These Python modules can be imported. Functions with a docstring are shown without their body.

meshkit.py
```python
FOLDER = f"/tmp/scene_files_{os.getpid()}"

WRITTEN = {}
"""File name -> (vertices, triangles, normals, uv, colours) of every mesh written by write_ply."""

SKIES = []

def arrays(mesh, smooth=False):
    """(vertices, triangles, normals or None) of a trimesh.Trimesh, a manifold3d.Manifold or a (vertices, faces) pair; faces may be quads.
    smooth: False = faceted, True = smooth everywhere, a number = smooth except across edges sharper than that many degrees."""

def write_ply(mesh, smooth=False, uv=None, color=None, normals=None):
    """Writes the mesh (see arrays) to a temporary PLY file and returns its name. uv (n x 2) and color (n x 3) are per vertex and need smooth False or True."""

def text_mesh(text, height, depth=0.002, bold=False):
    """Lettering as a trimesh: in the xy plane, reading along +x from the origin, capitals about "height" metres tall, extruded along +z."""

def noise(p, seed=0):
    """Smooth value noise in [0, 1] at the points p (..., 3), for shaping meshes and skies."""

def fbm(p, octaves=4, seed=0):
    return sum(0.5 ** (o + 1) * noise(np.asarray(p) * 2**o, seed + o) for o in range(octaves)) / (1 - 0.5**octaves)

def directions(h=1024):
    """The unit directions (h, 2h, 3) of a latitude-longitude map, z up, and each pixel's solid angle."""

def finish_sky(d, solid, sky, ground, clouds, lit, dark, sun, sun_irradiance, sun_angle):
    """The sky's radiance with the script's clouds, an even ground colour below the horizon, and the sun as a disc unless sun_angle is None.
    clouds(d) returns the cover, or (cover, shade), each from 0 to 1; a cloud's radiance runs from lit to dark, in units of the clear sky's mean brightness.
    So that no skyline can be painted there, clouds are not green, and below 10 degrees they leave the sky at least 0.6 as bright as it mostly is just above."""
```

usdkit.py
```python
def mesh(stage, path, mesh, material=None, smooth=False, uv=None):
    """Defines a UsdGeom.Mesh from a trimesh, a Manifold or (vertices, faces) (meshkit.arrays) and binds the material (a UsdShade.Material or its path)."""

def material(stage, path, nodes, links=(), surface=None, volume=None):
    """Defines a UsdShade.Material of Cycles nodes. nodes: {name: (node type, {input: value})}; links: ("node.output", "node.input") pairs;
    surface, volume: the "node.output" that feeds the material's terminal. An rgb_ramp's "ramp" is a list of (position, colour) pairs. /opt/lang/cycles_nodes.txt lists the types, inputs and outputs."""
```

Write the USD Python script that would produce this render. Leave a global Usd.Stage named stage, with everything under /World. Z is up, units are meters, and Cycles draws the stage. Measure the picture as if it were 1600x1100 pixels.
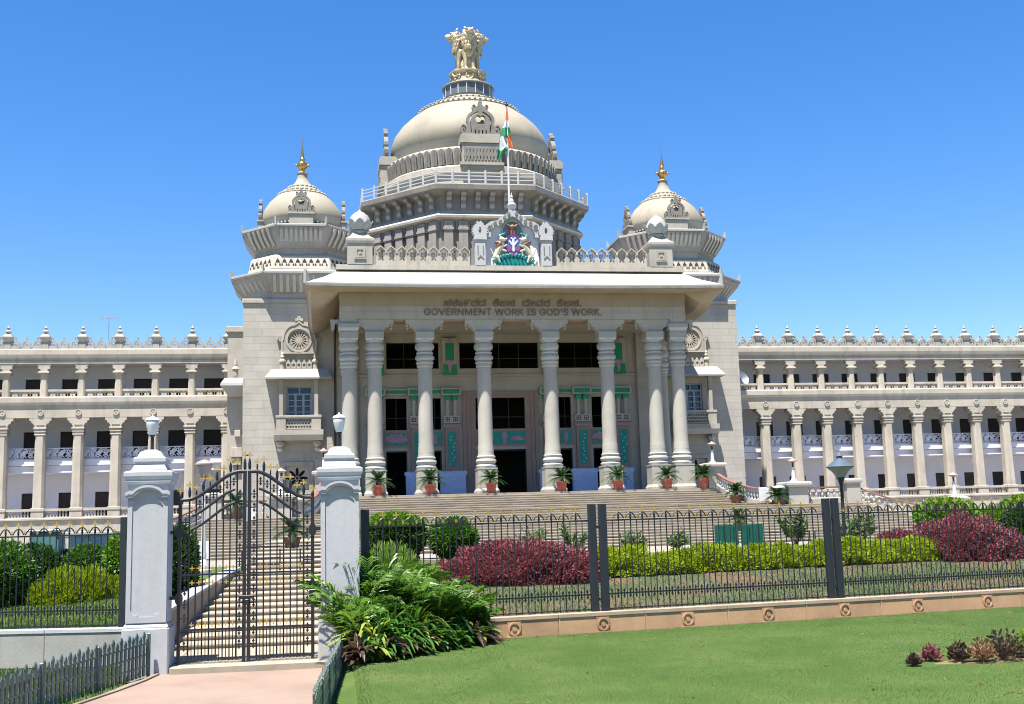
import math
import numpy as np
import trimesh
import manifold3d as m3
from shapely.geometry import Polygon, Point, LineString, MultiPolygon, box as sbox
from shapely.ops import unary_union
from shapely import affinity
from pxr import Usd, UsdGeom, UsdLux, UsdShade, Sdf, Gf, Vt
import usdkit
import meshkit

stage = Usd.Stage.CreateInMemory()
UsdGeom.SetStageUpAxis(stage, UsdGeom.Tokens.z)
UsdGeom.SetStageMetersPerUnit(stage, 1.0)
UsdGeom.Xform.Define(stage, '/World')
UsdGeom.Scope.Define(stage, '/World/Looks')

# ---------------------------------------------------------------- camera, sky, sun, exposure
EYE = np.array([-13.475, -80.0, 3.0])
YAW, PITCH, ROLL, FPX = 0.16281, 0.14956, -0.02834, 1763.04
fw = np.array([math.sin(YAW) * math.cos(PITCH), math.cos(YAW) * math.cos(PITCH), math.sin(PITCH)])
rt = np.array([math.cos(YAW), -math.sin(YAW), 0.0])
upv = np.cross(rt, fw)
rt, upv = rt * math.cos(ROLL) + upv * math.sin(ROLL), -rt * math.sin(ROLL) + upv * math.cos(ROLL)
cam = UsdGeom.Camera.Define(stage, '/World/camera')
cam.CreateHorizontalApertureAttr(36.0)
cam.CreateVerticalApertureAttr(36.0 * 704 / 1024)
cam.CreateFocalLengthAttr(36.0 * FPX / 1600)
cam.CreateClippingRangeAttr(Gf.Vec2f(0.1, 5000))
cam.CreateExposureAttr(1.55)
UsdGeom.Xformable(cam).AddTransformOp().Set(Gf.Matrix4d(*rt, 0, *upv, 0, *(-fw), 0, *EYE, 1))

TO_SUN = np.array([-0.20, -0.303, 1.0]); TO_SUN /= np.linalg.norm(TO_SUN)
ELEV, AZIM = math.asin(TO_SUN[2]), math.atan2(TO_SUN[0], TO_SUN[1])
dome = UsdLux.DomeLight.Define(stage, '/World/sky')
skym = usdkit.material(stage, '/World/Looks/sky', {
    'tex': ('sky_texture', {'sky_type': 'single_scattering', 'sun_disc': False, 'sun_elevation': ELEV, 'sun_rotation': AZIM,
                            'altitude': 0.0, 'air_density': 1.0, 'aerosol_density': 0.1, 'ozone_density': 4.0}),
    'sat': ('hsv', {'hue': 0.5, 'saturation': 1.30, 'value': 1.0, 'fac': 1.0}),
    'tint': ('mix_color', {'blend_type': 'multiply', 'fac': 1.0, 'b': (1.04, 0.92, 1.0), 'use_clamp_result': False}),
    'bg': ('background_shader', {'strength': 0.073})},
    [('tex.color', 'sat.color'), ('sat.color', 'tint.a'), ('tint.result', 'bg.color')], surface='bg.background')
UsdShade.MaterialBindingAPI.Apply(dome.GetPrim()).Bind(skym)
dome.GetPrim().SetCustomDataByKey('kind', 'structure')
sun = UsdLux.DistantLight.Define(stage, '/World/sun')
sun.CreateIntensityAttr(1.25); sun.CreateAngleAttr(0.53); sun.CreateNormalizeAttr(True); sun.CreateColorAttr(Gf.Vec3f(1.0, 0.955, 0.88))
zz = TO_SUN; xx = np.cross([0, 0, 1.0], zz); xx /= np.linalg.norm(xx); yy = np.cross(zz, xx)
UsdGeom.Xformable(sun).AddTransformOp().Set(Gf.Matrix4d(*xx, 0, *yy, 0, *zz, 0, 0, 0, 60, 1))

# ---------------------------------------------------------------- naming and parenting
_count = {}
def _path(parent, name):
    k = parent + '/' + name
    n = _count.get(k, 0); _count[k] = n + 1
    return k if n == 0 else f'{k}_{n:03d}'

def data(prim, **kw):
    for k, v in kw.items():
        if v: prim.SetCustomDataByKey(k, v)

_origin = {}
def thing(name, label, cat, loc=(0, 0, 0), group=None, rotz=0.0):
    p = _path('/World', name)
    x = UsdGeom.Xform.Define(stage, p)
    x.AddTranslateOp().Set(Gf.Vec3d(*map(float, loc)))
    if rotz: x.AddRotateZOp().Set(float(rotz))
    data(x.GetPrim(), label=label, category=cat, group=group)
    _origin[p] = np.array(loc, float)
    return p

def obj(name, parent, mesh, mat, smooth=False, loc=None, label=None, kind=None, local=False):
    """One mesh prim. Vertices are given in world space unless the owner was built locally; loc moves a shared mesh."""
    p = _path(parent, name)
    m = usdkit.mesh(stage, p, as_mesh(mesh), MAT[mat], smooth=smooth)
    off = np.zeros(3) if local else -_origin.get(parent, np.zeros(3))
    here = np.array(loc, float) if loc is not None else np.zeros(3)
    t = here + off
    if np.abs(t).max() > 1e-9: m.AddTranslateOp().Set(Gf.Vec3d(*map(float, t)))
    _origin[p] = here
    data(m.GetPrim(), label=label, kind=kind)
    return p

def single(name, mesh, mat, label=None, cat=None, group=None, kind=None, smooth=False, loc=None):
    p = obj(name, '/World', mesh, mat, smooth, loc)
    data(stage.GetPrimAtPath(p), label=label, category=cat, group=group, kind=kind)
    return p

def copy_of(src, name, loc, rotz=0.0, label=None, group=None, scale=None):
    p = _path('/World', name)
    x = UsdGeom.Xform.Define(stage, p)
    prim = x.GetPrim()
    prim.GetReferences().AddInternalReference(src)
    x.ClearXformOpOrder()
    x.AddTranslateOp().Set(Gf.Vec3d(*map(float, loc)))
    x.AddRotateZOp().Set(float(rotz))
    if scale: x.AddScaleOp().Set(Gf.Vec3f(*([scale] * 3 if np.ndim(scale) == 0 else scale)))
    prim.SetInstanceable(True)
    was = stage.GetPrimAtPath(src).GetCustomData()
    data(prim, label=label or was.get('label'), category=was.get('category'), group=group or was.get('group'))
    return p

# ---------------------------------------------------------------- mesh helpers
def as_mesh(m):
    return m.done() if isinstance(m, MB) else m

class MB:
    """Collects vertices and triangles of one mesh."""
    def __init__(self): self.v = []; self.f = []; self.n = 0
    def add(self, v, f):
        v = np.asarray(v, float); f = np.asarray(f, int)
        if f.shape[1] == 4: f = np.vstack([f[:, [0, 1, 2]], f[:, [0, 2, 3]]])
        self.v.append(v); self.f.append(f + self.n); self.n += len(v); return self
    def mesh(self, t): return self.add(t.vertices, t.faces)
    def box(self, x0, x1, y0, y1, z0, z1):
        v = [(x, y, z) for z in (z0, z1) for y in (y0, y1) for x in (x0, x1)]
        return self.add(v, [(0, 2, 3, 1), (4, 5, 7, 6), (0, 1, 5, 4), (2, 6, 7, 3), (0, 4, 6, 2), (1, 3, 7, 5)])
    def bev(self, x0, x1, y0, y1, z0, z1, c=0.02):
        """box with chamfered vertical and top edges"""
        r = lambda a, z: [(x0 + a, y0, z), (x1 - a, y0, z), (x1, y0 + a, z), (x1, y1 - a, z), (x1 - a, y1, z), (x0 + a, y1, z), (x0, y1 - a, z), (x0, y0 + a, z)]
        r2 = [(x0 + 2 * c, y0 + c, z1), (x1 - 2 * c, y0 + c, z1), (x1 - c, y0 + 2 * c, z1), (x1 - c, y1 - 2 * c, z1), (x1 - 2 * c, y1 - c, z1), (x0 + 2 * c, y1 - c, z1), (x0 + c, y1 - 2 * c, z1), (x0 + c, y0 + 2 * c, z1)]
        return self.loft([r(c, z0), r(c, z1 - c), r2])
    def loft(self, rings, cap=True, closed=False):
        """rings of equal length joined by quads (counter-clockwise seen from the end of the sweep)"""
        k = len(rings[0]); V = np.array(rings, float).reshape(-1, 3); F = []
        m = len(rings)
        for a in range(m if closed else m - 1):
            b = (a + 1) % m
            for i in range(k):
                j = (i + 1) % k
                F.append((a * k + i, a * k + j, b * k + j, b * k + i))
        self.add(V, F)
        if cap and not closed:
            for ring, rev in ((rings[0], True), (rings[-1], False)):
                c = np.mean(ring, 0)
                vv = np.vstack([ring, [c]])
                ff = [((i + 1) % k, i, k) if rev else (i, (i + 1) % k, k) for i in range(k)]
                self.add(vv, ff)
        return self
    def lathe(self, prof, seg=24, c=(0, 0, 0), a0=0.0, cap=True):
        """prof: (radius, z) from bottom to top"""
        a = a0 + np.arange(seg) * 2 * math.pi / seg
        return self.loft([np.c_[c[0] + r * np.cos(a), c[1] + r * np.sin(a), np.full(seg, c[2] + z)] for r, z in prof], cap)
    def tube(self, pts, r, seg=6, cap=True):
        pts = np.asarray(pts, float); n = len(pts); r = np.broadcast_to(r, n)
        t = np.gradient(pts, axis=0); t /= np.linalg.norm(t, axis=1)[:, None] + 1e-12
        up = np.array([0, 0, 1.0]) if abs(t[:, 2]).mean() < 0.8 else np.array([0, 1.0, 0])
        rings = []
        for p, d, q in zip(pts, t, r):
            s = np.cross(d, up); s /= np.linalg.norm(s) + 1e-12; u = np.cross(s, d)
            ang = np.arange(seg) * 2 * math.pi / seg + math.pi / seg
            rings.append(p + q * (np.cos(ang)[:, None] * s + np.sin(ang)[:, None] * u))
        return self.loft(rings, cap)
    def sweep(self, pts, w, h):
        """a rail of width w and height h along a path, kept upright"""
        pts = np.asarray(pts, float); t = np.gradient(pts, axis=0); rings = []
        for p, d in zip(pts, t):
            s = np.array([d[1], -d[0], 0]); s /= np.linalg.norm(s) + 1e-12
            rings.append([p - s * w / 2, p + s * w / 2, p + s * w / 2 + [0, 0, h], p - s * w / 2 + [0, 0, h]])
        return self.loft(rings)
    def ext(self, poly, yb, d):
        """polygon in (x, z), back face at y = yb, extruded d towards the viewer (-y)"""
        for g in getattr(poly, 'geoms', [poly]):
            if g.area < 1e-5 or g.geom_type != 'Polygon': continue
            t = trimesh.creation.extrude_polygon(g, d, engine='earcut')
            v = t.vertices
            self.add(np.c_[v[:, 0], yb - v[:, 2], v[:, 1]], t.faces)
        return self
    def extx(self, poly, x0, x1):
        """polygon in (y, z) extruded from x0 to x1"""
        for g in getattr(poly, 'geoms', [poly]):
            t = trimesh.creation.extrude_polygon(g, x1 - x0, engine='earcut')
            v = t.vertices
            self.add(np.c_[x0 + v[:, 2], v[:, 0], v[:, 1]], t.faces)
        return self
    def done(self):
        return trimesh.Trimesh(np.vstack(self.v), np.vstack(self.f), process=False)
    def moved(self, d):
        o = MB(); o.v = [v + np.asarray(d, float) for v in self.v]; o.f = list(self.f); o.n = self.n; return o
    def mirrored(self, sgn=-1):
        if sgn > 0: return self
        o = MB(); o.v = [v * [-1, 1, 1] for v in self.v]; o.f = [f[:, ::-1] for f in self.f]; o.n = self.n; return o
    def turned(self, a, c=(0, 0)):
        o = MB(); ca, sa = math.cos(a), math.sin(a)
        for v in self.v:
            x, y = v[:, 0] - c[0], v[:, 1] - c[1]
            o.v.append(np.c_[c[0] + ca * x - sa * y, c[1] + sa * x + ca * y, v[:, 2]])
        o.f = list(self.f); o.n = self.n; return o

def B(*a): return MB().box(*a)
def BV(*a, c=0.02): return MB().bev(*a, c=c)
def octa(R, h, z, c=(0, 0)):
    return [(c[0] + x, c[1] + y, z) for x, y in ((-h, -R), (h, -R), (R, -h), (R, h), (h, R), (-h, R), (-R, h), (-R, -h))]
T8 = math.tan(math.pi / 8)
def octloft(prof, c=(0, 0), hs=None, cap=True, closed=False):
    return MB().loft([octa(R, (hs(R) if hs else R * T8), z, c) for R, z in prof], cap, closed)
def ogee(cx, z0, w, h, n=14):
    """pointed arch outline with an S-curve to its tip"""
    pts = []
    for i in range(n + 1):
        t = i / n
        if t < 0.72:
            a = t / 0.72 * math.pi * 0.5
            pts.append((w * math.cos(a * 0.82), h * 0.78 * math.sin(a) ** 0.9))
        else:
            s = (t - 0.72) / 0.28
            x0 = w * math.cos(math.pi * 0.41)
            pts.append((x0 * (1 - s) ** 1.8, h * (0.78 + 0.22 * s)))
    R = [(cx + x, z0 + z) for x, z in pts]; L = [(cx - x, z0 + z) for x, z in reversed(pts[:-1])]
    return Polygon(R + L)
def spiral(cx, cz, r, turns=1.4, sgn=1, a0=0.0, n=26):
    t = np.linspace(0, 1, n)
    a = a0 + sgn * t * turns * 2 * math.pi
    rr = r * (1 - 0.85 * t)
    return [(cx + q * math.cos(b), cz + q * math.sin(b)) for q, b in zip(rr, a)]
def hullspheres(pts, seg=12):
    """hull of spheres ((x,y,z), r)"""
    return m3.Manifold.batch_hull([m3.Manifold.sphere(r, seg).translate(tuple(map(float, p))) for p, r in pts])
def solid(parts, edge=0.05, smooth=8):
    u = m3.Manifold.batch_boolean(parts, m3.OpType.Add)
    u = u.refine_to_length(edge)
    mm = u.to_mesh(); t = trimesh.Trimesh(mm.vert_properties[:, :3], mm.tri_verts, process=True)
    if smooth: trimesh.smoothing.filter_taubin(t, iterations=smooth)
    return t

# ---------------------------------------------------------------- materials
TONE = 0.64        # the photograph is exposed bright; stone and paint keep their modest real reflectance
MAT = {}
def mk(name, *a, **k):
    MAT[name] = usdkit.material(stage, '/World/Looks/' + name, *a, **k)

def weathered(name, c, rough=0.75, vary=0.16, stain=0.25, scale=0.5, streak=1.0, bump=0.15, fine=14.0, stain_c=None, per=0.0, spec=0.3):
    """stone, plaster or paint: broad tone shifts, vertical rain streaks, fine grain"""
    c = np.array(c, float) * TONE
    sc = np.array(stain_c) * TONE if stain_c is not None else c * 0.45
    nodes = {
        'g': ('geometry', {}),
        'n1': ('noise_texture', {'scale': scale, 'detail': 5.0, 'roughness': 0.6}),
        'r1': ('rgb_ramp', {'ramp': [(0.28, c * (1 - vary)), (0.5, c), (0.75, np.minimum(c * (1 + vary * 0.7), 0.9))]}),
        'map': ('mapping', {'scale': (1.6 * streak, 1.6 * streak, 0.16 * streak)}),
        'n2': ('noise_texture', {'scale': 1.0, 'detail': 5.0, 'roughness': 0.65}),
        'r2': ('rgb_ramp', {'ramp': [(0.52, (0, 0, 0)), (0.78, (stain, stain, stain))]}),
        'mx': ('mix_color', {'b': sc}),
        'n3': ('noise_texture', {'scale': fine, 'detail': 3.0}),
        'r3': ('rgb_ramp', {'ramp': [(0.3, (0.95, 0.95, 0.95)), (0.7, (1.03, 1.03, 1.03))]}),
        'mul': ('mix_color', {'blend_type': 'multiply', 'fac': 1.0}),
        'bp': ('bump', {'strength': bump, 'distance': 0.02}),
        'p': ('principled_bsdf', {'roughness': rough, 'specular_ior_level': spec})}
    links = [('g.position', 'n1.vector'), ('n1.fac', 'r1.fac'), ('g.position', 'map.vector'), ('map.vector', 'n2.vector'),
             ('n2.fac', 'r2.fac'), ('r2.color', 'mx.fac'), ('r1.color', 'mx.a'), ('g.position', 'n3.vector'), ('n3.fac', 'r3.fac'),
             ('mx.result', 'mul.a'), ('r3.color', 'mul.b'), ('n3.fac', 'bp.height'), ('bp.normal', 'p.normal')]
    if per:
        nodes['oi'] = ('object_info', {})
        nodes['rp'] = ('rgb_ramp', {'ramp': [(0.0, (1 - per,) * 3), (1.0, (1 + per * 0.6,) * 3)]})
        nodes['m2'] = ('mix_color', {'blend_type': 'multiply', 'fac': 1.0})
        links += [('oi.random', 'rp.fac'), ('mul.result', 'm2.a'), ('rp.color', 'm2.b'), ('m2.result', 'p.base_color')]
    else:
        links += [('mul.result', 'p.base_color')]
    mk(name, nodes, links, surface='p.BSDF')

def plain(name, c, rough=0.5, metal=0.0, vary=0.1, scale=3.0, spec=0.4, bump=0.0):
    c = np.array(c, float) * TONE
    nodes = {'g': ('geometry', {}), 'n': ('noise_texture', {'scale': scale, 'detail': 4.0}),
             'r': ('rgb_ramp', {'ramp': [(0.3, c * (1 - vary)), (0.7, np.minimum(c * (1 + vary), 0.95))]}),
             'p': ('principled_bsdf', {'roughness': rough, 'metallic': metal, 'specular_ior_level': spec})}
    links = [('g.position', 'n.vector'), ('n.fac', 'r.fac'), ('r.color', 'p.base_color')]
    if bump:
        nodes['b'] = ('bump', {'strength': bump, 'distance': 0.01}); links += [('n.fac', 'b.height'), ('b.normal', 'p.normal')]
    mk(name, nodes, links, surface='p.BSDF')

def leafy(name, cols, patch=1.2, trans=0.35, rough=0.5, spec=0.35):
    """cols: ramp colours for leaf to leaf variation; clumps shift the whole ramp"""
    nodes = {'g': ('geometry', {}),
             'n': ('noise_texture', {'scale': patch, 'detail': 3.0}),
             'a': ('math', {'math_type': 'multiply_add', 'value2': 0.55, 'value3': -0.02}),
             's': ('math', {'math_type': 'multiply_add', 'value2': 0.5}),
             'r': ('rgb_ramp', {'ramp': [(i / (len(cols) - 1), c) for i, c in enumerate(cols)]}),
             'p': ('principled_bsdf', {'roughness': rough, 'specular_ior_level': spec}),
             't': ('translucent_bsdf', {}), 'tc': ('mix_color', {'blend_type': 'multiply', 'fac': 1.0, 'b': (1.0, 1.0, 0.6)}),
             'm': ('mix_closure', {'fac': trans})}
    links = [('g.position', 'n.vector'), ('n.fac', 'a.value1'), ('g.random_per_island', 's.value1'), ('a.value', 's.value3'),
             ('s.value', 'r.fac'), ('r.color', 'p.base_color'), ('r.color', 'tc.a'), ('tc.result', 't.color'),
             ('p.BSDF', 'm.closure1'), ('t.BSDF', 'm.closure2')]
    mk(name, nodes, links, surface='m.closure')

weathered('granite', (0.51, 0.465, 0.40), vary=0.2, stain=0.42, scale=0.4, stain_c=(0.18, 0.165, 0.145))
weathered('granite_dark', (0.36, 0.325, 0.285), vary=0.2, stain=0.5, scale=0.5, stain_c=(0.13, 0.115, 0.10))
weathered('wall_brown', (0.30, 0.235, 0.165), vary=0.25, stain=0.4, scale=0.9)
weathered('porch_trim', (0.60, 0.55, 0.49), vary=0.1, stain=0.25, scale=0.8)
weathered('roof_felt', (0.16, 0.15, 0.14), vary=0.3, stain=0.3)
weathered('granite_block', (0.53, 0.492, 0.43), vary=0.12, stain=0.24, scale=0.5, per=0.07)
weathered('granite_warm', (0.58, 0.52, 0.43), vary=0.2, stain=0.45, scale=0.6, stain_c=(0.17, 0.15, 0.125))
weathered('granite_column', (0.51, 0.485, 0.42), vary=0.12, stain=0.22, scale=0.7, per=0.06)
weathered('carved_stone', (0.46, 0.425, 0.36), vary=0.2, stain=0.3, scale=1.2, fine=26)
weathered('carved_grey', (0.27, 0.255, 0.225), vary=0.25, stain=0.4, scale=1.2, fine=26)
weathered('dome_plaster', (0.41, 0.365, 0.285), vary=0.16, stain=0.42, scale=0.3, streak=0.75, bump=0.06, stain_c=(0.23, 0.20, 0.165))
weathered('eave_white', (0.44, 0.43, 0.40), vary=0.07, stain=0.16, scale=0.4, bump=0.06)
weathered('soffit', (0.44, 0.375, 0.28), vary=0.14, stain=0.3, scale=0.5)
weathered('arcade_white', (0.98, 0.97, 1.06), vary=0.05, stain=0.10, scale=0.4, bump=0.03)
weathered('white_paint', (0.56, 0.56, 0.56), vary=0.06, stain=0.16, scale=0.8, streak=1.5, bump=0.05, rough=0.55)
weathered('pillar_white', (0.545, 0.55, 0.565), vary=0.05, stain=0.30, scale=0.7, streak=1.5, bump=0.03, rough=0.6, fine=9, stain_c=(0.38, 0.37, 0.35))
weathered('grille_white', (0.9, 0.9, 0.98), vary=0.05, stain=0.10, scale=1.5, bump=0.03)
weathered('sandstone', (0.60, 0.36, 0.20), vary=0.22, stain=0.25, scale=0.9, per=0.12)
weathered('sandstone_cap', (0.50, 0.37, 0.26), vary=0.15, stain=0.25, scale=1.5)
weathered('plinth_plaster', (0.42, 0.40, 0.37), vary=0.12, stain=0.35, scale=0.8)
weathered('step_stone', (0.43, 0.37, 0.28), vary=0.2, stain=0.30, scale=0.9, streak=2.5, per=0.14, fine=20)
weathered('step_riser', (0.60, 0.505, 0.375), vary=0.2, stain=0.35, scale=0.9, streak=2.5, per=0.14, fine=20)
weathered('plaza_stone', (0.36, 0.32, 0.26), vary=0.15, stain=0.2, scale=0.6)
weathered('path_red', (0.34, 0.245, 0.195), vary=0.16, stain=0.22, scale=0.7, fine=40, stain_c=(0.50, 0.24, 0.14))
weathered('soil', (0.30,0.17,0.10), vary=0.4, stain=0.3, scale=3.0, bump=0.8, fine=30)
weathered('pink_frame', (0.42, 0.30, 0.26), vary=0.1, stain=0.15, scale=1.0)
weathered('rail_red', (0.28, 0.14, 0.11), vary=0.2, stain=0.2, scale=2.0)
weathered('inner_wall', (0.54, 0.50, 0.43), vary=0.12, stain=0.22, scale=0.5)
plain('teal_paint', (0.005, 0.36, 0.29), rough=0.45, vary=0.15)
plain('green_paint', (0.015, 0.33, 0.16), rough=0.45, vary=0.15)
plain('blue_paint', (0.72, 0.84, 1.18), rough=0.5, vary=0.06)
plain('shutter_blue', (0.40, 0.47, 0.58), rough=0.5, vary=0.06)
plain('lotus_pink', (0.50, 0.30, 0.42), rough=0.6, vary=0.2)
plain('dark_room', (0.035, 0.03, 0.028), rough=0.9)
weathered('door_brown', (0.05, 0.034, 0.028), rough=0.5, per=0.5, stain=0.3)
plain('iron', (0.012, 0.013, 0.018), rough=0.42, spec=0.5)
plain('iron_post', (0.016, 0.020, 0.028), rough=0.5, spec=0.5)
plain('gold_paint', (0.62, 0.43, 0.12), rough=0.35, metal=0.35, vary=0.15)
plain('gilding', (0.72, 0.46, 0.16), rough=0.28, metal=0.9, vary=0.12, scale=8)
plain('statue_gilt', (0.64, 0.50, 0.31), rough=0.42, metal=0.35, vary=0.22, scale=2.5, bump=0.25)
plain('picket_green', (0.075, 0.115, 0.10), rough=0.3, spec=0.6, vary=0.25)
plain('board_green', (0.005, 0.11, 0.075), rough=0.5)
plain('box_teal', (0.10, 0.24, 0.22), rough=0.5)
plain('box_white', (0.55, 0.60, 0.58), rough=0.5)
plain('terracotta', (0.55, 0.13, 0.09), rough=0.7, vary=0.2)
plain('clay_brown', (0.20, 0.10, 0.06), rough=0.8, vary=0.2)
plain('lamp_white', (0.78, 0.78, 0.78), rough=0.3)
plain('lamp_pink', (0.46, 0.33, 0.30), rough=0.4)
plain('lamp_slate', (0.10, 0.14, 0.18), rough=0.4)
plain('steel', (0.42, 0.43, 0.45), rough=0.4, metal=0.6)
plain('dark_pipe', (0.10, 0.045, 0.045), rough=0.6)
plain('bark', (0.11, 0.085, 0.06), rough=0.9, vary=0.3, scale=12)
plain('saffron', (1.0, 0.25, 0.04), rough=0.7)
plain('flag_white', (0.80, 0.80, 0.80), rough=0.7)
plain('flag_green', (0.01, 0.28, 0.10), rough=0.7)
plain('arms_teal', (0.01, 0.26, 0.24), rough=0.4)
plain('arms_blue', (0.12, 0.16, 0.42), rough=0.4)
plain('arms_magenta', (0.50, 0.05, 0.22), rough=0.4)
plain('arms_cream', (0.66, 0.62, 0.46), rough=0.5)
plain('arms_brown', (0.20, 0.09, 0.045), rough=0.5)
plain('arms_grey', (0.33, 0.36, 0.42), rough=0.6)
plain('bronze_letters', (0.26, 0.165, 0.085), rough=0.5, metal=0.3)
mk('pane', {'t': ('transparent_bsdf', {'color': (0.55, 0.62, 0.62)}), 'gl': ('glossy_bsdf', {'color': (0.9, 0.95, 1.0), 'roughness': 0.05}),
            'fr': ('fresnel', {'IOR': 1.45}), 'm': ('mix_closure', {})},
   [('fr.fac', 'm.fac'), ('t.BSDF', 'm.closure1'), ('gl.BSDF', 'm.closure2')], surface='m.closure')
mk('drum_pane', {'t': ('transparent_bsdf', {'color': (0.5, 0.52, 0.55)}), 'gl': ('principled_bsdf', {'base_color': (0.16, 0.165, 0.18), 'roughness': 0.25, 'specular_ior_level': 0.6}),
                 'm': ('mix_closure', {'fac': 0.75})},
   [('t.BSDF', 'm.closure1'), ('gl.BSDF', 'm.closure2')], surface='m.closure')
leafy('leaf_red', [(0.09, 0.022, 0.032), (0.24, 0.070, 0.088), (0.36, 0.125, 0.15), (0.50, 0.25, 0.27)], patch=2.0, trans=0.3)
leafy('leaf_lime', [(0.11, 0.17, 0.008), (0.27, 0.34, 0.012), (0.42, 0.47, 0.018), (0.52, 0.54, 0.04)], patch=2.0, trans=0.4)
leafy('leaf_dark', [(0.016, 0.045, 0.008), (0.032, 0.085, 0.014), (0.055, 0.135, 0.02), (0.09, 0.18, 0.03)], patch=1.6)
leafy('leaf_mid', [(0.032, 0.09, 0.011), (0.065, 0.155, 0.018), (0.11, 0.22, 0.027), (0.17, 0.29, 0.045)], patch=1.6)
leafy('leaf_bright', [(0.07, 0.16, 0.012), (0.13, 0.26, 0.02), (0.21, 0.36, 0.028), (0.30, 0.43, 0.05)], patch=1.6)
leafy('leaf_palm', [(0.04, 0.10, 0.012), (0.10, 0.205, 0.022), (0.18, 0.31, 0.036), (0.32, 0.43, 0.08)], patch=1.3, rough=0.38, trans=0.35)
leafy('leaf_cycad', [(0.012, 0.04, 0.011), (0.025, 0.07, 0.018), (0.042, 0.105, 0.027), (0.075, 0.15, 0.037)], patch=1.0, rough=0.4, trans=0.2)
leafy('leaf_strap', [(0.02, 0.065, 0.018), (0.045, 0.12, 0.027), (0.09, 0.20, 0.037), (0.17, 0.29, 0.055)], patch=1.0, rough=0.35)
leafy('leaf_varieg', [(0.06, 0.10, 0.02), (0.28, 0.34, 0.055), (0.42, 0.40, 0.12), (0.42, 0.24, 0.19)], patch=2.5, rough=0.35)
leafy('leaf_clump', [(0.03, 0.095, 0.016), (0.07, 0.18, 0.025), (0.14, 0.28, 0.035), (0.26, 0.40, 0.06)], patch=1.3, rough=0.35, trans=0.4)
leafy('leaf_cream', [(0.12, 0.05, 0.03), (0.30, 0.16, 0.10), (0.48, 0.34, 0.20), (0.55, 0.45, 0.30)], patch=3.0, rough=0.4)
leafy('leaf_bronze', [(0.03, 0.022, 0.016), (0.08, 0.045, 0.036), (0.17, 0.085, 0.06), (0.32, 0.19, 0.13)], patch=3.0, rough=0.4)
leafy('leaf_grey', [(0.06, 0.11, 0.032), (0.10, 0.16, 0.05), (0.16, 0.23, 0.075), (0.24, 0.31, 0.12)], patch=1.6)
leafy('leaf_feather', [(0.16, 0.27, 0.05), (0.25, 0.37, 0.075), (0.34, 0.46, 0.11), (0.42, 0.53, 0.16)], patch=1.6, trans=0.5)
leafy('grass_lawn', [(0.050, 0.086, 0.020), (0.066, 0.104, 0.026), (0.086, 0.122, 0.035), (0.135, 0.152, 0.060)], patch=0.4, trans=0.2)
leafy('grass_garden', [(0.040, 0.060, 0.024), (0.058, 0.082, 0.032), (0.080, 0.100, 0.044), (0.115, 0.115, 0.065)], patch=0.6, trans=0.3)
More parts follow.
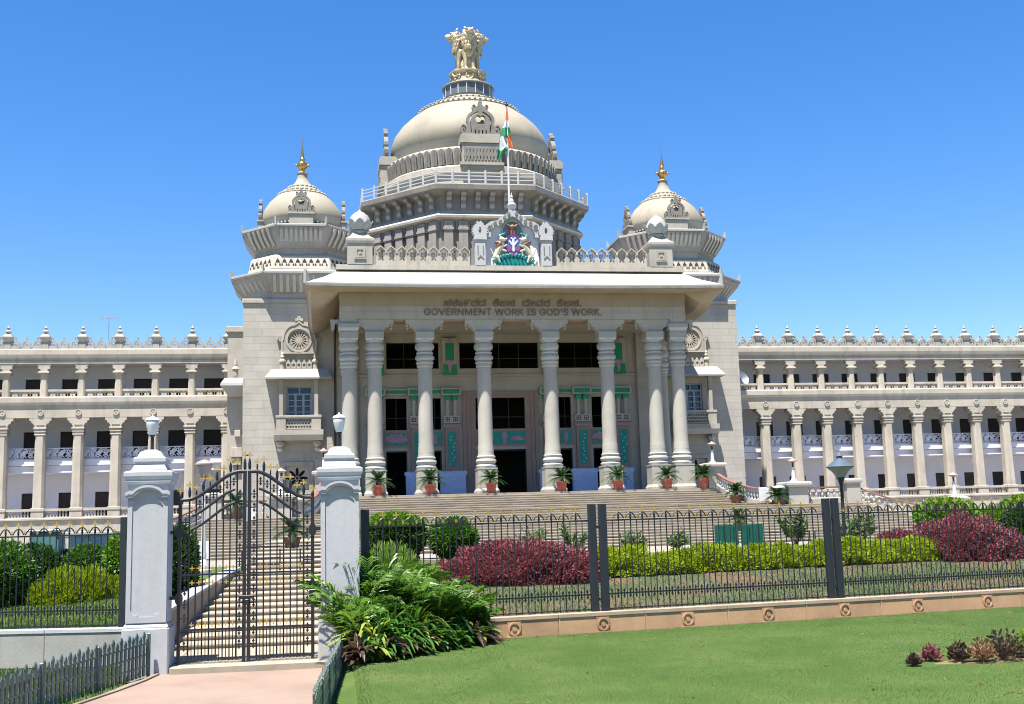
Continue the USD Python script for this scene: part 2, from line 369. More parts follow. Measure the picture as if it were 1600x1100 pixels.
mk('lawn_ground', {'g': ('geometry', {}), 'n': ('noise_texture', {'scale': 0.55, 'detail': 6.0, 'roughness': 0.65}),
                   'r': ('rgb_ramp', {'ramp': [(0.3, (0.042, 0.076, 0.017)), (0.5, (0.056, 0.094, 0.022)), (0.7, (0.085, 0.112, 0.036))]}),
                   'n2': ('noise_texture', {'scale': 35.0, 'detail': 3.0}), 'b': ('bump', {'strength': 0.6, 'distance': 0.03}),
                   'p': ('principled_bsdf', {'roughness': 0.9, 'specular_ior_level': 0.1})},
   [('g.position', 'n.vector'), ('n.fac', 'r.fac'), ('r.color', 'p.base_color'), ('g.position', 'n2.vector'), ('n2.fac', 'b.height'), ('b.normal', 'p.normal')], surface='p.BSDF')
mk('garden_soilgrass', {'g': ('geometry', {}), 'n': ('noise_texture', {'scale': 0.5, 'detail': 6.0, 'roughness': 0.65}),
                   'r': ('rgb_ramp', {'ramp': [(0.3, (0.045, 0.062, 0.026)), (0.5, (0.068, 0.078, 0.038)), (0.62, (0.115, 0.075, 0.05))]}),
                   'n2': ('noise_texture', {'scale': 30.0, 'detail': 3.0}), 'b': ('bump', {'strength': 0.6, 'distance': 0.03}),
                   'p': ('principled_bsdf', {'roughness': 0.9, 'specular_ior_level': 0.1})},
   [('g.position', 'n.vector'), ('n.fac', 'r.fac'), ('r.color', 'p.base_color'), ('g.position', 'n2.vector'), ('n2.fac', 'b.height'), ('b.normal', 'p.normal')], surface='p.BSDF')
rng = np.random.default_rng(7)

# ================================================================ THE SETTING
def heightfield(xs, ys, zf):
    X, Y = np.meshgrid(xs, ys); Z = zf(X, Y)
    V = np.c_[X.ravel(), Y.ravel(), Z.ravel()]; nx = len(xs); ny = len(ys)
    i = np.arange(nx - 1)[None, :] + nx * np.arange(ny - 1)[:, None]
    F = np.stack([i, i + 1, i + nx + 1, i + nx], -1).reshape(-1, 4)
    return MB().add(V, F)

def fence_y(x):
    """front line of the boundary: the plinth under the iron fence"""
    x = np.asarray(x, float)
    return np.where(x > -15.5, -54.07 + 0.155 * (x + 12.69), -52.1 + 0.24 * (-18.2 - x))
def garden_z(x, y):
    d = np.clip((y - fence_y(x)) / 9.0, 0, 1)
    return 0.80 + 0.70 * d * d * (3 - 2 * d) * 1.0
def lawn_z(x, y):
    return 0.30 + 0.07 * np.clip((y + 62) / 8, 0, 1)

def lawn_surface(x, y):
    x, y = np.asarray(x, float), np.asarray(y, float)
    return lawn_z(x, y) + 0.02 * (meshkit.fbm(np.stack([x * 0.5, y * 0.5, x * 0], -1)) - 0.5)

g = MB()
g.add([(-1500, -900, -0.04), (1500, -900, -0.04), (1500, 2200, -0.04), (-1500, 2200, -0.04)], [(0, 1, 2, 3)])
single('ground', g, 'lawn_ground', kind='structure')

# front lawn: a raised sheet with turned-down edges
def lawn_outline(x):
    return fence_y(x) - 0.20
xs = np.concatenate([[-13.62, -13.3, -13.0], np.linspace(-12.8, 24, 75)]); rows = np.linspace(0, 1, 60)
V = []
for r in rows:
    y0 = -90.0; y1 = lawn_outline(xs); yy_ = y0 + (y1 - y0) * r
    zz_ = lawn_surface(xs, yy_)
    zz_[0] = 0.01; zz_[1] = 0.16; zz_[2] = 0.25
    V.append(np.c_[xs, yy_, zz_])
V = np.vstack(V); nx = len(xs); i = np.arange(nx - 1)[None, :] + nx * np.arange(len(rows) - 1)[:, None]
single('lawn', MB().add(V, np.stack([i, i + 1, i + nx + 1, i + nx], -1).reshape(-1, 4)), 'lawn_ground', kind='structure', smooth=True)

# red entrance path up to the gate
p = MB()
p.add([(-20.2, -75, 0.0), (-13.9, -75, 0.0), (-13.72, -62, 0.02), (-13.62, -54.5, 0.12), (-16.9, -54.5, 0.14), (-17.35, -57.0, 0.08), (-18.1, -59.4, 0.03), (-19.0, -62, 0.0)],
      [(0, 1, 2, 7), (7, 2, 3, 6), (6, 3, 4, 5)])
single('path', p, 'path_red', kind='structure')
k = MB(); pts = [(-16.95, -55.4, 0.11), (-17.10, -56.2, 0.09), (-17.42, -57.3, 0.06), (-18.12, -59.4, 0.02), (-19.0, -61.9, -0.01), (-20.0, -64.5, -.01)]
k.sweep(pts, 0.09, 0.045)
single('path_edging', k, 'wall_brown', kind='structure')

# garden behind the fence, both sides of the approach stairs
xs = np.linspace(-12.45, 46, 80); rows = np.linspace(0, 1, 40); V = []
for r in rows:
    y0 = fence_y(xs) + 0.17; yy_ = y0 + (-31.0 - y0) * r
    V.append(np.c_[xs, yy_, garden_z(xs, yy_) + 0.05 * (meshkit.fbm(np.c_[xs * .4, yy_ * .4, xs * 0]) - 0.5)])
V = np.vstack(V); nx = len(xs); i = np.arange(nx - 1)[None, :] + nx * np.arange(len(rows) - 1)[:, None]
single('garden_ground', MB().add(V, np.stack([i, i + 1, i + nx + 1, i + nx], -1).reshape(-1, 4)), 'garden_soilgrass', kind='structure', smooth=True)
def stair_wall_x(y):
    """inner face of the left side wall, which splays outwards towards the gate"""
    return np.interp(y, [-53.6, -41.2], [-17.36, -16.42])
us = np.linspace(0, 1, 50); V = []
for r in rows:
    y0 = fence_y(-46 + 28.7 * us) + 0.17; yy_ = y0 + (-31.0 - y0) * r
    xs = -46 + us * (stair_wall_x(yy_) - .22 + 46)
    V.append(np.c_[xs, yy_, garden_z(xs, yy_)])
V = np.vstack(V); nx = len(us); i = np.arange(nx - 1)[None, :] + nx * np.arange(len(rows) - 1)[:, None]
single('garden_ground', MB().add(V, np.stack([i, i + 1, i + nx + 1, i + nx], -1).reshape(-1, 4)), 'lawn_ground', kind='structure', smooth=True)

# paved forecourt below the grand stairs
f = MB()
f.add([(-60, -31.05, 1.505), (80, -31.05, 1.505), (80, 18.0, 1.505), (-60, 18.0, 1.505)], [(0, 1, 2, 3)])
single('forecourt', f, 'plaza_stone', kind='structure')

# ---------------------------------------------------------------- approach stairs behind the gate
def add_step(owner, x0, x1, yf, yb, z0, z1, lip=0.045, th=0.045):
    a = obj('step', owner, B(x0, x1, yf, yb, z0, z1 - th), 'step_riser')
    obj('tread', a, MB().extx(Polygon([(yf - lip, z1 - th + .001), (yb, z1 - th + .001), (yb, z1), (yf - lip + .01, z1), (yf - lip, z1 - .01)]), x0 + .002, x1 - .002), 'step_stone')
st = thing('approach_stairs', 'low stone steps rising behind the black iron gate between sloped side walls', 'stairs', (-14.8, -52, 0))
N = 11; rise = (1.505 - 0.25) / N; run = 10.0 / N
obj('threshold', st, BV(-16.72, -13.4, -55.45, -51.9, 0, 0.25, c=0.02), 'step_stone')
obj('threshold', st, B(-17.45, -16.721, -54.40, -51.9, 0, 0.248), 'step_stone')
for i in range(N):
    yf = -51.9 + run * i
    add_step(st, float(stair_wall_x(yf)) - .08, -12.98, yf, yf + run, 0.25 + rise * i, 0.25 + rise * (i + 1))
M_ = 8
for i in range(M_):                                   # broad shallow steps on to the foot of the grand staircase
    add_step(st, -16.42, -12.98, -41.9 + 2.2 * i, -41.9 + 2.2 * (i + 1) if i < M_ - 1 else -15.9, 1.505 + .1125 * i, 1.505 + .1125 * (i + 1), lip=.06)
for x0, x1 in ((-16.92, -16.43), (-12.97, -12.48)):
    left = x0 < -15
    n0, n1 = ((-17.36 - .34, -17.36), (-16.42 - .34, -16.42)) if left else ((x0, x1), (x0, x1))
    def wedge(z00, z01, z10, z11, g):
        A = lambda xa, xb, y, za, zb: [(xa - g, y, za), (xb + g, y, za), (xb + g, y, zb), (xa - g, y, zb)]
        return MB().loft([A(*n0, -53.6 - g, z00, z01), A(*n1, -41.2 + g, z10, z11)])
    obj('side_wall', st, wedge(0.0, 1.02, 0.0, 1.70, 0), 'wall_brown')
    obj('coping', st, wedge(1.023, 1.10, 1.703, 1.78, .04), 'plinth_plaster')

# ---------------------------------------------------------------- grand staircase
gs = thing('grand_staircase', 'wide flight of pale stone steps climbing to the columned porch', 'staircase', (0, -2.2, 1.5))
NU, ru = 8, (5.03 - 3.80) / 8
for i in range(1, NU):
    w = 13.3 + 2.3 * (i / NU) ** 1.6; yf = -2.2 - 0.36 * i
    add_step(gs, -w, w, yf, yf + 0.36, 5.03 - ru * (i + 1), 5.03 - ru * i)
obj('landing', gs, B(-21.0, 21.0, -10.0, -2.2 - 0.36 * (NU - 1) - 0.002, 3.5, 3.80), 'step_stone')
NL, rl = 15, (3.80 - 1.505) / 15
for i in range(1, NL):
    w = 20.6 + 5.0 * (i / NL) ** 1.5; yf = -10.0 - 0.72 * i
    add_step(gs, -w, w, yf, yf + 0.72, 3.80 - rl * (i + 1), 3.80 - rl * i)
obj('landing_edge', gs, B(-20.6, 20.6, -10.045, -9.99, 3.755, 3.803), 'step_stone')
for s in (-1, 1):
    obj('retaining_wall', gs, MB().box(13.3, 21.0, -9.9, -2.3, 1.5, 3.49).mirrored(s), 'granite')

bal_prof = [(0.075, 0), (0.085, 0.04), (0.05, 0.09), (0.075, 0.2), (0.105, 0.3), (0.075, 0.42), (0.04, 0.5), (0.06, 0.55), (0.08, 0.58), (0.08, 0.62)]
baluster = MB().lathe(bal_prof, 10).done()
def balustrade(s, label, lamp_label):
    bt = thing('stair_balustrade', label, 'balustrade', (16.0 * s, -6, 3.8))
    def run_of(path, base_drop=0.86, n=None):
        path = np.array(path, float); t = np.linspace(0, 1, len(path)); tt = np.linspace(0, 1, 24)
        q = np.c_[[np.interp(tt, t, path[:, k]) for k in range(3)]].T
        # round the corners of the polyline
        for _ in range(3): q[1:-1] = 0.25 * q[:-2] + 0.5 * q[1:-1] + 0.25 * q[2:]
        q[:, 0] *= s
        obj('handrail', bt, MB().sweep(q - [0, 0, 0.10], 0.30, 0.10), 'rail_red', label='reddish brown moulded handrail')
        obj('base', bt, MB().sweep(q - [0, 0, base_drop + 0.22], 0.34, 0.30), 'granite')
        L = np.r_[0, np.cumsum(np.linalg.norm(np.diff(q, axis=0), axis=1))]; m = n or max(3, int(L[-1] / 0.36))
        for d in (np.arange(m) + 0.5) / m * L[-1]:
            c = np.array([np.interp(d, L, q[:, k]) for k in range(3)])
            obj('baluster', bt, baluster, 'white_paint', smooth=40, loc=c - [0, 0, 0.785])
    run_of([(13.95, -2.2, 6.05), (14.1, -3.4, 5.62), (14.3, -5.2, 5.18), (14.6, -7.2, 4.85), (15.1, -9.4, 4.62)])
    run_of([(17.2, -10, 4.72), (19.7, -10, 4.72)])
    run_of([(20.8, -10.2, 4.60), (21.9, -11.2, 4.0), (23.3, -12.6, 3.42), (25.2, -14.2, 3.02), (28.5, -15.4, 2.85)])
    def ped(cx, cy, w, z0, z1, cap):
        m = MB().bev(cx - w / 2, cx + w / 2, cy - w / 2, cy + w / 2, z0, z1, c=0.03)
        m.loft([[(cx - q, cy - q, z), (cx + q, cy - q, z), (cx + q, cy + q, z), (cx - q, cy + q, z)] for q, z in
                ((w / 2 + 0.01, z1 + .002), (w / 2 + cap * .5, z1 + 0.10), (w / 2 + cap, z1 + 0.13), (w / 2 + cap, z1 + 0.27), (w / 2 + cap * .6, z1 + 0.34), (w / 4, z1 + 0.38))])
        obj('pedestal', bt, m.mirrored(s), 'granite_column')
    ped(13.85, -1.6, 1.15, 5.02, 6.45, 0.22)
    ped(16.35, -10, 1.35, 3.4, 4.72, 0.2)
    ped(20.25, -10, 0.95, 3.4, 4.85, 0.12)
    m = MB().lathe([(0.42, 3.6), (0.42, 4.55), (0.55, 4.6), (0.6, 4.7), (0.56, 4.78), (0.2, 4.86)], 20, (15.35, -9.95, 0)); obj('round_pier', bt, m.mirrored(s), 'granite_column', smooth=40)
    return bt
balustrade(-1, 'curved stone balustrade with reddish rail on the left of the grand stairs', '')
balustrade(1, 'curved stone balustrade with reddish rail on the right of the grand stairs', '')

# ================================================================ CENTRAL BUILDING
cb = thing('assembly_building', 'pale granite government building with pillared porch, three domes and a gilded crown', 'building', (0, 8, 1.5))
FL = 5.03

# ---- porch floor
obj('porch_floor', cb, B(-13.3, 13.3, -2.2, 8.45, 3.82, FL), 'step_stone')

# ---- columns
ring = [(0.66, 16.02), (0.60, 15.98), (0.55, 15.86), (0.66, 15.78), (0.70, 15.6), (0.66, 15.42), (0.56, 15.34), (0.52, 15.28), (0.56, 15.2), (0.63, 15.14), (0.56, 15.06),
        (0.60, 14.96), (0.69, 14.86), (0.69, 14.72), (0.58, 14.62), (0.54, 14.56), (0.62, 14.5), (0.64, 14.4), (0.56, 14.33), (0.575, 14.15), (0.55, 14.1), (0.50, 14.06)][::-1]
shaft = [(0.56, 8.30), (0.53, 8.6), (0.525, 9.2), (0.515, 11.0), (0.49, 14.05)]
base_r = [(0.70, 6.83), (0.72, 6.9), (0.74, 7.0), (0.66, 7.1), (0.62, 7.14), (0.70, 7.22), (0.74, 7.34), (0.70, 7.46), (0.60, 7.52), (0.66, 7.58), (0.68, 7.66), (0.60, 7.72), (0.57, 7.95), (0.585, 8.0), (0.57, 8.05), (0.56, 8.3)]
capb = MB()
def sqloft(levels, c=(0, 0)):
    return MB().loft([[(c[0] - q, c[1] - q, z), (c[0] + q, c[1] - q, z), (c[0] + q, c[1] + q, z), (c[0] - q, c[1] + q, z)] for q, z in levels])
m_shaft = MB().lathe(shaft, 32).done()
m_ring = MB().lathe(ring, 32).done()
m_base = MB().lathe(base_r, 32).done()
m_aba = sqloft([(0.58, 16.02), (0.64, 16.12), (0.66, 16.16), (0.66, 16.62), (0.60, 16.66)]).done()
m_ped = sqloft([(0.82, FL), (0.82, 5.22), (0.74, 5.34), (0.70, 5.42), (0.70, 6.72), (0.73, 6.76), (0.73, 6.83)]).done()
# bracket arms either side of the capital
def bracket():
    o = Polygon([(0.0, 16.665), (0.60, 16.665), (0.66, 16.80), (0.85, 16.98), (1.02, 17.02), (1.10, 17.20), (1.36, 17.26), (1.36, 17.545), (-1.36, 17.545), (-1.36, 17.26), (-1.10, 17.20), (-1.02, 17.02), (-0.85, 16.98), (-0.66, 16.80), (-0.60, 16.665)])
    m = MB().ext(o, 0.45, 0.9)
    for s in (-1, 1):
        m.lathe([(0.02, -0.42), (0.07, -0.36), (0.09, -0.28), (0.05, -0.2), (0.10, -0.14), (0.12, -0.06), (0.12, 0.0)], 10, (s * 1.2, 0, 17.26))
    return m
m_brk = bracket().done()
colx = [-12.07, -10.27, -6.69, -2.43, 2.43, 6.69, 10.27, 12.07]
def column(x, y, deep=False, mats='granite_column'):
    c = obj('column', cb, m_shaft, mats, smooth=40, loc=(x, y, 0))
    obj('ring_capital', c, m_ring, mats, smooth=35, loc=(x, y, 0))
    obj('base_ring', c, m_base, mats, smooth=35, loc=(x, y, 0))
    obj('abacus', c, m_aba, mats, loc=(x, y, 0))
    obj('pedestal', c, m_ped, mats, loc=(x, y, 0))
    return c
for i, x in enumerate(colx):
    c = column(x, 0)
    if i in (1, 2, 3, 4, 5, 6):
        obj('bracket', c, m_brk, mats if False else 'granite_column', loc=(x, 0, 0))
    else:
        # corner columns carry a taller cross-shaped block
        m = sqloft([(0.60, 16.665), (0.74, 16.9), (0.74, 17.2), (0.56, 17.3), (0.60, 17.55)])
        sd = -1 if x < 0 else 1
        m.ext(Polygon([(0, 17.3), (0.95, 17.3), (1.0, 16.9), (1.15, 16.7), (1.25, 17.1), (1.3, 17.55), (0, 17.55)]) if sd > 0 else Polygon([(0, 17.3), (0, 17.55), (-1.3, 17.55), (-1.25, 17.1), (-1.15, 16.7), (-1.0, 16.9), (-0.95, 17.3)]), 0.3, 0.6)
        obj('bracket', c, m, 'granite_column', loc=(x, 0, 0))
for s in (-1, 1):
    column(12.0 * s, 4.1); 

# ---- entablature with the inscription
obj('lintel', cb, B(-12.72, 12.72, -0.60, 0.6, 17.55, 18.05), 'granite')
obj('frieze', cb, B(-12.70, 12.70, -0.575, 0.575, 18.052, 18.46), 'granite')
obj('upper_frieze', cb, B(-12.70, 12.70, -0.572, 0.572, 18.462, 19.05), 'soffit')
obj('frieze_moulding', cb, B(-12.75, 12.75, -0.64, 0.6, 19.052, 19.46), 'soffit')
for s in (-1, 1):
    obj('side_beam', cb, MB().box(12.1, 12.70, 0.62, 8.15, 17.55, 19.46).mirrored(s), 'granite')
obj('porch_ceiling', cb, B(-12.08, 12.08, 0.61, 8.4, 18.0, 18.3), 'inner_wall')
for k in range(5):
    x = (-8.48, -4.56, 0, 4.56, 8.48)[k]
    obj('ceiling_beam_panel', cb, B(x - 0.8, x + 0.8, 0.62, 1.1, 17.42, 17.9), 'pink_frame')
t = meshkit.text_mesh("GOVERNMENT WORK IS GOD'S WORK.", 0.50, 0.06)
v = t.vertices; w = v[:, 0].max() - v[:, 0].min()
sx = 13.05 / w
vt = np.c_[(v[:, 0] - v[:, 0].min()) * sx - 6.72, -0.66 - 0.0 * v[:, 2] + 0.06 - v[:, 2], v[:, 1] + 17.80]
ins = obj('inscription', cb, MB().add(np.c_[vt[:, 0], vt[:, 1] - 0.0, vt[:, 2]], t.faces), 'bronze_letters', label='bronze English inscription across the porch frieze')
KAN = [[[(880,1),(880,7),(882,9),(887,10),(890,8),(891,2),(889,-1),(883,-2)]],[[(827,39),(864,40),(866,42),(866,45),(862,51),(862,54),(868,56),(874,47),(873,37),(870,34),(865,32),(869,29),(874,19),(874,9),(870,1),(864,-2),(856,-2),(848,4),(845,11),(841,15),(838,15),(835,13),(835,9),(838,0),(831,-2),(827,6),(828,17),(833,22),(837,23),(846,21),(845,28),(848,31),(827,32)],[(846,21),(855,7),(862,6),(865,8),(866,16),(860,26),(860,28),(865,30),(865,32),(852,32),(852,30),(855,28),(854,22)]],[[(774,16),(775,30),(777,34),(785,40),(793,40),(797,38),(800,33),(800,26),(796,20),(791,18),(781,19),(784,11),(789,7),(805,6),(814,11),(816,16),(816,23),(814,27),(806,33),(806,36),(809,40),(813,39),(820,33),(824,25),(824,14),(821,7),(816,2),(805,-2),(793,-2),(786,0),(777,8)],[(785,32),(782,26),(785,25),(789,25),(793,28),(793,31),(790,33)]],[[(733,20),(733,27),(747,27),(749,28),(748,32),(733,32),(733,39),(749,40),(746,45),(746,51),(750,56),(754,58),(762,58),(770,52),(771,49),(770,37),(765,33),(757,31),(758,27),(770,27),(770,20),(767,19),(769,15),(769,8),(764,1),(757,-2),(746,-2),(740,0),(735,5),(734,16),(736,19)],[(754,41),(759,40),(762,41),(763,45),(761,50),(756,51),(754,50),(756,47),(756,43)],[(742,15),(743,8),(747,6),(756,6),(760,9),(761,14),(758,19),(748,20)]],[[(647,13),(647,23),(651,31),(647,32),(647,39),(679,40),(681,42),(681,45),(677,51),(677,54),(683,56),(689,47),(688,37),(683,33),(689,23),(689,13),(686,6),(677,-1),(663,-2),(655,1),(649,7)],[(655,21),(656,12),(659,8),(664,6),(672,6),(677,8),(680,12),(681,21),(679,27),(675,31),(665,32),(657,27)]],[[(590,16),(594,22),(598,24),(605,24),(610,21),(611,13),(610,11),(605,11),(604,16),(599,17),(597,14),(597,10),(600,6),(610,6),(613,9),(615,15),(621,15),(622,9),(625,6),(632,6),(635,11),(635,17),(633,23),(627,30),(622,32),(590,32),(590,39),(632,40),(635,41),(635,45),(631,51),(631,54),(637,56),(640,53),(643,47),(643,39),(639,34),(635,32),(639,28),(643,19),(643,8),(638,0),(633,-2),(625,-2),(618,3),(610,-2),(600,-2),(594,1),(591,5)]],[[(561,17),(562,30),(568,38),(573,40),(581,40),(586,37),(588,33),(588,26),(586,22),(579,18),(570,17),(571,13),(576,8),(583,5),(580,-2),(577,-2),(572,1),(564,9)],[(571,26),(576,25),(579,26),(580,28),(579,33),(572,32),(570,28)]],[[(508,10),(509,24),(514,31),(508,32),(509,40),(536,40),(537,42),(534,45),(534,50),(539,56),(551,57),(556,54),(559,48),(559,40),(558,37),(552,32),(557,24),(558,10),(556,4),(551,-1),(540,-2),(533,3),(526,-2),(518,-2),(512,1)],[(542,41),(547,40),(550,42),(550,46),(547,50),(543,50),(544,43)],[(516,18),(517,8),(519,6),(524,6),(528,8),(530,15),(536,15),(539,7),(546,6),(550,12),(550,18),(548,25),(543,30),(526,31),(517,23)]],[[(417,39),(454,40),(456,42),(456,45),(452,51),(452,54),(458,56),(464,47),(463,37),(460,34),(455,32),(459,29),(464,19),(464,9),(460,1),(454,-2),(446,-2),(438,4),(435,11),(431,15),(428,15),(425,13),(425,9),(428,0),(421,-2),(417,6),(418,17),(423,22),(427,23),(436,21),(435,28),(438,31),(417,32)],[(436,21),(445,7),(452,6),(455,8),(456,16),(450,26),(450,28),(455,30),(455,32),(442,32),(442,30),(445,28),(444,22)]],[[(364,16),(365,30),(367,34),(375,40),(383,40),(387,38),(390,33),(390,26),(386,20),(381,18),(371,19),(374,11),(379,7),(395,6),(404,11),(406,16),(406,23),(404,27),(396,33),(396,36),(399,40),(403,39),(410,33),(414,25),(414,14),(411,7),(406,2),(395,-2),(383,-2),(376,0),(367,8)],[(375,32),(372,26),(375,25),(379,25),(383,28),(383,31),(380,33)]],[[(323,20),(323,27),(337,27),(339,28),(338,32),(323,32),(323,39),(339,40),(336,45),(336,51),(340,56),(344,58),(352,58),(360,52),(361,49),(360,37),(355,33),(347,31),(348,27),(360,27),(360,20),(357,19),(359,15),(359,8),(354,1),(347,-2),(336,-2),(330,0),(325,5),(324,16),(326,19)],[(344,41),(349,40),(352,41),(353,45),(351,50),(346,51),(344,50),(346,47),(346,43)],[(332,15),(333,8),(337,6),(346,6),(350,9),(351,14),(348,19),(338,20)]],[[(229,10),(230,24),(235,31),(229,32),(230,40),(268,40),(271,42),(271,45),(266,53),(270,56),(273,56),(276,53),(279,47),(279,40),(278,37),(273,32),(278,24),(279,10),(277,4),(272,-1),(261,-2),(254,3),(247,-2),(239,-2),(233,1)],[(237,18),(238,8),(240,6),(245,6),(249,8),(251,15),(257,15),(260,7),(267,6),(271,12),(271,18),(269,25),(264,30),(258,32),(250,32),(244,30),(239,25)]],[[(183,13),(183,23),(187,31),(183,32),(183,39),(215,40),(217,42),(217,45),(213,51),(213,54),(219,56),(225,47),(224,37),(219,33),(225,23),(225,13),(222,6),(213,-1),(199,-2),(191,1),(185,7)],[(191,21),(192,12),(195,8),(200,6),(208,6),(213,8),(216,12),(217,21),(215,27),(211,31),(201,32),(193,27)]],[[(138,11),(138,20),(140,24),(138,29),(138,37),(143,45),(154,49),(181,49),(180,41),(154,41),(150,40),(146,35),(147,31),(154,34),(159,34),(164,32),(167,28),(167,20),(164,16),(154,14),(146,16),(146,12),(149,8),(158,6),(158,-1),(151,-1),(144,2)],[(151,24),(153,22),(157,22),(159,24),(157,26),(154,26)]],[[(62,20),(62,27),(76,27),(78,29),(77,32),(62,32),(62,39),(90,40),(92,42),(92,45),(87,53),(91,56),(94,56),(100,47),(100,40),(117,39),(122,37),(128,31),(131,23),(131,11),(129,5),(124,0),(119,-2),(108,-1),(104,2),(102,6),(102,14),(106,19),(114,20),(117,17),(117,12),(116,10),(110,9),(110,8),(112,6),(119,6),(123,14),(123,20),(120,28),(111,32),(87,32),(86,27),(99,27),(99,20),(96,19),(98,15),(98,8),(96,4),(89,-1),(75,-2),(69,0),(64,5),(63,16),(65,19)],[(71,15),(72,8),(76,6),(85,6),(89,9),(90,14),(87,19),(77,20)]],[[(11,6),(12,17),(17,22),(21,23),(30,21),(29,28),(32,31),(11,32),(11,39),(48,40),(50,42),(50,45),(46,51),(46,54),(52,56),(58,47),(57,37),(54,34),(49,32),(53,29),(58,19),(58,9),(54,1),(48,-2),(40,-2),(32,4),(29,11),(24,15),(21,15),(19,12),(22,0),(15,-2)],[(30,21),(39,7),(46,6),(49,8),(50,16),(44,26),(44,28),(49,30),(49,32),(36,32),(36,30),(39,28),(38,22)]]]
polys = [Polygon(r[0], r[1:]).buffer(0) for r in KAN]
m = MB(); 
for q in polys:
    q = affinity.affine_transform(q, [10.15 / 880.0, 0, 0, 0.56 / 60.0, -5.32 - 11 * 10.15 / 880.0, 18.46 + 112 * 0.56 / 60.0 - 110 * 0.56 / 60.0])
    m.ext(q, -0.572, 0.06)
obj('inscription', cb, m, 'bronze_letters', label='bronze Kannada inscription above the English line')

# ---- porch eave: hipped stone roof with drooping side edges
def eave_mesh():
    zt = 21.25
    top = [(-12.75, 8.15, zt), (-12.75, 0.25, zt), (12.75, 0.25, zt), (12.75, 8.15, zt)]
    n = 12
    def edge(dz, ins_):
        L = []
        for i in range(n + 1):
            y = 8.15 - (8.15 + 2.6 - ins_) * i / n
            t_ = (y + 2.6) / 10.75
            L.append((-(15.05 - ins_), y, 19.78 - 0.95 * t_ ** 0.7 + dz))
        xs_ = np.linspace(-(15.05 - ins_), 15.05 - ins_, 2 * n + 1)[1:-1]
        M = [(x, -2.6 + ins_, 19.70 + dz + 0.10 * (abs(x) / 15.05) ** 6) for x in xs_]
        R = [(-x, y, z) for x, y, z in reversed(L)]
        return L + M + R
    inner = []
    for p_ in edge(0, 0):
        x, y, z = p_
        if abs(x) > 15.0 and y > -2.5: inner.append((math.copysign(12.75, x), max(y, 0.25), zt))
        else: inner.append((np.clip(x, -12.75, 12.75), 0.25, zt))
    mid = [tuple(np.array(a) * 0.5 + np.array(b) * 0.5 - [0, 0, 0.10]) for a, b in zip(inner, edge(0, 0))]
    e0, e1, e2 = edge(0, 0), edge(-0.30, 0.0), edge(-0.32, 0.12)
    soff = []
    for x, y, z in e2:
        if abs(x) > 14.8 and y > -2.4: soff.append((math.copysign(12.72, x), max(y, -0.62), 19.47))
        else: soff.append((np.clip(x, -12.72, 12.72), -0.62, 19.47))
    b1, b2 = [], []
    for p_, q_ in zip(e2, soff):
        p_, q_ = np.array(p_), np.array(q_)
        w_ = float(np.clip((p_[1] + 2.3) / 2.5, 0, 1)) if abs(p_[0]) > 14.8 else 0.0
        b1.append(tuple(p_ * .9 + q_ * .1 - [0, 0, .75 * w_])); b2.append(tuple(p_ * .5 + q_ * .5 - [0, 0, .80 * w_]))
    rows_ = [inner, mid, e0, e1, e2, b1, b2, soff]
    k = len(e0); mm = MB()
    V = np.array(rows_, float).reshape(-1, 3); F = []
    for a in range(4 if False else 3):
        for i in range(k - 1): F.append((a * k + i, (a + 1) * k + i, (a + 1) * k + i + 1, a * k + i + 1))
    mm.add(V, F)
    lo = MB(); F = []
    for a in (3, 4, 5, 6):
        for i in range(k - 1): F.append((a * k + i, (a + 1) * k + i, (a + 1) * k + i + 1, a * k + i + 1))
    lo.add(V, F)
    mm.add([(-12.75, 8.15, zt), (-12.75, .25, zt), (12.75, .25, zt), (12.75, 8.15, zt)], [(0, 1, 2, 3)])
    return mm, lo
up, lo = eave_mesh()
obj('eave_roof', cb, up, 'eave_white', smooth=25)
obj('eave_soffit', cb, lo, 'soffit', smooth=25)
horn_poly = Polygon([(0, 0), (0.75, 0.02), (0.42, 0.16), (0.28, 0.42), (0.16, 0.82), (0.0, 0.95)])
for s in (-1, 1):
    m = MB().ext(horn_poly, 0.14, 0.28); m = m.turned(math.radians(40)).moved((-15.1, -2.5, 19.72)); m = m if s < 0 else m.mirrored()
    obj('eave_horn', cb, m, 'eave_white')
obj('eave_gutter_edge', cb, MB().sweep([(-15.06, -2.64, 19.50), (-7, -2.64, 19.42), (0, -2.64, 19.40), (7, -2.64, 19.42), (15.06, -2.64, 19.50)], 0.05, 0.16), 'carved_grey')

# ---- parapet over the porch
obj('parapet_base', cb, B(-12.95, 12.95, -0.10, 8.1, 21.252, 21.62), 'granite_warm')
obj('roof_slab', cb, B(-12.6, 12.6, 0.9, 30, 21.3, 21.55), 'roof_felt')
def parapet_panel():
    w = 0.378
    outer = Polygon([(-w, 21.63), (w, 21.63), (w, 22.72), (0, 23.06), (-w, 22.72)])
    hole = Polygon([(-0.20, 21.95), (0.20, 21.95), (0.20, 22.07), (0.15, 22.12), (0.29, 22.32), (0.29, 22.64), (0, 22.89), (-0.29, 22.64), (-0.29, 22.32), (-0.15, 22.12), (-0.20, 22.07)])
    tul = unary_union([Polygon([(-0.07, 21.98), (0.07, 21.98), (0.08, 22.2), (-0.08, 22.2)]), Point(0, 22.42).buffer(0.15), Polygon([(-0.17, 22.52), (0, 22.36), (0.17, 22.52), (0.1, 22.66), (0, 22.55), (-0.1, 22.66)])])
    tul = tul.difference(Point(0, 22.42).buffer(0.06))
    m = MB().ext(outer.difference(hole), 0.42, 0.40)
    m.ext(outer.difference(outer.buffer(-0.07)).intersection(sbox(-1, 22.5, 1, 24)), 0.019, 0.05)
    m.ext(tul, 0.36, 0.16)
    return m.done()
pp = parapet_panel()
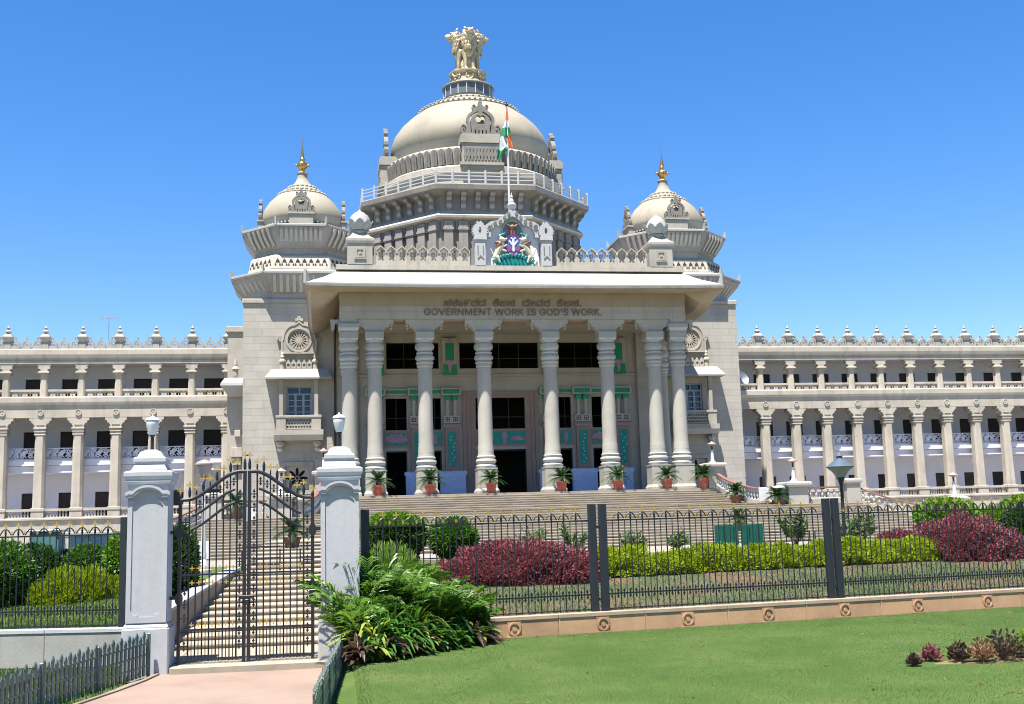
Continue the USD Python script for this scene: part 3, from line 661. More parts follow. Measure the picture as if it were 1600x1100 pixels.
for s in (-1, 1):
    for k in range(9):
        obj('parapet_panel', cb, pp, 'granite_warm', loc=(s * (3.62 + 0.764 * k), 0, 0))
def lotus(c, r=0.85, h=1.9):
    """stone lotus bud: an open calyx of petals round a domed, petalled bud"""
    m = MB().lathe([(r * .5, 0), (r * .55, .1), (r * .68, .16), (r * .68, .26), (r * .55, .32)], 24, c)
    m.lathe([(r * .6, .3), (r * .86, h * .32), (r * .93, h * .46), (r * .88, h * .6), (r * .7, h * .76), (r * .42, h * .89), (r * .16, h * .95), (r * .1, h * 1.0), (0.01, h * 1.03)], 28, c)
    for base_z, r0, r1, hh, n_, off in ((.30, .62, 1.10, .40, 8, 0), (h * .40, .95, .62, .38, 8, .5)):
        for k in range(n_):
            a = 2 * math.pi * (k + off) / n_; rings = []
            for t_ in np.linspace(0, 1, 7):
                rad = r * (r0 + (r1 - r0) * t_ ** (0.8 if r1 > r0 else 1.3)) + .03; wd = r * (.40 if r1 > r0 else .34) * math.sqrt(max(1 - t_ ** 2.4, 0)) + .012
                z = c[2] + base_z + h * hh * t_
                cx, cy = c[0] + rad * math.cos(a), c[1] + rad * math.sin(a); tx, ty = -math.sin(a), math.cos(a); ox, oy = math.cos(a), math.sin(a); th = .05
                rings.append([(cx - tx * wd, cy - ty * wd, z), (cx + ox * th, cy + oy * th, z), (cx + tx * wd, cy + ty * wd, z), (cx - ox * th, cy - oy * th, z)])
            m.loft(rings)
    return m
for s in (-1, 1):
    m = MB().bev(10.32, 12.12, -0.12, 1.7, 21.63, 23.2, c=0.03)
    m.loft([[(a, b_, z), (c_, b_, z), (c_, d_, z), (a, d_, z)] for a, c_, b_, d_, z in ((10.33, 12.11, -0.11, 1.69, 23.19), (10.2, 12.24, -0.24, 1.82, 23.35), (10.2, 12.24, -0.24, 1.82, 23.52), (10.5, 11.94, 0.1, 1.5, 23.75), (10.75, 11.7, .35, 1.2, 24.1))])
    q = obj('parapet_pier', cb, m.mirrored(s), 'granite')
    e = MB().ext(sbox(10.87, 22.12, 11.57, 22.82).difference(sbox(11.0, 22.25, 11.44, 22.69)), -0.122, 0.05).ext(sbox(11.12, 22.37, 11.32, 22.57), -0.122, 0.05).ext(sbox(10.8, 22.0, 11.64, 22.08), -0.122, 0.08)
    obj('square_emblem', q, e.mirrored(s), 'carved_stone')
    obj('lotus_finial', q, lotus((11.22 * s, 0.75, 24.0), 0.85, 1.85), 'eave_white', smooth=35)

# ---- porch back wall with its painted doors and windows
YB = 8.5
wall = sbox(-11.3, FL, 11.3, 18.0)
holes = [(-2.0, FL - .1, 2.0, 8.72), (-2.0, 10.35, 2.0, 12.85)]
for s in (-1, 1):
    for a, b_ in ((4.75, 5.75), (7.45, 9.1)):
        x0, x1 = sorted((s * a, s * b_))
        holes += [(x0, FL - .1, x1, 8.72), (x0, 10.35, x1, 12.85)]
    x0, x1 = sorted((s * 4.85, s * 9.0)); holes.append((x0, 15.2, x1, 17.3))
holes.append((-3.2, 15.2, 3.2, 17.3))
for h in holes: wall = wall.difference(sbox(*h))
obj('porch_back_wall', cb, MB().ext(wall, YB + 0.35, 0.35), 'inner_wall')
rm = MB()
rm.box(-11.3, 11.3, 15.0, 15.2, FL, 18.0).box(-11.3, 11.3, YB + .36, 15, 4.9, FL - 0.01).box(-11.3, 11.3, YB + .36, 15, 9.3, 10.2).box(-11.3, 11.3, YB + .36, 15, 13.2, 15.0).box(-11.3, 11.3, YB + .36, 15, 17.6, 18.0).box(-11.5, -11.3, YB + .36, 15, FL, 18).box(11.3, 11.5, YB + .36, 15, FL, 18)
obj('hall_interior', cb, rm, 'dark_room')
for (x0, z0, x1, z1) in holes:
    if z0 < 6:
        fr = MB().box(x0 + .002, x1 - .002, YB + .12, YB + .2, z1 - .12, z1 - .002)
        obj('door_frame', cb, fr.box(x0 + .002, x0 + .1, YB + .12, YB + .2, FL, z1 - .12).box(x1 - .1, x1 - .002, YB + .12, YB + .2, FL, z1 - .12), 'door_brown')
        continue
    m = MB(); xm = (x0 + x1) / 2
    n = 2 if x1 - x0 < 3 else (3 if x1 - x0 < 5 else 4)
    for k in range(1, n): xx_ = x0 + (x1 - x0) * k / n; m.box(xx_ - .03, xx_ + .03, YB + .15, YB + .2, z0, z1)
    zr = z0 + 0.38 * (z1 - z0); m.box(x0, x1, YB + .1, YB + .15, zr - .03, zr + .03)
    obj('window', cb, m, 'door_brown')
def rrect(x0, z0, x1, z1, r): return sbox(x0 + r, z0 + r, x1 - r, z1 - r).buffer(r, 6)
# central door surround: three receding mouldings
sur = MB()
for k, (a, d) in enumerate(((3.05, 0.10), (2.72, 0.07), (2.4, 0.04))):
    o = sbox(-a, FL, a, 13.35 - 0.16 * k * 1.0); b_ = 2.05 if k == 2 else (2.74 if k == 0 else 2.42)
    o = o.difference(sbox(-b_, FL - 1, b_, 13.35 - 0.16 * (k + 1) if k < 2 else 12.9))
    sur.ext(o, YB - .001 - .0, d + 0.02 * (2 - k))
obj('door_surround', cb, sur, 'pink_frame')
def lotus_flower(cx, cz, r):
    q = [affinity.rotate(affinity.translate(affinity.scale(Point(0, 0).buffer(1, 5), 0.17 * r, 0.42 * r), 0, 0.36 * r), a, origin=(0, 0)) for a in (-75, -50, -25, 0, 25, 50, 75)]
    return affinity.translate(affinity.scale(unary_union(q), 1.55, 0.95, origin=(0, 0)), cx, cz - 0.15)
def vase(cx, cz, r):
    return unary_union([affinity.translate(affinity.scale(Point(0, 0).buffer(1, 6), .28 * r, .5 * r), cx, cz + .2 * r), affinity.translate(affinity.scale(Point(0, 0).buffer(1, 6), .2 * r, .3 * r), cx, cz - .4 * r)])
def spandrel(x0, x1, motif):
    f_ = obj('spandrel_panel', cb, MB().ext(sbox(x0 - .12, 9.02, x1 + .12, 10.28), YB - .001, 0.07), 'pink_frame')
    obj('painted_field', f_, MB().ext(rrect(x0, 9.16, x1, 10.14, .08), YB - .072, 0.02), 'teal_paint')
    for kind, cx, r in motif:
        obj('lotus_relief' if kind == 'l' else 'vase_relief', f_, MB().ext(lotus_flower(cx, 9.6, r) if kind == 'l' else vase(cx, 9.62, r), YB - .093, 0.03), 'lotus_pink')
spandrel(-1.95, 1.95, [('v', 0.28, 0.75), ('l', 1.3, .5), ('l', -1.2, .5)])
for s in (-1, 1):
    x0, x1 = sorted((s * 7.5, s * 9.05)); spandrel(x0, x1, [('l', (x0 + x1) / 2, .85)])
    x0, x1 = sorted((s * 4.8, s * 5.7)); spandrel(x0, x1, [('v', (x0 + x1) / 2, .6)])
def pilaster(cx, wide):
    bw = 1.12 if wide else 0.72
    pb = obj('pilaster_plinth', cb, MB().bev(cx - bw + .12, cx + bw - .12, YB - 0.55, YB - .001, FL, 6.75, c=.02).loft([[(cx - bw + a, YB - .62 + a, z), (cx + bw - a, YB - .62 + a, z), (cx + bw - a, YB - .002, z), (cx - bw + a, YB - .002, z)] for a, z in ((.1, 6.752), (0.0, 6.85), (0, 7.0), (.1, 7.08))]), 'blue_paint', label='pale blue painted plinth')
    obj('sunk_panel', pb, MB().ext(sbox(cx - bw + .3, 5.35, cx + bw - .3, 6.5).difference(sbox(cx - bw + .36, 5.41, cx + bw - .36, 6.44)), YB - .551, .025), 'blue_paint')
    pl = obj('pilaster', cb, MB().bev(cx - .55, cx + .55, YB - .34, YB - .001, 7.082, 10.45, c=.02).loft([[(cx - a, YB - b_, z), (cx + a, YB - b_, z), (cx + a, YB - .003, z), (cx - a, YB - .003, z)] for a, b_, z in ((.56, .35, 10.452), (.72, .5, 10.62), (.72, .5, 10.74), (.6, .4, 10.8))]), 'pink_frame')
    pan = rrect(cx - .32, 7.45, cx + .32, 10.15, .14)
    obj('painted_field', pl, MB().ext(pan, YB - .342, .02), 'teal_paint')
    fl = []
    r_ = np.random.default_rng(int(abs(cx * 100)))
    for k in range(9):
        fl.append(Point(cx + r_.uniform(-.22, .22), 7.6 + .27 * k).buffer(.05, 3))
    obj('painted_flowers', pl, MB().ext(unary_union(fl), YB - .363, .012), 'blue_paint')
    g_ = sbox(cx - .62, 10.82, cx + .62, 11.42)
    for a in (-.31, .31):
        for i in range(3):
            for j in range(3): g_ = g_.difference(sbox(cx + a - .2 + .14 * i, 10.95 + .13 * j, cx + a - .2 + .14 * i + .1, 10.95 + .13 * j + .09))
    gb = obj('grille_block', cb, MB().ext(g_, YB - .2, .16), 'porch_trim')
    obj('grille_back', gb, B(cx - .6, cx + .6, YB - .2, YB - .001, 10.83, 11.41), 'dark_room')
    for a in (-.3, .3):
        cc = obj('colonnette', cb, MB().lathe([(.17, 11.42), (.17, 11.5), (.13, 11.55), (.13, 12.55), (.17, 12.62)], 14, (cx + a, YB - .25, 0)), 'porch_trim', smooth=40)
        obj('colonnette_capital', cc, sqloft([(.16, 12.62), (.24, 12.75), (.24, 13.0)], (cx + a, YB - .25)), 'green_paint')
    lb = obj('lintel_band', cb, MB().bev(cx - .78, cx + .78, YB - .45, YB - .001, 13.02, 13.62, c=.02), 'porch_trim')
    obj('painted_field', lb, MB().ext(sbox(cx - .66, 13.14, cx + .66, 13.5), YB - .451, .015), 'green_paint')
for s in (-1, 1):
    pilaster(3.95 * s, True); pilaster(6.6 * s, True); pilaster(9.9 * s, False)
    for a, b_ in ((4.75, 5.78), (7.42, 9.1)):
        x0, x1 = sorted((s * a, s * b_))
        q = obj('window_head', cb, MB().box(x0, x1, YB - .2, YB - .001, 13.1, 13.58), 'porch_trim'); obj('painted_field', q, MB().ext(sbox(x0 + .02, 13.2, x1 - .02, 13.47), YB - .201, .015), 'green_paint')
for cx in (-9.75, -4.0, 4.0, 9.75):
    q = obj('upper_pilaster', cb, MB().bev(cx - .62, cx + .62, YB - .3, YB - .001, 14.9, 17.62, c=.02), 'inner_wall')
    obj('painted_field', q, MB().ext(sbox(cx - .34, 15.75, cx + .34, 17.2).union(sbox(cx - .55, 14.65, cx + .55, 15.5)), YB - .301, .03), 'green_paint')
    obj('vase_relief', q, MB().ext(unary_union([sbox(cx - .3, 15.45, cx + .3, 15.8), vase(cx, 15.2, .55)]), YB - .332, .05), 'lotus_pink')
    obj('rosette', q, MB().ext(Point(cx, 17.4).buffer(.17), YB - .301, .05), 'lotus_pink')
obj('string_course', cb, B(-11.2, 11.2, YB - .12, YB - .001, 14.55, 14.72), 'inner_wall')

# ---- scrolled crest that stands before each dome
def crest(w, h):
    """scrolled lyre-shaped plate in (x, z), base at z = 0, pierced by a heart"""
    half = [(0, 1.08), (.05, 1.06), (.10, .99), (.09, .93), (.20, .86), (.28, .93), (.37, .92), (.42, .85), (.38, .78), (.29, .76), (.44, .71), (.60, .63), (.70, .53), (.71, .43), (.65, .34),
            (.66, .29), (.74, .27), (.82, .32), (.93, .31), (1.0, .22), (.99, .11), (.91, .03), (.78, 0), (.64, .05), (.55, .0), (.40, .02), (0, .02)]
    body = Polygon(half + [(-x, z) for x, z in reversed(half[1:-1])]).buffer(.03).buffer(-.03)
    heart = Polygon([(0, .56), (.07, .60), (.17, .60), (.25, .53), (.24, .44), (.15, .38), (.22, .34), (-.22, .34), (-.15, .38), (-.24, .44), (-.25, .53), (-.17, .60), (-.07, .60)])
    cut = [heart]
    for s in (-1, 1):
        cut.append(LineString(spiral(s * .83, .16, .125, 1.1, s, math.pi / 2 * (1 - s))).buffer(.020))
        cut.append(LineString(spiral(s * .32, .845, .07, 1.0, s, math.pi / 2 * (1 - s))).buffer(.016))
        cut.append(LineString([(s * .47, .10), (s * .50, .26), (s * .53, .44), (s * .46, .56), (s * .30, .64), (s * .12, .70)]).buffer(.026))
        cut.append(LineString([(s * .09, .05), (s * .09, .13)]).buffer(.03)); cut.append(LineString([(s * .27, .05), (s * .27, .13)]).buffer(.03))
    u = body.difference(unary_union(cut))
    return affinity.scale(u, w / 2, h / 1.06, origin=(0, 0))

# ---- corner towers with their turrets
def side_step(tw, s):
    sb = obj('side_block', tw, MB().box(20.002, 21.35, 10.4, 16.4, 1.5, 18.5).bev(20.002, 21.5, 10.25, 16.4, 18.502, 18.92, c=.03).mirrored(s), 'granite')
    can = MB().loft([[(20.1, 10.39, z), (20.1, y, z), (x, y, z), (x, 10.39, z)][::-1] for x, y, z in ((21.5, 9.8, 14.75), (21.75, 9.3, 14.3), (21.8, 9.25, 14.1), (21.2, 10.0, 13.3))])
    obj('canopy', sb, can.mirrored(s), 'eave_white')
    obj('corner_urn', sb, MB().lathe([(.22, 14.9), (.22, 15.4), (.3, 15.46), (.12, 15.7), (.16, 15.85), (.02, 16.3)], 12, (20.7, 9.9, 0)).mirrored(s), 'granite_warm', 35)
    for q in (BV(20.15, 21.0, 9.9, 10.39, 8.6, 9.3), BV(20.25, 20.9, 10.05, 10.39, 8.0, 8.58), BV(20.3, 20.75, 10.1, 10.39, 10.2, 10.7)): obj('small_bracket', sb, q.mirrored(s), 'granite_warm')


def tower(s):
    side = 'left' if s < 0 else 'right'
    win = (14.75, 11.0, 16.7, 13.8); low = (15.0, 5.85, 16.8, 7.7)
    wl = sbox(11.25, 1.5, 20.0, 20.4).difference(sbox(*win)).difference(sbox(*low))
    m = MB().ext(wl, 8.6, 0.4).box(11.25, 20.0, 8.602, 17.0, 1.5, 20.4)
    tw = obj('corner_tower', cb, m.mirrored(s), 'granite', label=f'tall plain granite {side} corner tower of the building')
    # ashlar facing, block by block, with recessed joints
    r = np.random.default_rng(31 + (s > 0)); z = 1.55; row = 0
    while z < 20.2:
        h = min(0.56, 20.38 - z); x = 11.27 - r.uniform(0, 1.0)
        while x < 19.98:
            w = r.uniform(1.15, 1.7); a, b_ = max(x, 11.27), min(x + w, 19.985); x += w
            if b_ - a < 0.12: continue
            q = sbox(a + .006, z + .006, b_ - .006, z + h - .006).difference(sbox(*win)).difference(sbox(*low))
            if q.is_empty: continue
            obj('stone_block', tw, MB().ext(q, 8.201, 0.012 + r.uniform(0, .006)).mirrored(s), 'granite_block')
        z += h
    def part(name, mb, mat, smooth=False): return obj(name, tw, mb.mirrored(s), mat, smooth)
    # rose window panel
    cx = 15.75
    pan = unary_union([sbox(cx - 1.36, 16.35, cx + 1.36, 17.5), ogee(cx, 17.3, 1.28, 1.75), Point(cx, 19.15).buffer(.16), Point(cx - .2, 19.02).buffer(.12), Point(cx + .2, 19.02).buffer(.12)])
    rose = Point(cx, 17.42).buffer(0.86, 24)
    part('rose_panel', MB().ext(pan.difference(rose), 8.17, 0.30), 'carved_stone')
    part('rose_panel_edge', MB().ext(pan.difference(pan.buffer(-0.12)), 7.868, 0.05).ext(Point(cx, 17.42).buffer(.98, 24).difference(rose), 7.868, .05), 'granite_warm')
    part('rose_back', MB().ext(rose.buffer(.03), 8.186, 0.01), 'dark_room')
    sp = [Point(cx, 17.42).buffer(.2, 10), Point(cx, 17.42).buffer(.86, 24).difference(Point(cx, 17.42).buffer(.74, 24))]
    for k in range(16):
        a = 2 * math.pi * k / 16
        sp.append(LineString([(cx + .15 * math.cos(a), 17.42 + .15 * math.sin(a)), (cx + .80 * math.cos(a), 17.42 + .80 * math.sin(a))]).buffer(.038))
        sp.append(Point(cx + .62 * math.cos(a + math.pi / 16), 17.42 + .62 * math.sin(a + math.pi / 16)).buffer(.085).difference(Point(cx + .62 * math.cos(a + math.pi / 16), 17.42 + .62 * math.sin(a + math.pi / 16)).buffer(.04)))
    part('rose_window', MB().ext(unary_union(sp), 8.05, 0.12), 'granite_warm')
    for e in (-1, 1):
        part('scroll', MB().ext(LineString(spiral(cx + e * 1.42, 17.5, .22, 1.2, e)).buffer(.06), 8.15, .2), 'carved_stone')
    # small parapet and canopy above the window
    for k in range(5):
        q = obj('parapet_panel', tw, MB().ext(sbox(cx - 1.0 + .4 * k + .02, 15.12, cx - 1.0 + .4 * k + .38, 15.62).union(Polygon([(cx - 1.0 + .4 * k + .05, 15.6), (cx - .8 + .4 * k, 15.85), (cx - .6 + .4 * k - .05, 15.6)])).difference(Point(cx - .8 + .4 * k, 15.4).buffer(.11)), 7.55, .14).mirrored(s), 'granite_warm')
    for e in (-1, 1):
        part('corner_urn', MB().lathe([(.2, 15.05), (.2, 15.6), (.28, 15.66), (.28, 15.76), (.12, 15.9), (.16, 16.05), (.1, 16.2), (.12, 16.3), (.02, 16.5)], 12, (cx + e * 1.25, 7.6, 0)), 'granite_warm', 35)
    can = MB().loft([[(cx - a, 8.19, z), (cx - a, y, z), (cx + a, y, z), (cx + a, 8.19, z)][::-1] for a, y, z in ((2.05, 7.4, 15.1), (2.45, 6.95, 14.52), (2.52, 6.85, 14.40), (2.52, 6.85, 14.28), (2.3, 7.1, 14.27))])
    part('canopy', can, 'eave_white')
    for e in (-1, 1):
        part('canopy_post', BV(cx + e * 1.32 - .15, cx + e * 1.32 + .15, 7.2, 7.5, 11.5, 14.26), 'granite')
    # window with shutters
    fr = sbox(14.76, 11.01, 16.69, 13.79)
    for a, b_, c_, d_ in ((14.86, 13.3, 15.68, 13.72), (15.77, 13.3, 16.6, 13.72)): fr = fr.difference(sbox(a, b_, c_, d_))
    for k in range(3):
        for j in range(4): fr = fr.difference(sbox(14.92 + .6 * k, 11.45 + .45 * j, 14.92 + .6 * k + .42, 11.45 + .45 * j + .37)) if j < 4 and 11.45 + .45 * j + .37 < 13.25 else fr
    wn = part('window', MB().ext(fr, 8.45, .08), 'shutter_blue')
    obj('pane', wn, MB().box(14.8, 16.65, 8.50, 8.51, 11.05, 13.75).mirrored(s), 'pane')
    obj('window_back', wn, MB().box(14.77, 16.68, 8.56, 8.59, 11.02, 13.78).mirrored(s), 'dark_room')
    # balcony
    part('balcony_slab', MB().extx(Polygon([(8.19, 9.55), (7.25, 9.6), (7.05, 9.85), (6.95, 10.0), (6.95, 10.4), (8.19, 10.4)]), cx - 1.85, cx + 1.85), 'granite')
    jal = sbox(cx - .95, 10.45, cx + .95, 11.3)
    for i in range(9):
        for j in range(3): jal = jal.difference(Point(cx - .85 + .21 * i + (.1 if j % 2 else 0), 10.62 + .25 * j).buffer(.085, 4))
    part('balcony_screen', MB().ext(jal, 7.25, .12), 'carved_stone')
    part('balcony_rail', BV(cx - 1.72, cx + 1.72, 7.0, 7.35, 11.32, 11.5), 'granite')
    for e in (-1, 1):
        part('balcony_pier', BV(cx + e * 1.32 - .36, cx + e * 1.32 + .36, 7.04, 7.32, 10.41, 11.32), 'granite')
        part('balcony_side', B(*sorted((cx + e * 1.6, cx + e * 1.48)), 7.33, 8.18, 10.41, 11.3), 'granite')
        part('corbel', MB().lathe([(.05, 8.75), (.2, 8.85), (.26, 9.0), (.2, 9.15), (.28, 9.25), (.34, 9.5)], 12, (cx + e * 1.4, 7.75, 0)), 'granite_warm', 35)
        part('corbel_arm', B(*sorted((cx + e * 1.25, cx + e * 1.55)), 7.3, 8.18, 9.3, 9.56), 'granite')
    # low pierced window
    part('low_window_frame', MB().ext(sbox(14.7, 5.55, 17.1, 8.0).difference(sbox(*low)), 8.19, .1), 'granite')
    lw = sbox(15.0, 5.85, 16.8, 7.7)
    cxx, czz = 15.9, 6.78
    for k in range(8):
        a = 2 * math.pi * k / 8
        pt = affinity.rotate(affinity.translate(affinity.scale(Point(0, 0).buffer(1, 6), .33, .12), .48, 0), math.degrees(a), origin=(0, 0))
        lw = lw.difference(affinity.translate(pt, cxx, czz))
    part('pierced_window', MB().ext(lw.difference(Point(cxx, czz).buffer(.1)), 8.42, .1), 'granite_warm')
    part('pierced_window_back', B(15.01, 16.79, 8.55, 8.59, 5.86, 7.69), 'dark_room')
    # tower cornice
    part('cornice', BV(11.15, 20.1, 8.05, 17.1, 20.402, 20.72, c=.05), 'granite')
    # side step block toward the wing (hidden on the right)
    if s < 0:
        side_step(tw, s)
    # ---- turret above
    c = (15.6, 12.6)
    T = obj('turret', cb, octloft([(4.3, 20.72), (4.3, 23.0)], c, hs=lambda R: 2.85 - (4.3 - R) * .5).mirrored(s), 'granite', label=f'eight-sided domed turret on the {side} tower')
    def tp(name, mb, mat, smooth=False): return obj(name, T, mb.mirrored(s), mat, smooth)
    hl = lambda R: 2.3 + (R - 4.3) * 0.5
    hu = lambda R: R * T8
    def eave(prof, hs, name):
        q = tp(name, octloft(prof, c, hs=hs, closed=True, cap=False), 'granite_dark')
        ro, zt = prof[-3][0] + .02, prof[-3][1]
        obj('eave_edge', q, octloft([(ro - .02, zt - .15), (ro, zt - .14), (ro, zt + .005), (ro - .07, zt + .05), (prof[-1][0], prof[-1][1] + .02)], c, hs=hs, cap=False).mirrored(s), 'eave_white')
    eave([(4.32, 21.15), (4.6, 21.4), (5.0, 21.85), (5.3, 22.2), (5.42, 22.46), (5.5, 22.5), (5.5, 22.72), (5.42, 22.76), (4.3, 23.12)], hl, 'lower_eave')
    tp('patterned_band', octloft([(4.18, 23.1), (4.22, 23.2), (4.0, 24.25), (3.85, 24.4)], c, hs=hl), 'granite_warm')
    tp('turret_drum', octloft([(3.72, 24.3), (3.72, 25.5)], c, hs=hu), 'granite')
    eave([(3.74, 24.95), (3.98, 25.2), (4.30, 25.7), (4.55, 26.15), (4.66, 26.46), (4.75, 26.5), (4.75, 26.7), (4.68, 26.74), (3.2, 27.15)], hu, 'upper_eave')
    # ribs under the eaves and pierced triangles on the band
    def face_frames(R, h):
        P8 = octa(R, h, 0, c)
        for i in range(8):
            a, b_ = np.array(P8[i][:2]), np.array(P8[(i + 1) % 8][:2]); mid = (a + b_) / 2
            d = b_ - a; L = np.linalg.norm(d); d /= L; nrm = np.array([d[1], -d[0]])
            if nrm[1] > 0.3: continue          # faces turned away
            yield mid, d, nrm, L
    for R, h, z0, prof, n in ((4.3, 2.3, 0, [(0, 21.25), (.22, 21.25), (.46, 21.5), (.86, 21.95), (1.12, 22.3), (1.17, 22.46), (0, 22.46)], 9), (3.72, 4.25 * T8, 0, [(0, 25.15), (.2, 25.15), (.42, 25.45), (.72, 25.85), (.95, 26.25), (1.0, 26.46), (0, 26.46)], 9)):
        for mid, d, nrm, L in face_frames(R, h):
            k = n if L > 3 else max(3, int(n * L / 4.4))
            for j in range(k):
                o = mid + d * ((j + .5) / k - .5) * (L - .1)
                mm = MB().extx(Polygon(prof), -.12, .12)      # x: along face, y: outward
                v = mm.v
                w = MB(); w.f = mm.f; w.n = mm.n
                w.v = [np.c_[o[0] + d[0] * q[:, 0] + nrm[0] * q[:, 1], o[1] + d[1] * q[:, 0] + nrm[1] * q[:, 1], q[:, 2]] for q in v]
                w.f = [f[:, ::-1] for f in w.f]
                tp('rib', w, 'granite')
    for mid, d, nrm, L in face_frames(4.05, hl(4.05)):
        k = max(3, int(L / 0.5)); tri = []
        for j in range(k):
            x = ((j + .5) / k - .5) * (L - .2)
            tri += [Polygon([(x - .17, 23.78), (x + .17, 23.78), (x, 24.08)]), Polygon([(x - .25, 23.52), (x - .1, 23.52), (x - .17, 23.70)]), Polygon([(x + .1, 23.52), (x + .25, 23.52), (x + .17, 23.70)])]
        mm = MB().ext(unary_union(tri), 0, .02); w = MB(); w.f = mm.f; w.n = mm.n
        w.v = [np.c_[mid[0] + d[0] * q[:, 0] - nrm[0] * (q[:, 1] - .075 + (q[:, 2] - 23.8) * .2), mid[1] + d[1] * q[:, 0] - nrm[1] * (q[:, 1] - .075 + (q[:, 2] - 23.8) * .2), q[:, 2]] for q in mm.v]
        tp('pierced_pattern', w, 'dark_room')
    # horns on the eave corners
    for R, hs, z in ((5.5, hl, 22.7), (4.75, hu, 26.68)):
        for (x, y, _) in octa(R, hs(R), 0, c):
            if y > c[1] + 3: continue
            a = math.atan2(y - c[1], x - c[0])
            mm = MB().ext(Polygon([(-.04, -.05), (.5, .02), (.3, .1), (.18, .28), (.08, .55), (-.04, .62)]), .06, .12).turned(a + math.pi).moved((x, y, z))
            tp('eave_horn', mm, 'eave_white')
    dm = [(3.05, 26.9), (3.2, 27.1), (3.12, 27.15), (2.95, 27.35), (3.12, 27.55), (3.28, 27.85), (3.32, 28.15), (3.25, 28.6), (3.05, 29.05), (2.68, 29.6), (2.15, 30.12), (2.05, 30.22)]
    tp('turret_dome', MB().lathe(dm, 48, (c[0], c[1], 0)), 'dome_plaster', 40)
    cap = [(2.10, 30.14), (2.12, 30.24), (1.92, 30.32), (1.80, 30.36), (1.36, 30.68), (1.32, 30.76), (.94, 31.08), (.90, 31.16), (.62, 31.42), (.50, 31.7), (.42, 31.9), (.40, 32.2), (.48, 32.28), (.3, 32.42)]
    tp('scaled_cap', MB().lathe(cap, 32, (c[0], c[1], 0)), 'dome_plaster', 30)
    for lv, (rr, z, n) in enumerate(((1.98, 30.24, 30), (1.54, 30.56, 26), (1.10, 30.94, 20))):
        mm = MB()
        for k in range(n):
            a = 2 * math.pi * (k + .5 * lv) / n; mm.mesh(trimesh.creation.icosphere(0, .17).apply_translation((c[0] + rr * math.cos(a), c[1] + rr * math.sin(a), z)))
        tp('petal_ring', mm, 'dome_plaster', True)
    tp('bead_ring', MB().mesh(trimesh.util.concatenate([trimesh.creation.icosphere(0, .11).apply_translation((c[0] + 3.13 * math.cos(a), c[1] + 3.13 * math.sin(a), 27.36)) for a in np.arange(60) * 2 * math.pi / 60])), 'carved_stone', True)
    gil = [(.24, 32.4), (.30, 32.5), (.19, 32.6), (.22, 32.66), (.39, 32.80), (.44, 32.98), (.39, 33.15), (.24, 33.3), (.17, 33.38), (.22, 33.46), (.25, 33.52), (.19, 33.6), (.15, 33.8), (.10, 34.2), (.05, 34.55), (.028, 34.6), (.022, 35.3), (.005, 35.4)]
    gf = tp('gilded_finial', MB().lathe(gil, 24, (c[0], c[1], 0)), 'gilding', 40)
    for k in range(4):
        a = math.pi / 2 * k
        obj('finial_knob', gf, MB().mesh(trimesh.creation.icosphere(1, .11).apply_translation((c[0] + .50 * math.cos(a), c[1] + .58 * math.sin(a), 33.0))).mirrored(s), 'gilding', True)
    for k in range(4):
        blk = BV(c[0] - .95, c[0] + .95, c[1] - 3.55, c[1] - 2.8, 26.95, 27.85, c=.04).ext(sbox(c[0] - 1.05, 27.86, c[0] + 1.05, 28.0), c[1] - 2.8, .85)
        tp('crest_block', blk.turned(math.pi / 2 * k, c), 'carved_stone')
        tp('crest', MB().ext(affinity.translate(crest(2.1, 1.95), c[0], 28.0), c[1] - 3.25, .26).turned(math.pi / 2 * k, c), 'carved_grey')
tower(-1); tower(1)

# ---- octagonal drum, gallery and great dome
C = (0.0, 24.0)
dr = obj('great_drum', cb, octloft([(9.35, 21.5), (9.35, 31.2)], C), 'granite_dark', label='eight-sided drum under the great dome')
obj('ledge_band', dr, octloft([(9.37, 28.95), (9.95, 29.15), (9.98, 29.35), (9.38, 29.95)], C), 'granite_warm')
P8 = octa(9.35, 9.35 * T8, 0, C)
def faces(R):
    Q = octa(R, R * T8, 0, C)
    for i in range(8):
        a, b_ = np.array(Q[i][:2]), np.array(Q[(i + 1) % 8][:2]); mid = (a + b_) / 2; d = b_ - a; L = np.linalg.norm(d); d /= L; n_ = np.array([d[1], -d[0]])
        yield i, mid, d, n_, L
def on_face(mb, o, d, n_):
    """mesh built with x along the face and -y outwards"""
    w = MB(); w.f = list(mb.f); w.n = mb.n
    w.v = [np.c_[o[0] + d[0] * q[:, 0] - n_[0] * q[:, 1], o[1] + d[1] * q[:, 0] - n_[1] * q[:, 1], q[:, 2]] for q in mb.v]; return w
pil = MB().bev(-.40, .40, -.38, 0, 24.5, 28.1, c=.02).bev(-.46, .46, -.46, 0, 28.102, 28.32, c=.02).bev(-.40, .40, -.40, 0, 28.322, 28.95, c=.02)
spn = sbox(-.62, 28.1, .62, 28.95).difference(unary_union([sbox(-.24, 27, .24, 28.45), Point(0, 28.45).buffer(.24)]))
pil.ext(spn, -0.01, .22)
brk = MB().extx(Polygon([(-.02, 29.97), (-.30, 30.1), (-.42, 30.4), (-.34, 30.75), (-.50, 31.0), (-.86, 31.1), (-1.0, 31.3), (-.95, 31.5), (-.02, 31.5)]), -.22, .22)
brk.v = [v_ for v_ in brk.v]
for i, mid, d, n_, L in faces(9.35):
    if n_[1] > 0.75: continue
    for k in range(6):
        o = mid + d * ((k + .5) / 6 - .5) * L
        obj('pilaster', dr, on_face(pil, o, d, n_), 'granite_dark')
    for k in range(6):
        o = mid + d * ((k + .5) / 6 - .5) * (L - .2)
        obj('gallery_bracket', dr, on_face(brk, o, d, n_), 'granite_dark')
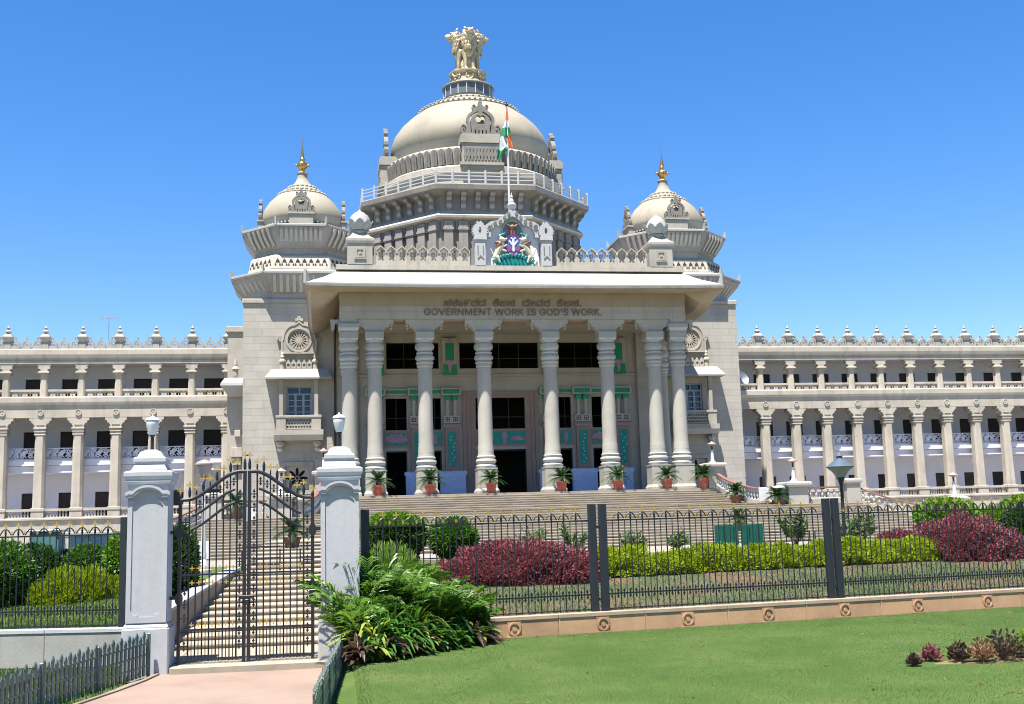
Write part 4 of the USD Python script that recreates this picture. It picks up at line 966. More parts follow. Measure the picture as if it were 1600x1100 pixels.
ga = obj('gallery', cb, octloft([(9.36, 31.2), (10.2, 31.45), (10.5, 31.55), (10.56, 31.95), (10.5, 32.05), (8.0, 32.07)], C), 'granite_dark', label='eight-sided gallery slab around the great dome')
for i, mid, d, n_, L in faces(10.4):
    if n_[1] > 0.9: continue
    for k in range(6):
        o = mid + d * (k / 6 - .5) * L
        obj('gallery_post', ga, BV(o[0] - .10, o[0] + .10, o[1] - .10, o[1] + .10, 32.07, 33.22, c=.03), 'white_paint')
    for z in (32.4, 32.72, 33.02):
        a_, b_ = mid - d * L / 2, mid + d * L / 2
        obj('gallery_rail', ga, MB().tube([(a_[0], a_[1], z), (b_[0], b_[1], z)], .055, 6), 'white_paint')
co = obj('dome_collar', cb, MB().lathe([(8.3, 32.0), (8.3, 33.6), (8.55, 33.75), (8.55, 34.3), (8.25, 34.5), (7.9, 34.6), (8.05, 35.3), (8.12, 36.1), (8.0, 36.3), (7.5, 36.45)], 64, (*C, 0)), 'granite_warm', 30)
pet = MB()
petal = MB().ext(unary_union([Polygon([(-.24, 34.62), (.24, 34.62), (.27, 35.7), (-.27, 35.7)]), affinity.scale(Point(0, 35.75).buffer(.27), 1, 1.3)]), 0, .16)
petal.ext(LineString([(0, 34.7), (0, 35.8)]).buffer(.05), -.16, .06)
for k in range(72):
    a = 2 * math.pi * k / 72
    w = MB(); w.f = list(petal.f); w.n = petal.n
    w.v = [np.c_[C[0] + math.cos(a) * (7.98 + .12 * (q[:, 2] - 34.6) - q[:, 1]) - math.sin(a) * q[:, 0], C[1] + math.sin(a) * (7.98 + .12 * (q[:, 2] - 34.6) - q[:, 1]) + math.cos(a) * q[:, 0], q[:, 2]] for q in petal.v]
    if math.sin(a) < 0.5: obj('collar_petal', co, w, 'carved_grey')
dome_prof = [(6.75, 36.35), (7.0, 36.6), (7.26, 37.0), (7.48, 37.6), (7.56, 38.15), (7.48, 38.7), (7.22, 39.4), (6.66, 40.2), (5.9, 40.95), (4.95, 41.7), (4.75, 41.84)]
gd = obj('great_dome', cb, MB().lathe(dome_prof, 96, (*C, 0)), 'dome_plaster', 40, label='great cream plaster dome')
obj('dome_cap', gd, MB().lathe([(4.82, 41.72), (4.90, 41.88), (4.78, 42.04), (4.2, 42.34), (3.7, 42.6), (3.62, 42.64), (3.62, 42.76), (3.1, 43.0), (2.7, 43.2), (2.5, 43.35)], 72, (*C, 0)), 'dome_plaster', 35)
for k in range(60):
    a = 2 * math.pi * k / 60
    if math.sin(a) < 0.6: obj('cap_bead', gd, MB().mesh(trimesh.creation.icosphere(1, .13).apply_translation((C[0] + 4.84 * math.cos(a), C[1] + 4.84 * math.sin(a), 42.0))), 'dome_plaster', True)
for k in range(40):
    a = 2 * math.pi * k / 40
    if math.sin(a) < 0.6: obj('cap_bead', gd, MB().mesh(trimesh.creation.icosphere(1, .10).apply_translation((C[0] + 3.62 * math.cos(a), C[1] + 3.62 * math.sin(a), 42.78))), 'dome_plaster', True)
for k in range(4):
    if k == 2: continue
    blk = BV(-1.75, 1.75, 15.35, 17.2, 33.9, 36.35, c=.05).ext(sbox(-1.95, 34.3, 1.95, 34.55), 17.2, 2.0).ext(sbox(-1.9, 36.352, 1.9, 37.0), 17.2, 1.95).ext(sbox(-1.75, 37.0, 1.75, 37.22), 17.2, 1.8)
    q = obj('crest_block', co, blk.turned(-math.pi / 2 * k if k < 3 else math.pi / 2, C), 'carved_stone')
    rel = MB()
    for j in range(11): rel.ext(unary_union([sbox(-1.6 + .3 * j, 34.75, -1.6 + .3 * j + .2, 35.8), Point(-1.5 + .3 * j, 35.85).buffer(.14), Point(-1.5 + .3 * j, 35.2).buffer(.15)]), 15.36, .09)
    obj('carved_relief', co, rel.turned(-math.pi / 2 * k if k < 3 else math.pi / 2, C), 'carved_grey')
    obj('crest', co, MB().ext(affinity.translate(crest(3.6, 3.25), 0, 37.22), 16.15, .4).turned(-math.pi / 2 * k if k < 3 else math.pi / 2, C), 'carved_grey')
# glazed lantern ring
ln = obj('glazed_drum', cb, MB().lathe([(2.58, 43.33), (2.62, 43.47), (2.46, 43.51), (2.2, 43.52)], 48, (*C, 0)).lathe([(2.3, 44.55), (2.5, 44.57), (2.56, 44.67), (2.5, 44.77), (2.1, 44.85)], 48, (*C, 0)).lathe([(1.2, 43.35), (1.2, 44.65)], 24, (*C, 0)), 'carved_grey', 35)
obj('drum_glass', ln, MB().lathe([(2.40, 43.50), (2.40, 44.58)], 18, (*C, 0), cap=False), 'drum_pane')
for k in range(18):
    a = 2 * math.pi * k / 18; obj('glazing_bar', ln, MB().tube([(C[0] + 2.42 * math.cos(a), C[1] + 2.42 * math.sin(a), 43.49), (C[0] + 2.42 * math.cos(a), C[1] + 2.42 * math.sin(a), 44.60)], .05, 5), 'lamp_white')

# ---- gilded four-lion statue
LZ = 44.85
ls = thing('lion_statue', 'gilded statue of lions standing back to back on the great dome', 'statue', (C[0], C[1], LZ))
ped = [(1.95, 0), (2.0, .12), (1.86, .2), (1.72, .3), (1.66, .45), (1.64, 1.05), (1.72, 1.15), (1.85, 1.22), (1.85, 1.36), (1.7, 1.42)]
pd = obj('pedestal', ls, MB().lathe(ped, 48, (C[0], C[1], LZ)), 'statue_gilt', 35)
for k in range(8):
    a = -math.pi / 2 + math.pi / 4 * k
    o = (C[0] + 1.66 * math.cos(a), C[1] + 1.66 * math.sin(a), LZ + .74)
    if k % 2 == 0:
        t_ = trimesh.creation.torus(.34, .07, 20, 8); t_.apply_transform(trimesh.transformations.rotation_matrix(math.pi / 2, (0, 1, 0))); t_.apply_transform(trimesh.transformations.rotation_matrix(a, (0, 0, 1))); t_.apply_translation(o)
        w = MB().mesh(t_)
        for j in range(6):
            b_ = math.pi * j / 6; dz = .32 * math.sin(b_); dx = .32 * math.cos(b_)
            w.tube([(o[0] - math.sin(a) * dx, o[1] + math.cos(a) * dx, o[2] + dz), (o[0] + math.sin(a) * dx, o[1] - math.cos(a) * dx, o[2] - dz)], .03, 5)
        obj('wheel_relief', pd, w, 'statue_gilt', 40)
    else:
        parts = [hullspheres([((.0, -.3, 0), .14), ((.0, .3, .02), .15)]), hullspheres([((0.02, -.32, .05), .09), ((.05, -.5, .28), .1)])] + [hullspheres([((0, y, 0), .07), ((.05, y + .04, -.32), .05)]) for y in (-.28, -.18, .2, .32)]
        t_ = solid(parts, .06, 4); t_.apply_transform(trimesh.transformations.rotation_matrix(a, (0, 0, 1))); t_.apply_translation(o)
        obj('animal_relief', pd, t_, 'statue_gilt', True)
def lion():
    """front half of a standing lion: body, forelegs with paws, ruffed mane, open-jawed head"""
    S = hullspheres; P_ = []
    P_ += [S([((0, -.45, 2.35), .60), ((0, -.1, 2.3), .6), ((0, 0, .9), .5)])]
    P_ += [S([((0, -.62, 2.3), .58), ((0, -.70, 1.6), .42)])]
    for e in (-1, 1):
        P_ += [S([((e * .36, -.66, 1.85), .30), ((e * .33, -.80, 1.0), .19)]), S([((e * .33, -.80, 1.0), .19), ((e * .33, -.86, .3), .15)]), S([((e * .33, -.90, .16), .18), ((e * .33, -1.10, .12), .16)])]
        for q in (-.1, 0, .1): P_ += [S([((e * .33 + q, -1.1, .10), .08), ((e * .33 + q, -1.24, .07), .065)])]
        P_ += [S([((e * .44, -.05, 1.1), .42), ((e * .46, -.25, .5), .3)]), S([((e * .46, -.2, .4), .25), ((e * .48, -.6, .14), .15)])]
    # mane: a shaggy bib in overlapping rows from the neck down the chest
    P_ += [S([((0, -.85, 3.05), .60), ((0, -.55, 2.9), .62), ((0, -.78, 2.45), .52)])]
    for row, (zc, rr, yc) in enumerate(((3.15, .60, -.82), (2.80, .62, -.80), (2.45, .56, -.80), (2.12, .44, -.82))):
        for k in range(7):
            a = -1.5 + 3.0 * (k + .5 * (row % 2)) / 6.5
            x, y = rr * math.sin(a), yc - .42 * math.cos(a)
            P_ += [S([((x, y + .06, zc), .17), ((x * 1.06, y - .02, zc - .30), .06)])]
    hy = -1.15
    P_ += [S([((0, hy, 3.36), .42), ((0, hy + .3, 3.45), .42)])]                                        # skull
    P_ += [S([((0, hy - .36, 3.28), .25), ((0, hy - .55, 3.24), .20), ((0, hy - .1, 3.36), .3)])]       # muzzle
    P_ += [S([((0, hy - .42, 2.98), .15), ((0, hy - .05, 2.98), .22)])]                                 # jaw
    P_ += [S([((0, hy - .70, 3.34), .09), ((0, hy - .45, 3.48), .10)])]                                 # nose
    for e in (-1, 1):
        P_ += [S([((e * .32, hy + .22, 3.80), .13), ((e * .36, hy + .30, 3.96), .07)])]                 # ears
        P_ += [S([((e * .20, hy - .28, 3.54), .11), ((e * .27, hy - .12, 3.58), .10)])]                 # brows
        P_ += [S([((e * .36, hy + .05, 3.15), .2), ((e * .42, hy + .22, 3.5), .18)])]                   # cheek ruff
    return solid(P_, .09, 4)
lm = lion()
lm.apply_scale((1.12, 1.14, 1.13))
for k in range(4):
    t_ = lm.copy(); t_.apply_transform(trimesh.transformations.rotation_matrix(math.radians(4) + math.pi / 2 * k, (0, 0, 1))); t_.apply_translation((C[0], C[1], LZ + 1.42))
    if k in (1, 2, 3): pass
    obj('lion', ls, t_, 'statue_gilt', True)

# ---- arched pediment with the coat of arms
ar = thing('crest_arch', 'white scrolled arch with a pot finial at the centre of the porch parapet', 'arch', (0, 0.2, 21.62))
for s in (-1, 1):
    pl = obj('arch_pillar', ar, BV(*sorted((s * 2.08, s * 2.86)), -.12, .55, 21.625, 23.55, c=.03).ext(sbox(*([s * 2.47 - .48, 23.552, s * 2.47 + .48, 23.75])), .62, .82), 'white_paint')
    rel = MB().ext(unary_union([LineString([(s * 2.47 - .2, 23.1), (s * 2.47 - .2, 22.5)]).buffer(.03), LineString([(s * 2.47 + .2, 23.1), (s * 2.47 + .2, 22.5)]).buffer(.03), LineString([(s * 2.47 - .2, 22.15), (s * 2.47, 22.35), (s * 2.47 + .2, 22.15)]).buffer(.04)]), -.121, .04)
    obj('pillar_relief', pl, rel, 'carved_grey')
    cz = 24.25; pts = []
    for k in range(26):
        a = -math.pi * .2 + math.pi * 1.4 * k / 25; q = .50 if k % 2 else .62
        q *= 1.25 if abs(a - math.pi / 2) < .3 else 1
        pts.append((s * 2.47 + q * math.cos(a), cz + q * math.sin(a)))
    fl = Polygon(pts + [(s * 2.47 - .45, 23.76), (s * 2.47 + .45, 23.76)]).buffer(0).difference(affinity.scale(Point(s * 2.47, 24.3).buffer(.13), .8, 1.8))
    obj('flame_capital', pl, MB().ext(fl, .35, .42), 'white_paint')
outer = [(2.05, 23.8), (1.98, 24.75), (1.62, 25.0), (1.1, 25.08), (.86, 25.38), (.45, 25.58), (.22, 25.86), (0, 25.95)]
inner = [(1.66, 23.6), (1.64, 24.1), (1.5, 24.45), (1.2, 24.65), (.82, 24.72), (.62, 25.02), (.3, 25.28), (0, 25.40)]
def sym(L): return Polygon(L + [(-x, z) for x, z in reversed(L[:-1])])
po, pi_ = sym(outer).buffer(.12, 6).buffer(-.12, 6), sym(inner)
obj('arch_crest', ar, MB().ext(po.difference(pi_), .5, .46), 'white_paint')
rel = []
for s in (-1, 1):
    for x, z, r_ in ((1.72, 24.55, .2), (1.35, 24.86, .15), (.95, 24.98, .14), (.62, 25.32, .12), (.3, 25.58, .12)): rel.append(LineString(spiral(s * x, z, r_, 1.3, s, 1.0)).buffer(.035))
obj('scroll_relief', ar, MB().ext(unary_union(rel), .041, .07), 'carved_grey')
obj('arch_back', ar, MB().ext(sym([(2.05, 21.63)] + outer[1:]).buffer(-.06), .56, .1), 'arcade_white')
nic = unary_union([sbox(-.7, 23.5, .7, 24.35), Point(0, 24.35).buffer(.7, 16)])
obj('niche', ar, MB().ext(nic.buffer(.1).difference(nic), .459, .16), 'white_paint')
obj('niche_back', ar, MB().ext(nic, .459, .02), 'arms_grey')
obj('pot_finial', ar, MB().lathe([(.14, 25.9), (.22, 25.98), (.34, 26.15), (.36, 26.3), (.24, 26.45), (.14, 26.5), (.18, 26.56), (.14, 26.7), (.08, 26.85), (.12, 26.92), (.05, 27.1), (.01, 27.3)], 20, (0, .27, 0)), 'white_paint', 35)
arms = thing('coat_of_arms', 'painted coat of arms with two rearing beasts and a shield under the arch', 'coat of arms', (0, 0.1, 21.62))
Y0 = 0.30
base = [hullspheres([((-1.35 + .3 * k, Y0 - .05, 21.80 + .42 * math.sin(math.pi * (k + .5) / 10)), .2), ((-1.35 + .3 * k + .15, Y0 - .12, 21.70), .14)]) for k in range(10)]
for k in range(12):
    x = -1.3 + 2.6 * k / 11; z = 21.9 + .5 * math.sin(math.pi * (k + .5) / 12); e = 1 if x > 0 else -1
    base.append(hullspheres([((x, Y0 - .22, z), .11), ((x + e * .14, Y0 - .26, z + .14), .07)])); base.append(hullspheres([((x + e * .14, Y0 - .26, z + .14), .07), ((x + e * .26, Y0 - .26, z + .06), .05)]))
obj('leafy_base', arms, solid(base, .08, 3), 'arms_teal', True)
sh = Polygon([(-.48, 23.78), (0, 24.10), (.48, 23.78), (.54, 23.1), (.40, 22.7), (0, 22.4), (-.40, 22.7), (-.54, 23.1)])
q = obj('shield', arms, MB().ext(sh, Y0 - .05, .2), 'arms_blue')
bird = unary_union([LineString([(-.28, 23.5), (0, 23.15), (.28, 23.5)]).buffer(.07), LineString([(0, 23.6), (0, 22.8)]).buffer(.09), LineString([(-.15, 23.75), (0, 23.62), (.15, 23.75)]).buffer(.05)])
obj('shield_charge', q, MB().ext(bird, Y0 - .251, .04), 'lamp_white')
obj('shield_border', q, MB().ext(sh.difference(sh.buffer(-.05)).union(sbox(-.32, 22.78, .32, 22.98)).intersection(sh), Y0 - .252, .03), 'arms_magenta')
cr = [hullspheres([((0, Y0, 24.2), .2), ((0, Y0 - .05, 24.6), .24)])] + [hullspheres([((e * .15, Y0 - .1, 24.6), .13), ((e * .34, Y0 - .12, 24.75), .09)]) for e in (-1, 1)] + [hullspheres([((e * .1, Y0 - .14, 24.3), .07), ((e * .12, Y0 - .18, 24.02), .06)]) for e in (-1, 1)]
obj('lion_capital', arms, solid(cr, .06, 4), 'arms_brown', True)
for e in (-1, 1):
    S = lambda L: hullspheres([((e * x, Y0 - .12 + dy, z), r) for x, dy, z, r in L])
    body = solid([S([(1.35, 0, 22.3, .2), (1.05, 0, 22.95, .24)]), S([(1.05, 0, 22.95, .24), (.82, 0, 23.35, .22)]), S([(1.35, 0, 22.3, .18), (1.45, 0, 21.95, .11)]), S([(1.45, 0, 21.95, .11), (1.38, -.05, 21.7, .1)]), S([(1.2, -.1, 22.3, .15), (1.05, -.12, 21.95, .09)]), S([(.85, -.05, 23.1, .11), (.5, -.12, 23.2, .07)]), S([(.9, -.05, 22.9, .1), (.55, -.12, 22.75, .07)]), S([(1.5, 0, 22.5, .06), (1.66, 0, 22.9, .05)])], .06, 4)
    bb = obj('beast', arms, body, 'arms_cream', True)
    obj('mane', bb, solid([S([(.95, -.06, 23.3, .22), (1.15, -.04, 22.95, .16)]), S([(1.0, -.02, 23.4, .18), (1.3, 0, 23.45, .08)])], .06, 3), 'arms_brown', True)
    obj('beast_head', bb, solid([S([(.85, -.1, 23.65, .2), (.68, -.16, 23.6, .13)]), S([(.68, -.16, 23.55, .1), (.5, -.2, 23.68, .06)]), S([(.95, -.1, 23.85, .07), (1.0, -.08, 24.0, .04)])], .06, 3), 'arms_cream', True)
    obj('ear_plume', bb, solid([S([(.9, -.05, 23.95, .12), (.6, -.05, 24.1, .08)])], .06, 3), 'arms_teal', True)

# ---- flag
fp = thing('flagpole', 'slim white flagpole rising behind the crest arch', 'flagpole', (0.0, 1.3, 21.55))
obj('pole', fp, MB().lathe([(.10, 21.55), (.09, 25), (.065, 34.4)], 10, (0.0, 1.3, 0)), 'lamp_white', 40)
obj('pole_cap', fp, MB().lathe([(.05, 34.4), (.14, 34.46), (.15, 34.54), (.04, 34.62), (.09, 34.7), (.01, 34.85)], 10, (0.0, 1.3, 0)), 'dark_pipe', 40)
def cloth(outline):
    """hanging strip: rows of (z, x-left, x-right), folded towards and away from the viewer"""
    m = MB(); n = 14; rows_ = []
    zs = np.linspace(outline[0][0], outline[-1][0], 16)
    O = np.array(outline)[::-1] if outline[0][0] > outline[-1][0] else np.array(outline)
    for z in zs:
        l = np.interp(z, O[:, 0], O[:, 1]); r_ = np.interp(z, O[:, 0], O[:, 2]); u = np.linspace(0, 1, n)
        rows_.append(np.c_[l + (r_ - l) * u, 1.28 - .10 - .14 * np.sin(u * 9 + z * 1.3) * (0.3 + abs(r_ - l)), np.full(n, z)])
    V = np.vstack(rows_); i = np.arange(n - 1)[None, :] + n * np.arange(15)[:, None]
    F = np.stack([i, i + 1, i + n + 1, i + n], -1).reshape(-1, 4)
    back = V + [0, .015, 0]
    m.add(V, F); m.add(back, F[:, ::-1]); return m
fl = thing('national_flag', 'orange white and green flag hanging limp from the pole', 'flag', (0.0, 1.3, 30))
obj('orange_band', fl, cloth([(34.30, -.04, .04), (33.81, -.08, .06), (33.21, -.15, .10)]), 'saffron', True)
obj('white_band', fl, cloth([(33.21, -.15, .10), (32.76, -.28, .10), (32.34, -.48, .08)][:2] + [(32.65, -.38, .14)]), 'flag_white', True)
obj('green_band', fl, cloth([(32.65, -.38, .14), (32.27, -.50, .22), (31.95, -.58, .2)]), 'flag_green', True)
obj('orange_band', fl, cloth([(32.02, -.18, .24), (31.57, -.02, .32), (31.11, .16, .36)]), 'saffron', True)
obj('white_band', fl, cloth([(31.95, -.60, -.14), (31.43, -.68, .05), (31.08, -.72, .2), (30.87, -.74, -.2)]), 'flag_white', True)
obj('green_band', fl, cloth([(31.04, -.72, .1), (30.73, -.82, -.3), (30.38, -.85, -.55), (30.10, -.84, -.72)]), 'flag_green', True)

# ================================================================ WINGS
PX, X0 = 2.8916, 24.651
YL, YU, YW = 14.6, 15.2, 18.7
w_col = MB().loft([[(sx * a, YL + .45 + sy * a2, z) for sx, sy in ((-.6, -1), (.6, -1), (1, -.6), (1, .6), (.6, 1), (-.6, 1), (-1, .6), (-1, -.6))] for a, a2, z in ((.44, .46, 5.12), (.44, .46, 5.5), (.425, .45, 5.9), (.40, .44, 8.5), (.385, .43, 10.9))]).done()
w_ring = MB()
for z0, z1, a in ((10.9, 10.98, .44), (10.99, 11.12, .41), (11.13, 11.21, .46), (11.22, 11.36, .42), (11.37, 11.5, .50)):
    w_ring.bev(-a, a, YL + .45 - a - .03, YL + .45 + a, z0, z1, c=.02)
w_ring = w_ring.done()
_br = [(.40, 11.502), (.44, 11.66), (.54, 11.82), (.68, 11.88), (.68, 12.02), (.84, 12.06), (.84, 12.279)]
w_brk = MB().ext(Polygon(_br + [(-x, z) for x, z in reversed(_br)]), YL + .85, .82)
w_brk.ext(LineString([(-.28, 11.72), (.28, 11.72)]).buffer(.03), YL + .03, .05)
w_brk = w_brk.done()
w_med = MB().lathe([(.01, 0.0), (.13, 0.0), (.14, -.03), (.17, -.05), (.24, -.04), (.25, .0), (.25, .04)][::-1], 20)
w_med = MB().ext(Point(0, 12.68).buffer(.25, 8), YL + .018, .05).ext(Point(0, 12.68).buffer(.25, 8).difference(Point(0, 12.68).buffer(.18, 8)), YL - .033, .03).ext(Point(0, 12.68).buffer(.08, 6), YL - .033, .02).done()
w_ped = BV(-.48, .48, YL - .06, YL + .95, 4.36, 4.88, c=.02).bev(-.52, .52, YL - .10, YL + .95, 4.882, 5.118, c=.03).done()
w_rail = B(.521, PX - .521, YL + .05, YL + .38, 4.882, 5.08).done()
w_base = B(.481, PX - .481, YL + .02, YL + .42, 4.355, 4.42).done()
w_bal = MB().lathe([(.07, 4.42), (.08, 4.46), (.05, 4.5), (.085, 4.6), (.08, 4.68), (.045, 4.78), (.07, 4.82), (.08, 4.88)], 8).done()
gr = sbox(.0, 9.02, PX, 9.94); inn = gr.buffer(-.08)
sc = []
for k in range(5):
    for sgn in (-1, 1):
        cx = .28 + k * .55 + (.0 if sgn < 0 else .14); sc.append(LineString(spiral(cx, 9.48 + sgn * .17, .21, 1.25, sgn * (1 if k % 2 else -1), .7 * k)).buffer(.042))
        sc.append(LineString([(cx - .3, 9.48 - sgn * .2), (cx, 9.48 + sgn * .05), (cx + .28, 9.48 + sgn * .3)]).buffer(.035))
sc.append(Point(PX / 2, 9.5).buffer(.17))
w_gril = MB().ext(gr.difference(inn).union(unary_union(sc).intersection(gr)), 15.80, .07).done()
w_slab = B(.0, PX, 15.66, 18.69, 8.52, 9.0).box(.0, PX, 15.80, 18.69, 7.95, 8.49).done()
u_col = MB().loft([[(sx * a, YU + .35 + sy * a, z) for sx, sy in ((-.6, -1), (.6, -1), (1, -.6), (1, .6), (.6, 1), (-.6, 1), (-1, .6), (-1, -.6))] for a, z in ((.30, 13.97), (.285, 14.7), (.265, 15.88))]).done()
u_cap = MB()
for z0, z1, a in ((15.88, 15.96, .36), (15.962, 16.06, .44), (16.062, 16.13, .38)): u_cap.bev(-a, a, YU + .35 - a, YU + .35 + a, z0, z1, c=.02)
_ub = [(.26, 16.132), (.26, 16.28), (.36, 16.30), (.50, 16.40), (.40, 16.52), (.54, 16.60), (.54, 16.735)]
u_cap.ext(Polygon(_ub + [(-x, z) for x, z in reversed(_ub)]), YU + .62, .54); u_cap = u_cap.done()
g2 = sbox(.30, 13.97, PX - .30, 14.47); cut = []
for k in range(3):
    cx = .30 + (PX - .6) * (k + .5) / 3
    cut.append(sbox(cx - .36, 14.03, cx + .36, 14.41).difference(unary_union([Point(cx, 14.22).buffer(.20, 6).difference(Point(cx, 14.22).buffer(.10, 5)), LineString([(cx - .36, 14.03), (cx + .36, 14.41)]).buffer(.03), LineString([(cx - .36, 14.41), (cx + .36, 14.03)]).buffer(.03)])))
u_gril = MB().ext(g2.difference(unary_union(cut)), YU + .42, .12).box(.30, PX - .30, YU + .24, YU + .5, 14.48, 14.66).done()
mot = []
def motif(cx, tip=0.0):
    ring_ = Point(cx, 18.32).buffer(.36, 8).difference(Point(cx, 18.32).buffer(.20, 8))
    return unary_union([ring_, Point(cx, 18.32).buffer(.10, 5).difference(Point(cx, 18.32).buffer(.05, 4)), LineString([(cx - .12, 18.32), (cx + .12, 18.32)]).buffer(.025), Polygon([(cx - .2, 18.56), (cx, 18.80), (cx + .2, 18.56)]), Point(cx, 18.86).buffer(.075), sbox(cx - .34, 17.93, cx + .34, 18.0), Polygon([(cx - .36, 17.98), (cx - .2, 18.14), (cx + .2, 18.14), (cx + .36, 17.98)]), Point(cx - .34, 18.1).buffer(.09).difference(Point(cx - .34, 18.1).buffer(.04)), Point(cx + .34, 18.1).buffer(.09).difference(Point(cx + .34, 18.1).buffer(.04))])
c_mot = MB().ext(motif(0), YU + .28, .2).done()
c_ped = MB().loft([[(-a, YU + .3 - a, z), (a, YU + .3 - a, z), (a, YU + .3 + a, z), (-a, YU + .3 + a, z)] for a, z in ((.27, 17.93), (.25, 18.55), (.28, 18.6), (.41, 18.84), (.43, 18.88), (.43, 18.95), (.36, 18.98), (.26, 19.12), (.14, 19.22), (.11, 19.27))]).done()
c_pot = MB().lathe([(.12, 19.24), (.22, 19.30), (.25, 19.40), (.16, 19.52), (.08, 19.56), (.12, 19.62), (.14, 19.70), (.05, 19.80), (.01, 19.96)], 14, (0, YU + .3, 0)).done()
w_door = {z: BV(-.79, .79, YW + .13, YW + .2, 0, h_, c=.02).done() for z, h_ in ((3.9, 2.53), (8.6, 2.88), (13.4, 2.48))}
def wing(s, n, label):
    x_in, x_out = 20.0, X0 + PX * (n - .5)
    wg = thing('wing_building', label, 'building', (s * (x_in + x_out) / 2, 17, 1.5))
    xa, xb = sorted((s * x_in, s * x_out))
    O = lambda name, m, mat='granite_warm', par=wg, **k: obj(name, par, m, mat, **k)
    O('plinth_wall', BV(xa, xb, YL - .02, YL + 1.0, 1.5, 4.18, c=.02), 'granite_warm')
    O('plinth_moulding', BV(xa, xb, YL - .16, YL + 1.0, 4.182, 4.352, c=.04), 'granite_warm')
    O('floor_slab', B(xa, xb, YL + 1.002, YW + .3, 3.5, 3.9), 'arcade_white')
    O('frieze', B(xa, xb, YL + .02, YL + .9, 12.28, 13.0), 'granite_warm')
    O('ledge', MB().extx(Polygon([(YL + .9, 13.002), (YL + .02, 13.002), (YL - .02, 13.3), (YL - .12, 13.42), (YL - .16, 13.5), (YL - .16, 13.88), (YL - .10, 13.95), (YL + 1.3, 13.95)]), xa, xb), 'granite_warm')
    O('upper_floor_slab', B(xa, xb, YL + .91, YW + .3, 13.0, 13.4), 'arcade_white')
    O('beam', B(xa, xb, YU + .04, YU + .66, 16.737, 16.98), 'granite_warm')
    O('cornice', MB().extx(Polygon([(YU + .66, 16.982), (YU + .10, 16.982), (YU + .06, 17.2), (YU - .10, 17.38), (YU - .16, 17.46), (YU - .16, 17.86), (YU - .08, 17.93), (YU + .66, 17.93)]), xa, xb), 'granite_warm')
    O('roof', B(xa, xb, YU + .662, YW + 6, 16.9, 17.3), 'arcade_white')
    wl = sbox(xa, 3.9, xb, 16.9)
    for i in range(-1, n):
        cx = s * (X0 + PX * (i + .5))
        for z in (3.9, 8.6, 13.4): wl = wl.difference(sbox(cx - .8, z - .001, cx + .8, z + {3.9: 2.55, 8.6: 2.9, 13.4: 2.5}[z]))
    O('inner_wall', MB().ext(wl, YW + .3, .3), 'arcade_white')
    O('inner_back', B(xa, xb, YW + .32, YW + .36, 3.6, 16.9), 'door_brown')
    for i in range(-1, n):
        x = s * (X0 + PX * i)
        c = O('column', w_col, loc=(x, 0, 0)); O('ring_capital', w_ring, par=c, loc=(x, 0, 0)); O('bracket', w_brk, par=c, loc=(x, 0, 0))
        O('pedestal', w_ped, loc=(x, 0, 0)); O('medallion', w_med, loc=(x, 0, 0))
        c = O('upper_column', u_col, loc=(x, 0, 0)); O('capital', u_cap, par=c, loc=(x, 0, 0))
        c = O('crest_pedestal', c_ped, 'carved_stone', loc=(x, 0, 0)); O('pot_finial', c_pot, 'carved_stone', par=c, loc=(x, 0, 0), smooth=35)
        xl = x if s > 0 else x - PX
        if i == n - 1: continue
        O('base_rail', w_rail, loc=(xl, 0, 0)); O('base_sill', w_base, loc=(xl, 0, 0))
        for k in range(7): O('baluster', w_bal, loc=(xl + .62 + (PX - 1.24) * (k + .5) / 7, YL + .21, 0), smooth=40)
        O('grille_panel', w_gril, 'grille_white', loc=(xl, 0, 0)); O('gallery_slab', w_slab, 'arcade_white', loc=(xl, 0, 0))
        O('upper_grille', u_gril, 'granite_warm', loc=(xl, 0, 0))
        for k in range(3): O('crest_motif', c_mot, 'carved_stone', loc=(xl + PX * (k + .5) / 3 + (k - 1) * -.12, 0, 0))
        for z in (3.9, 8.6, 13.4): O('door', w_door[z], 'door_brown', loc=(xl + PX / 2, 0, z + .001))
wing(-1, 9, 'three storey arcaded wing left of the domed block')
wing(1, 14, 'three storey arcaded wing right of the domed block')

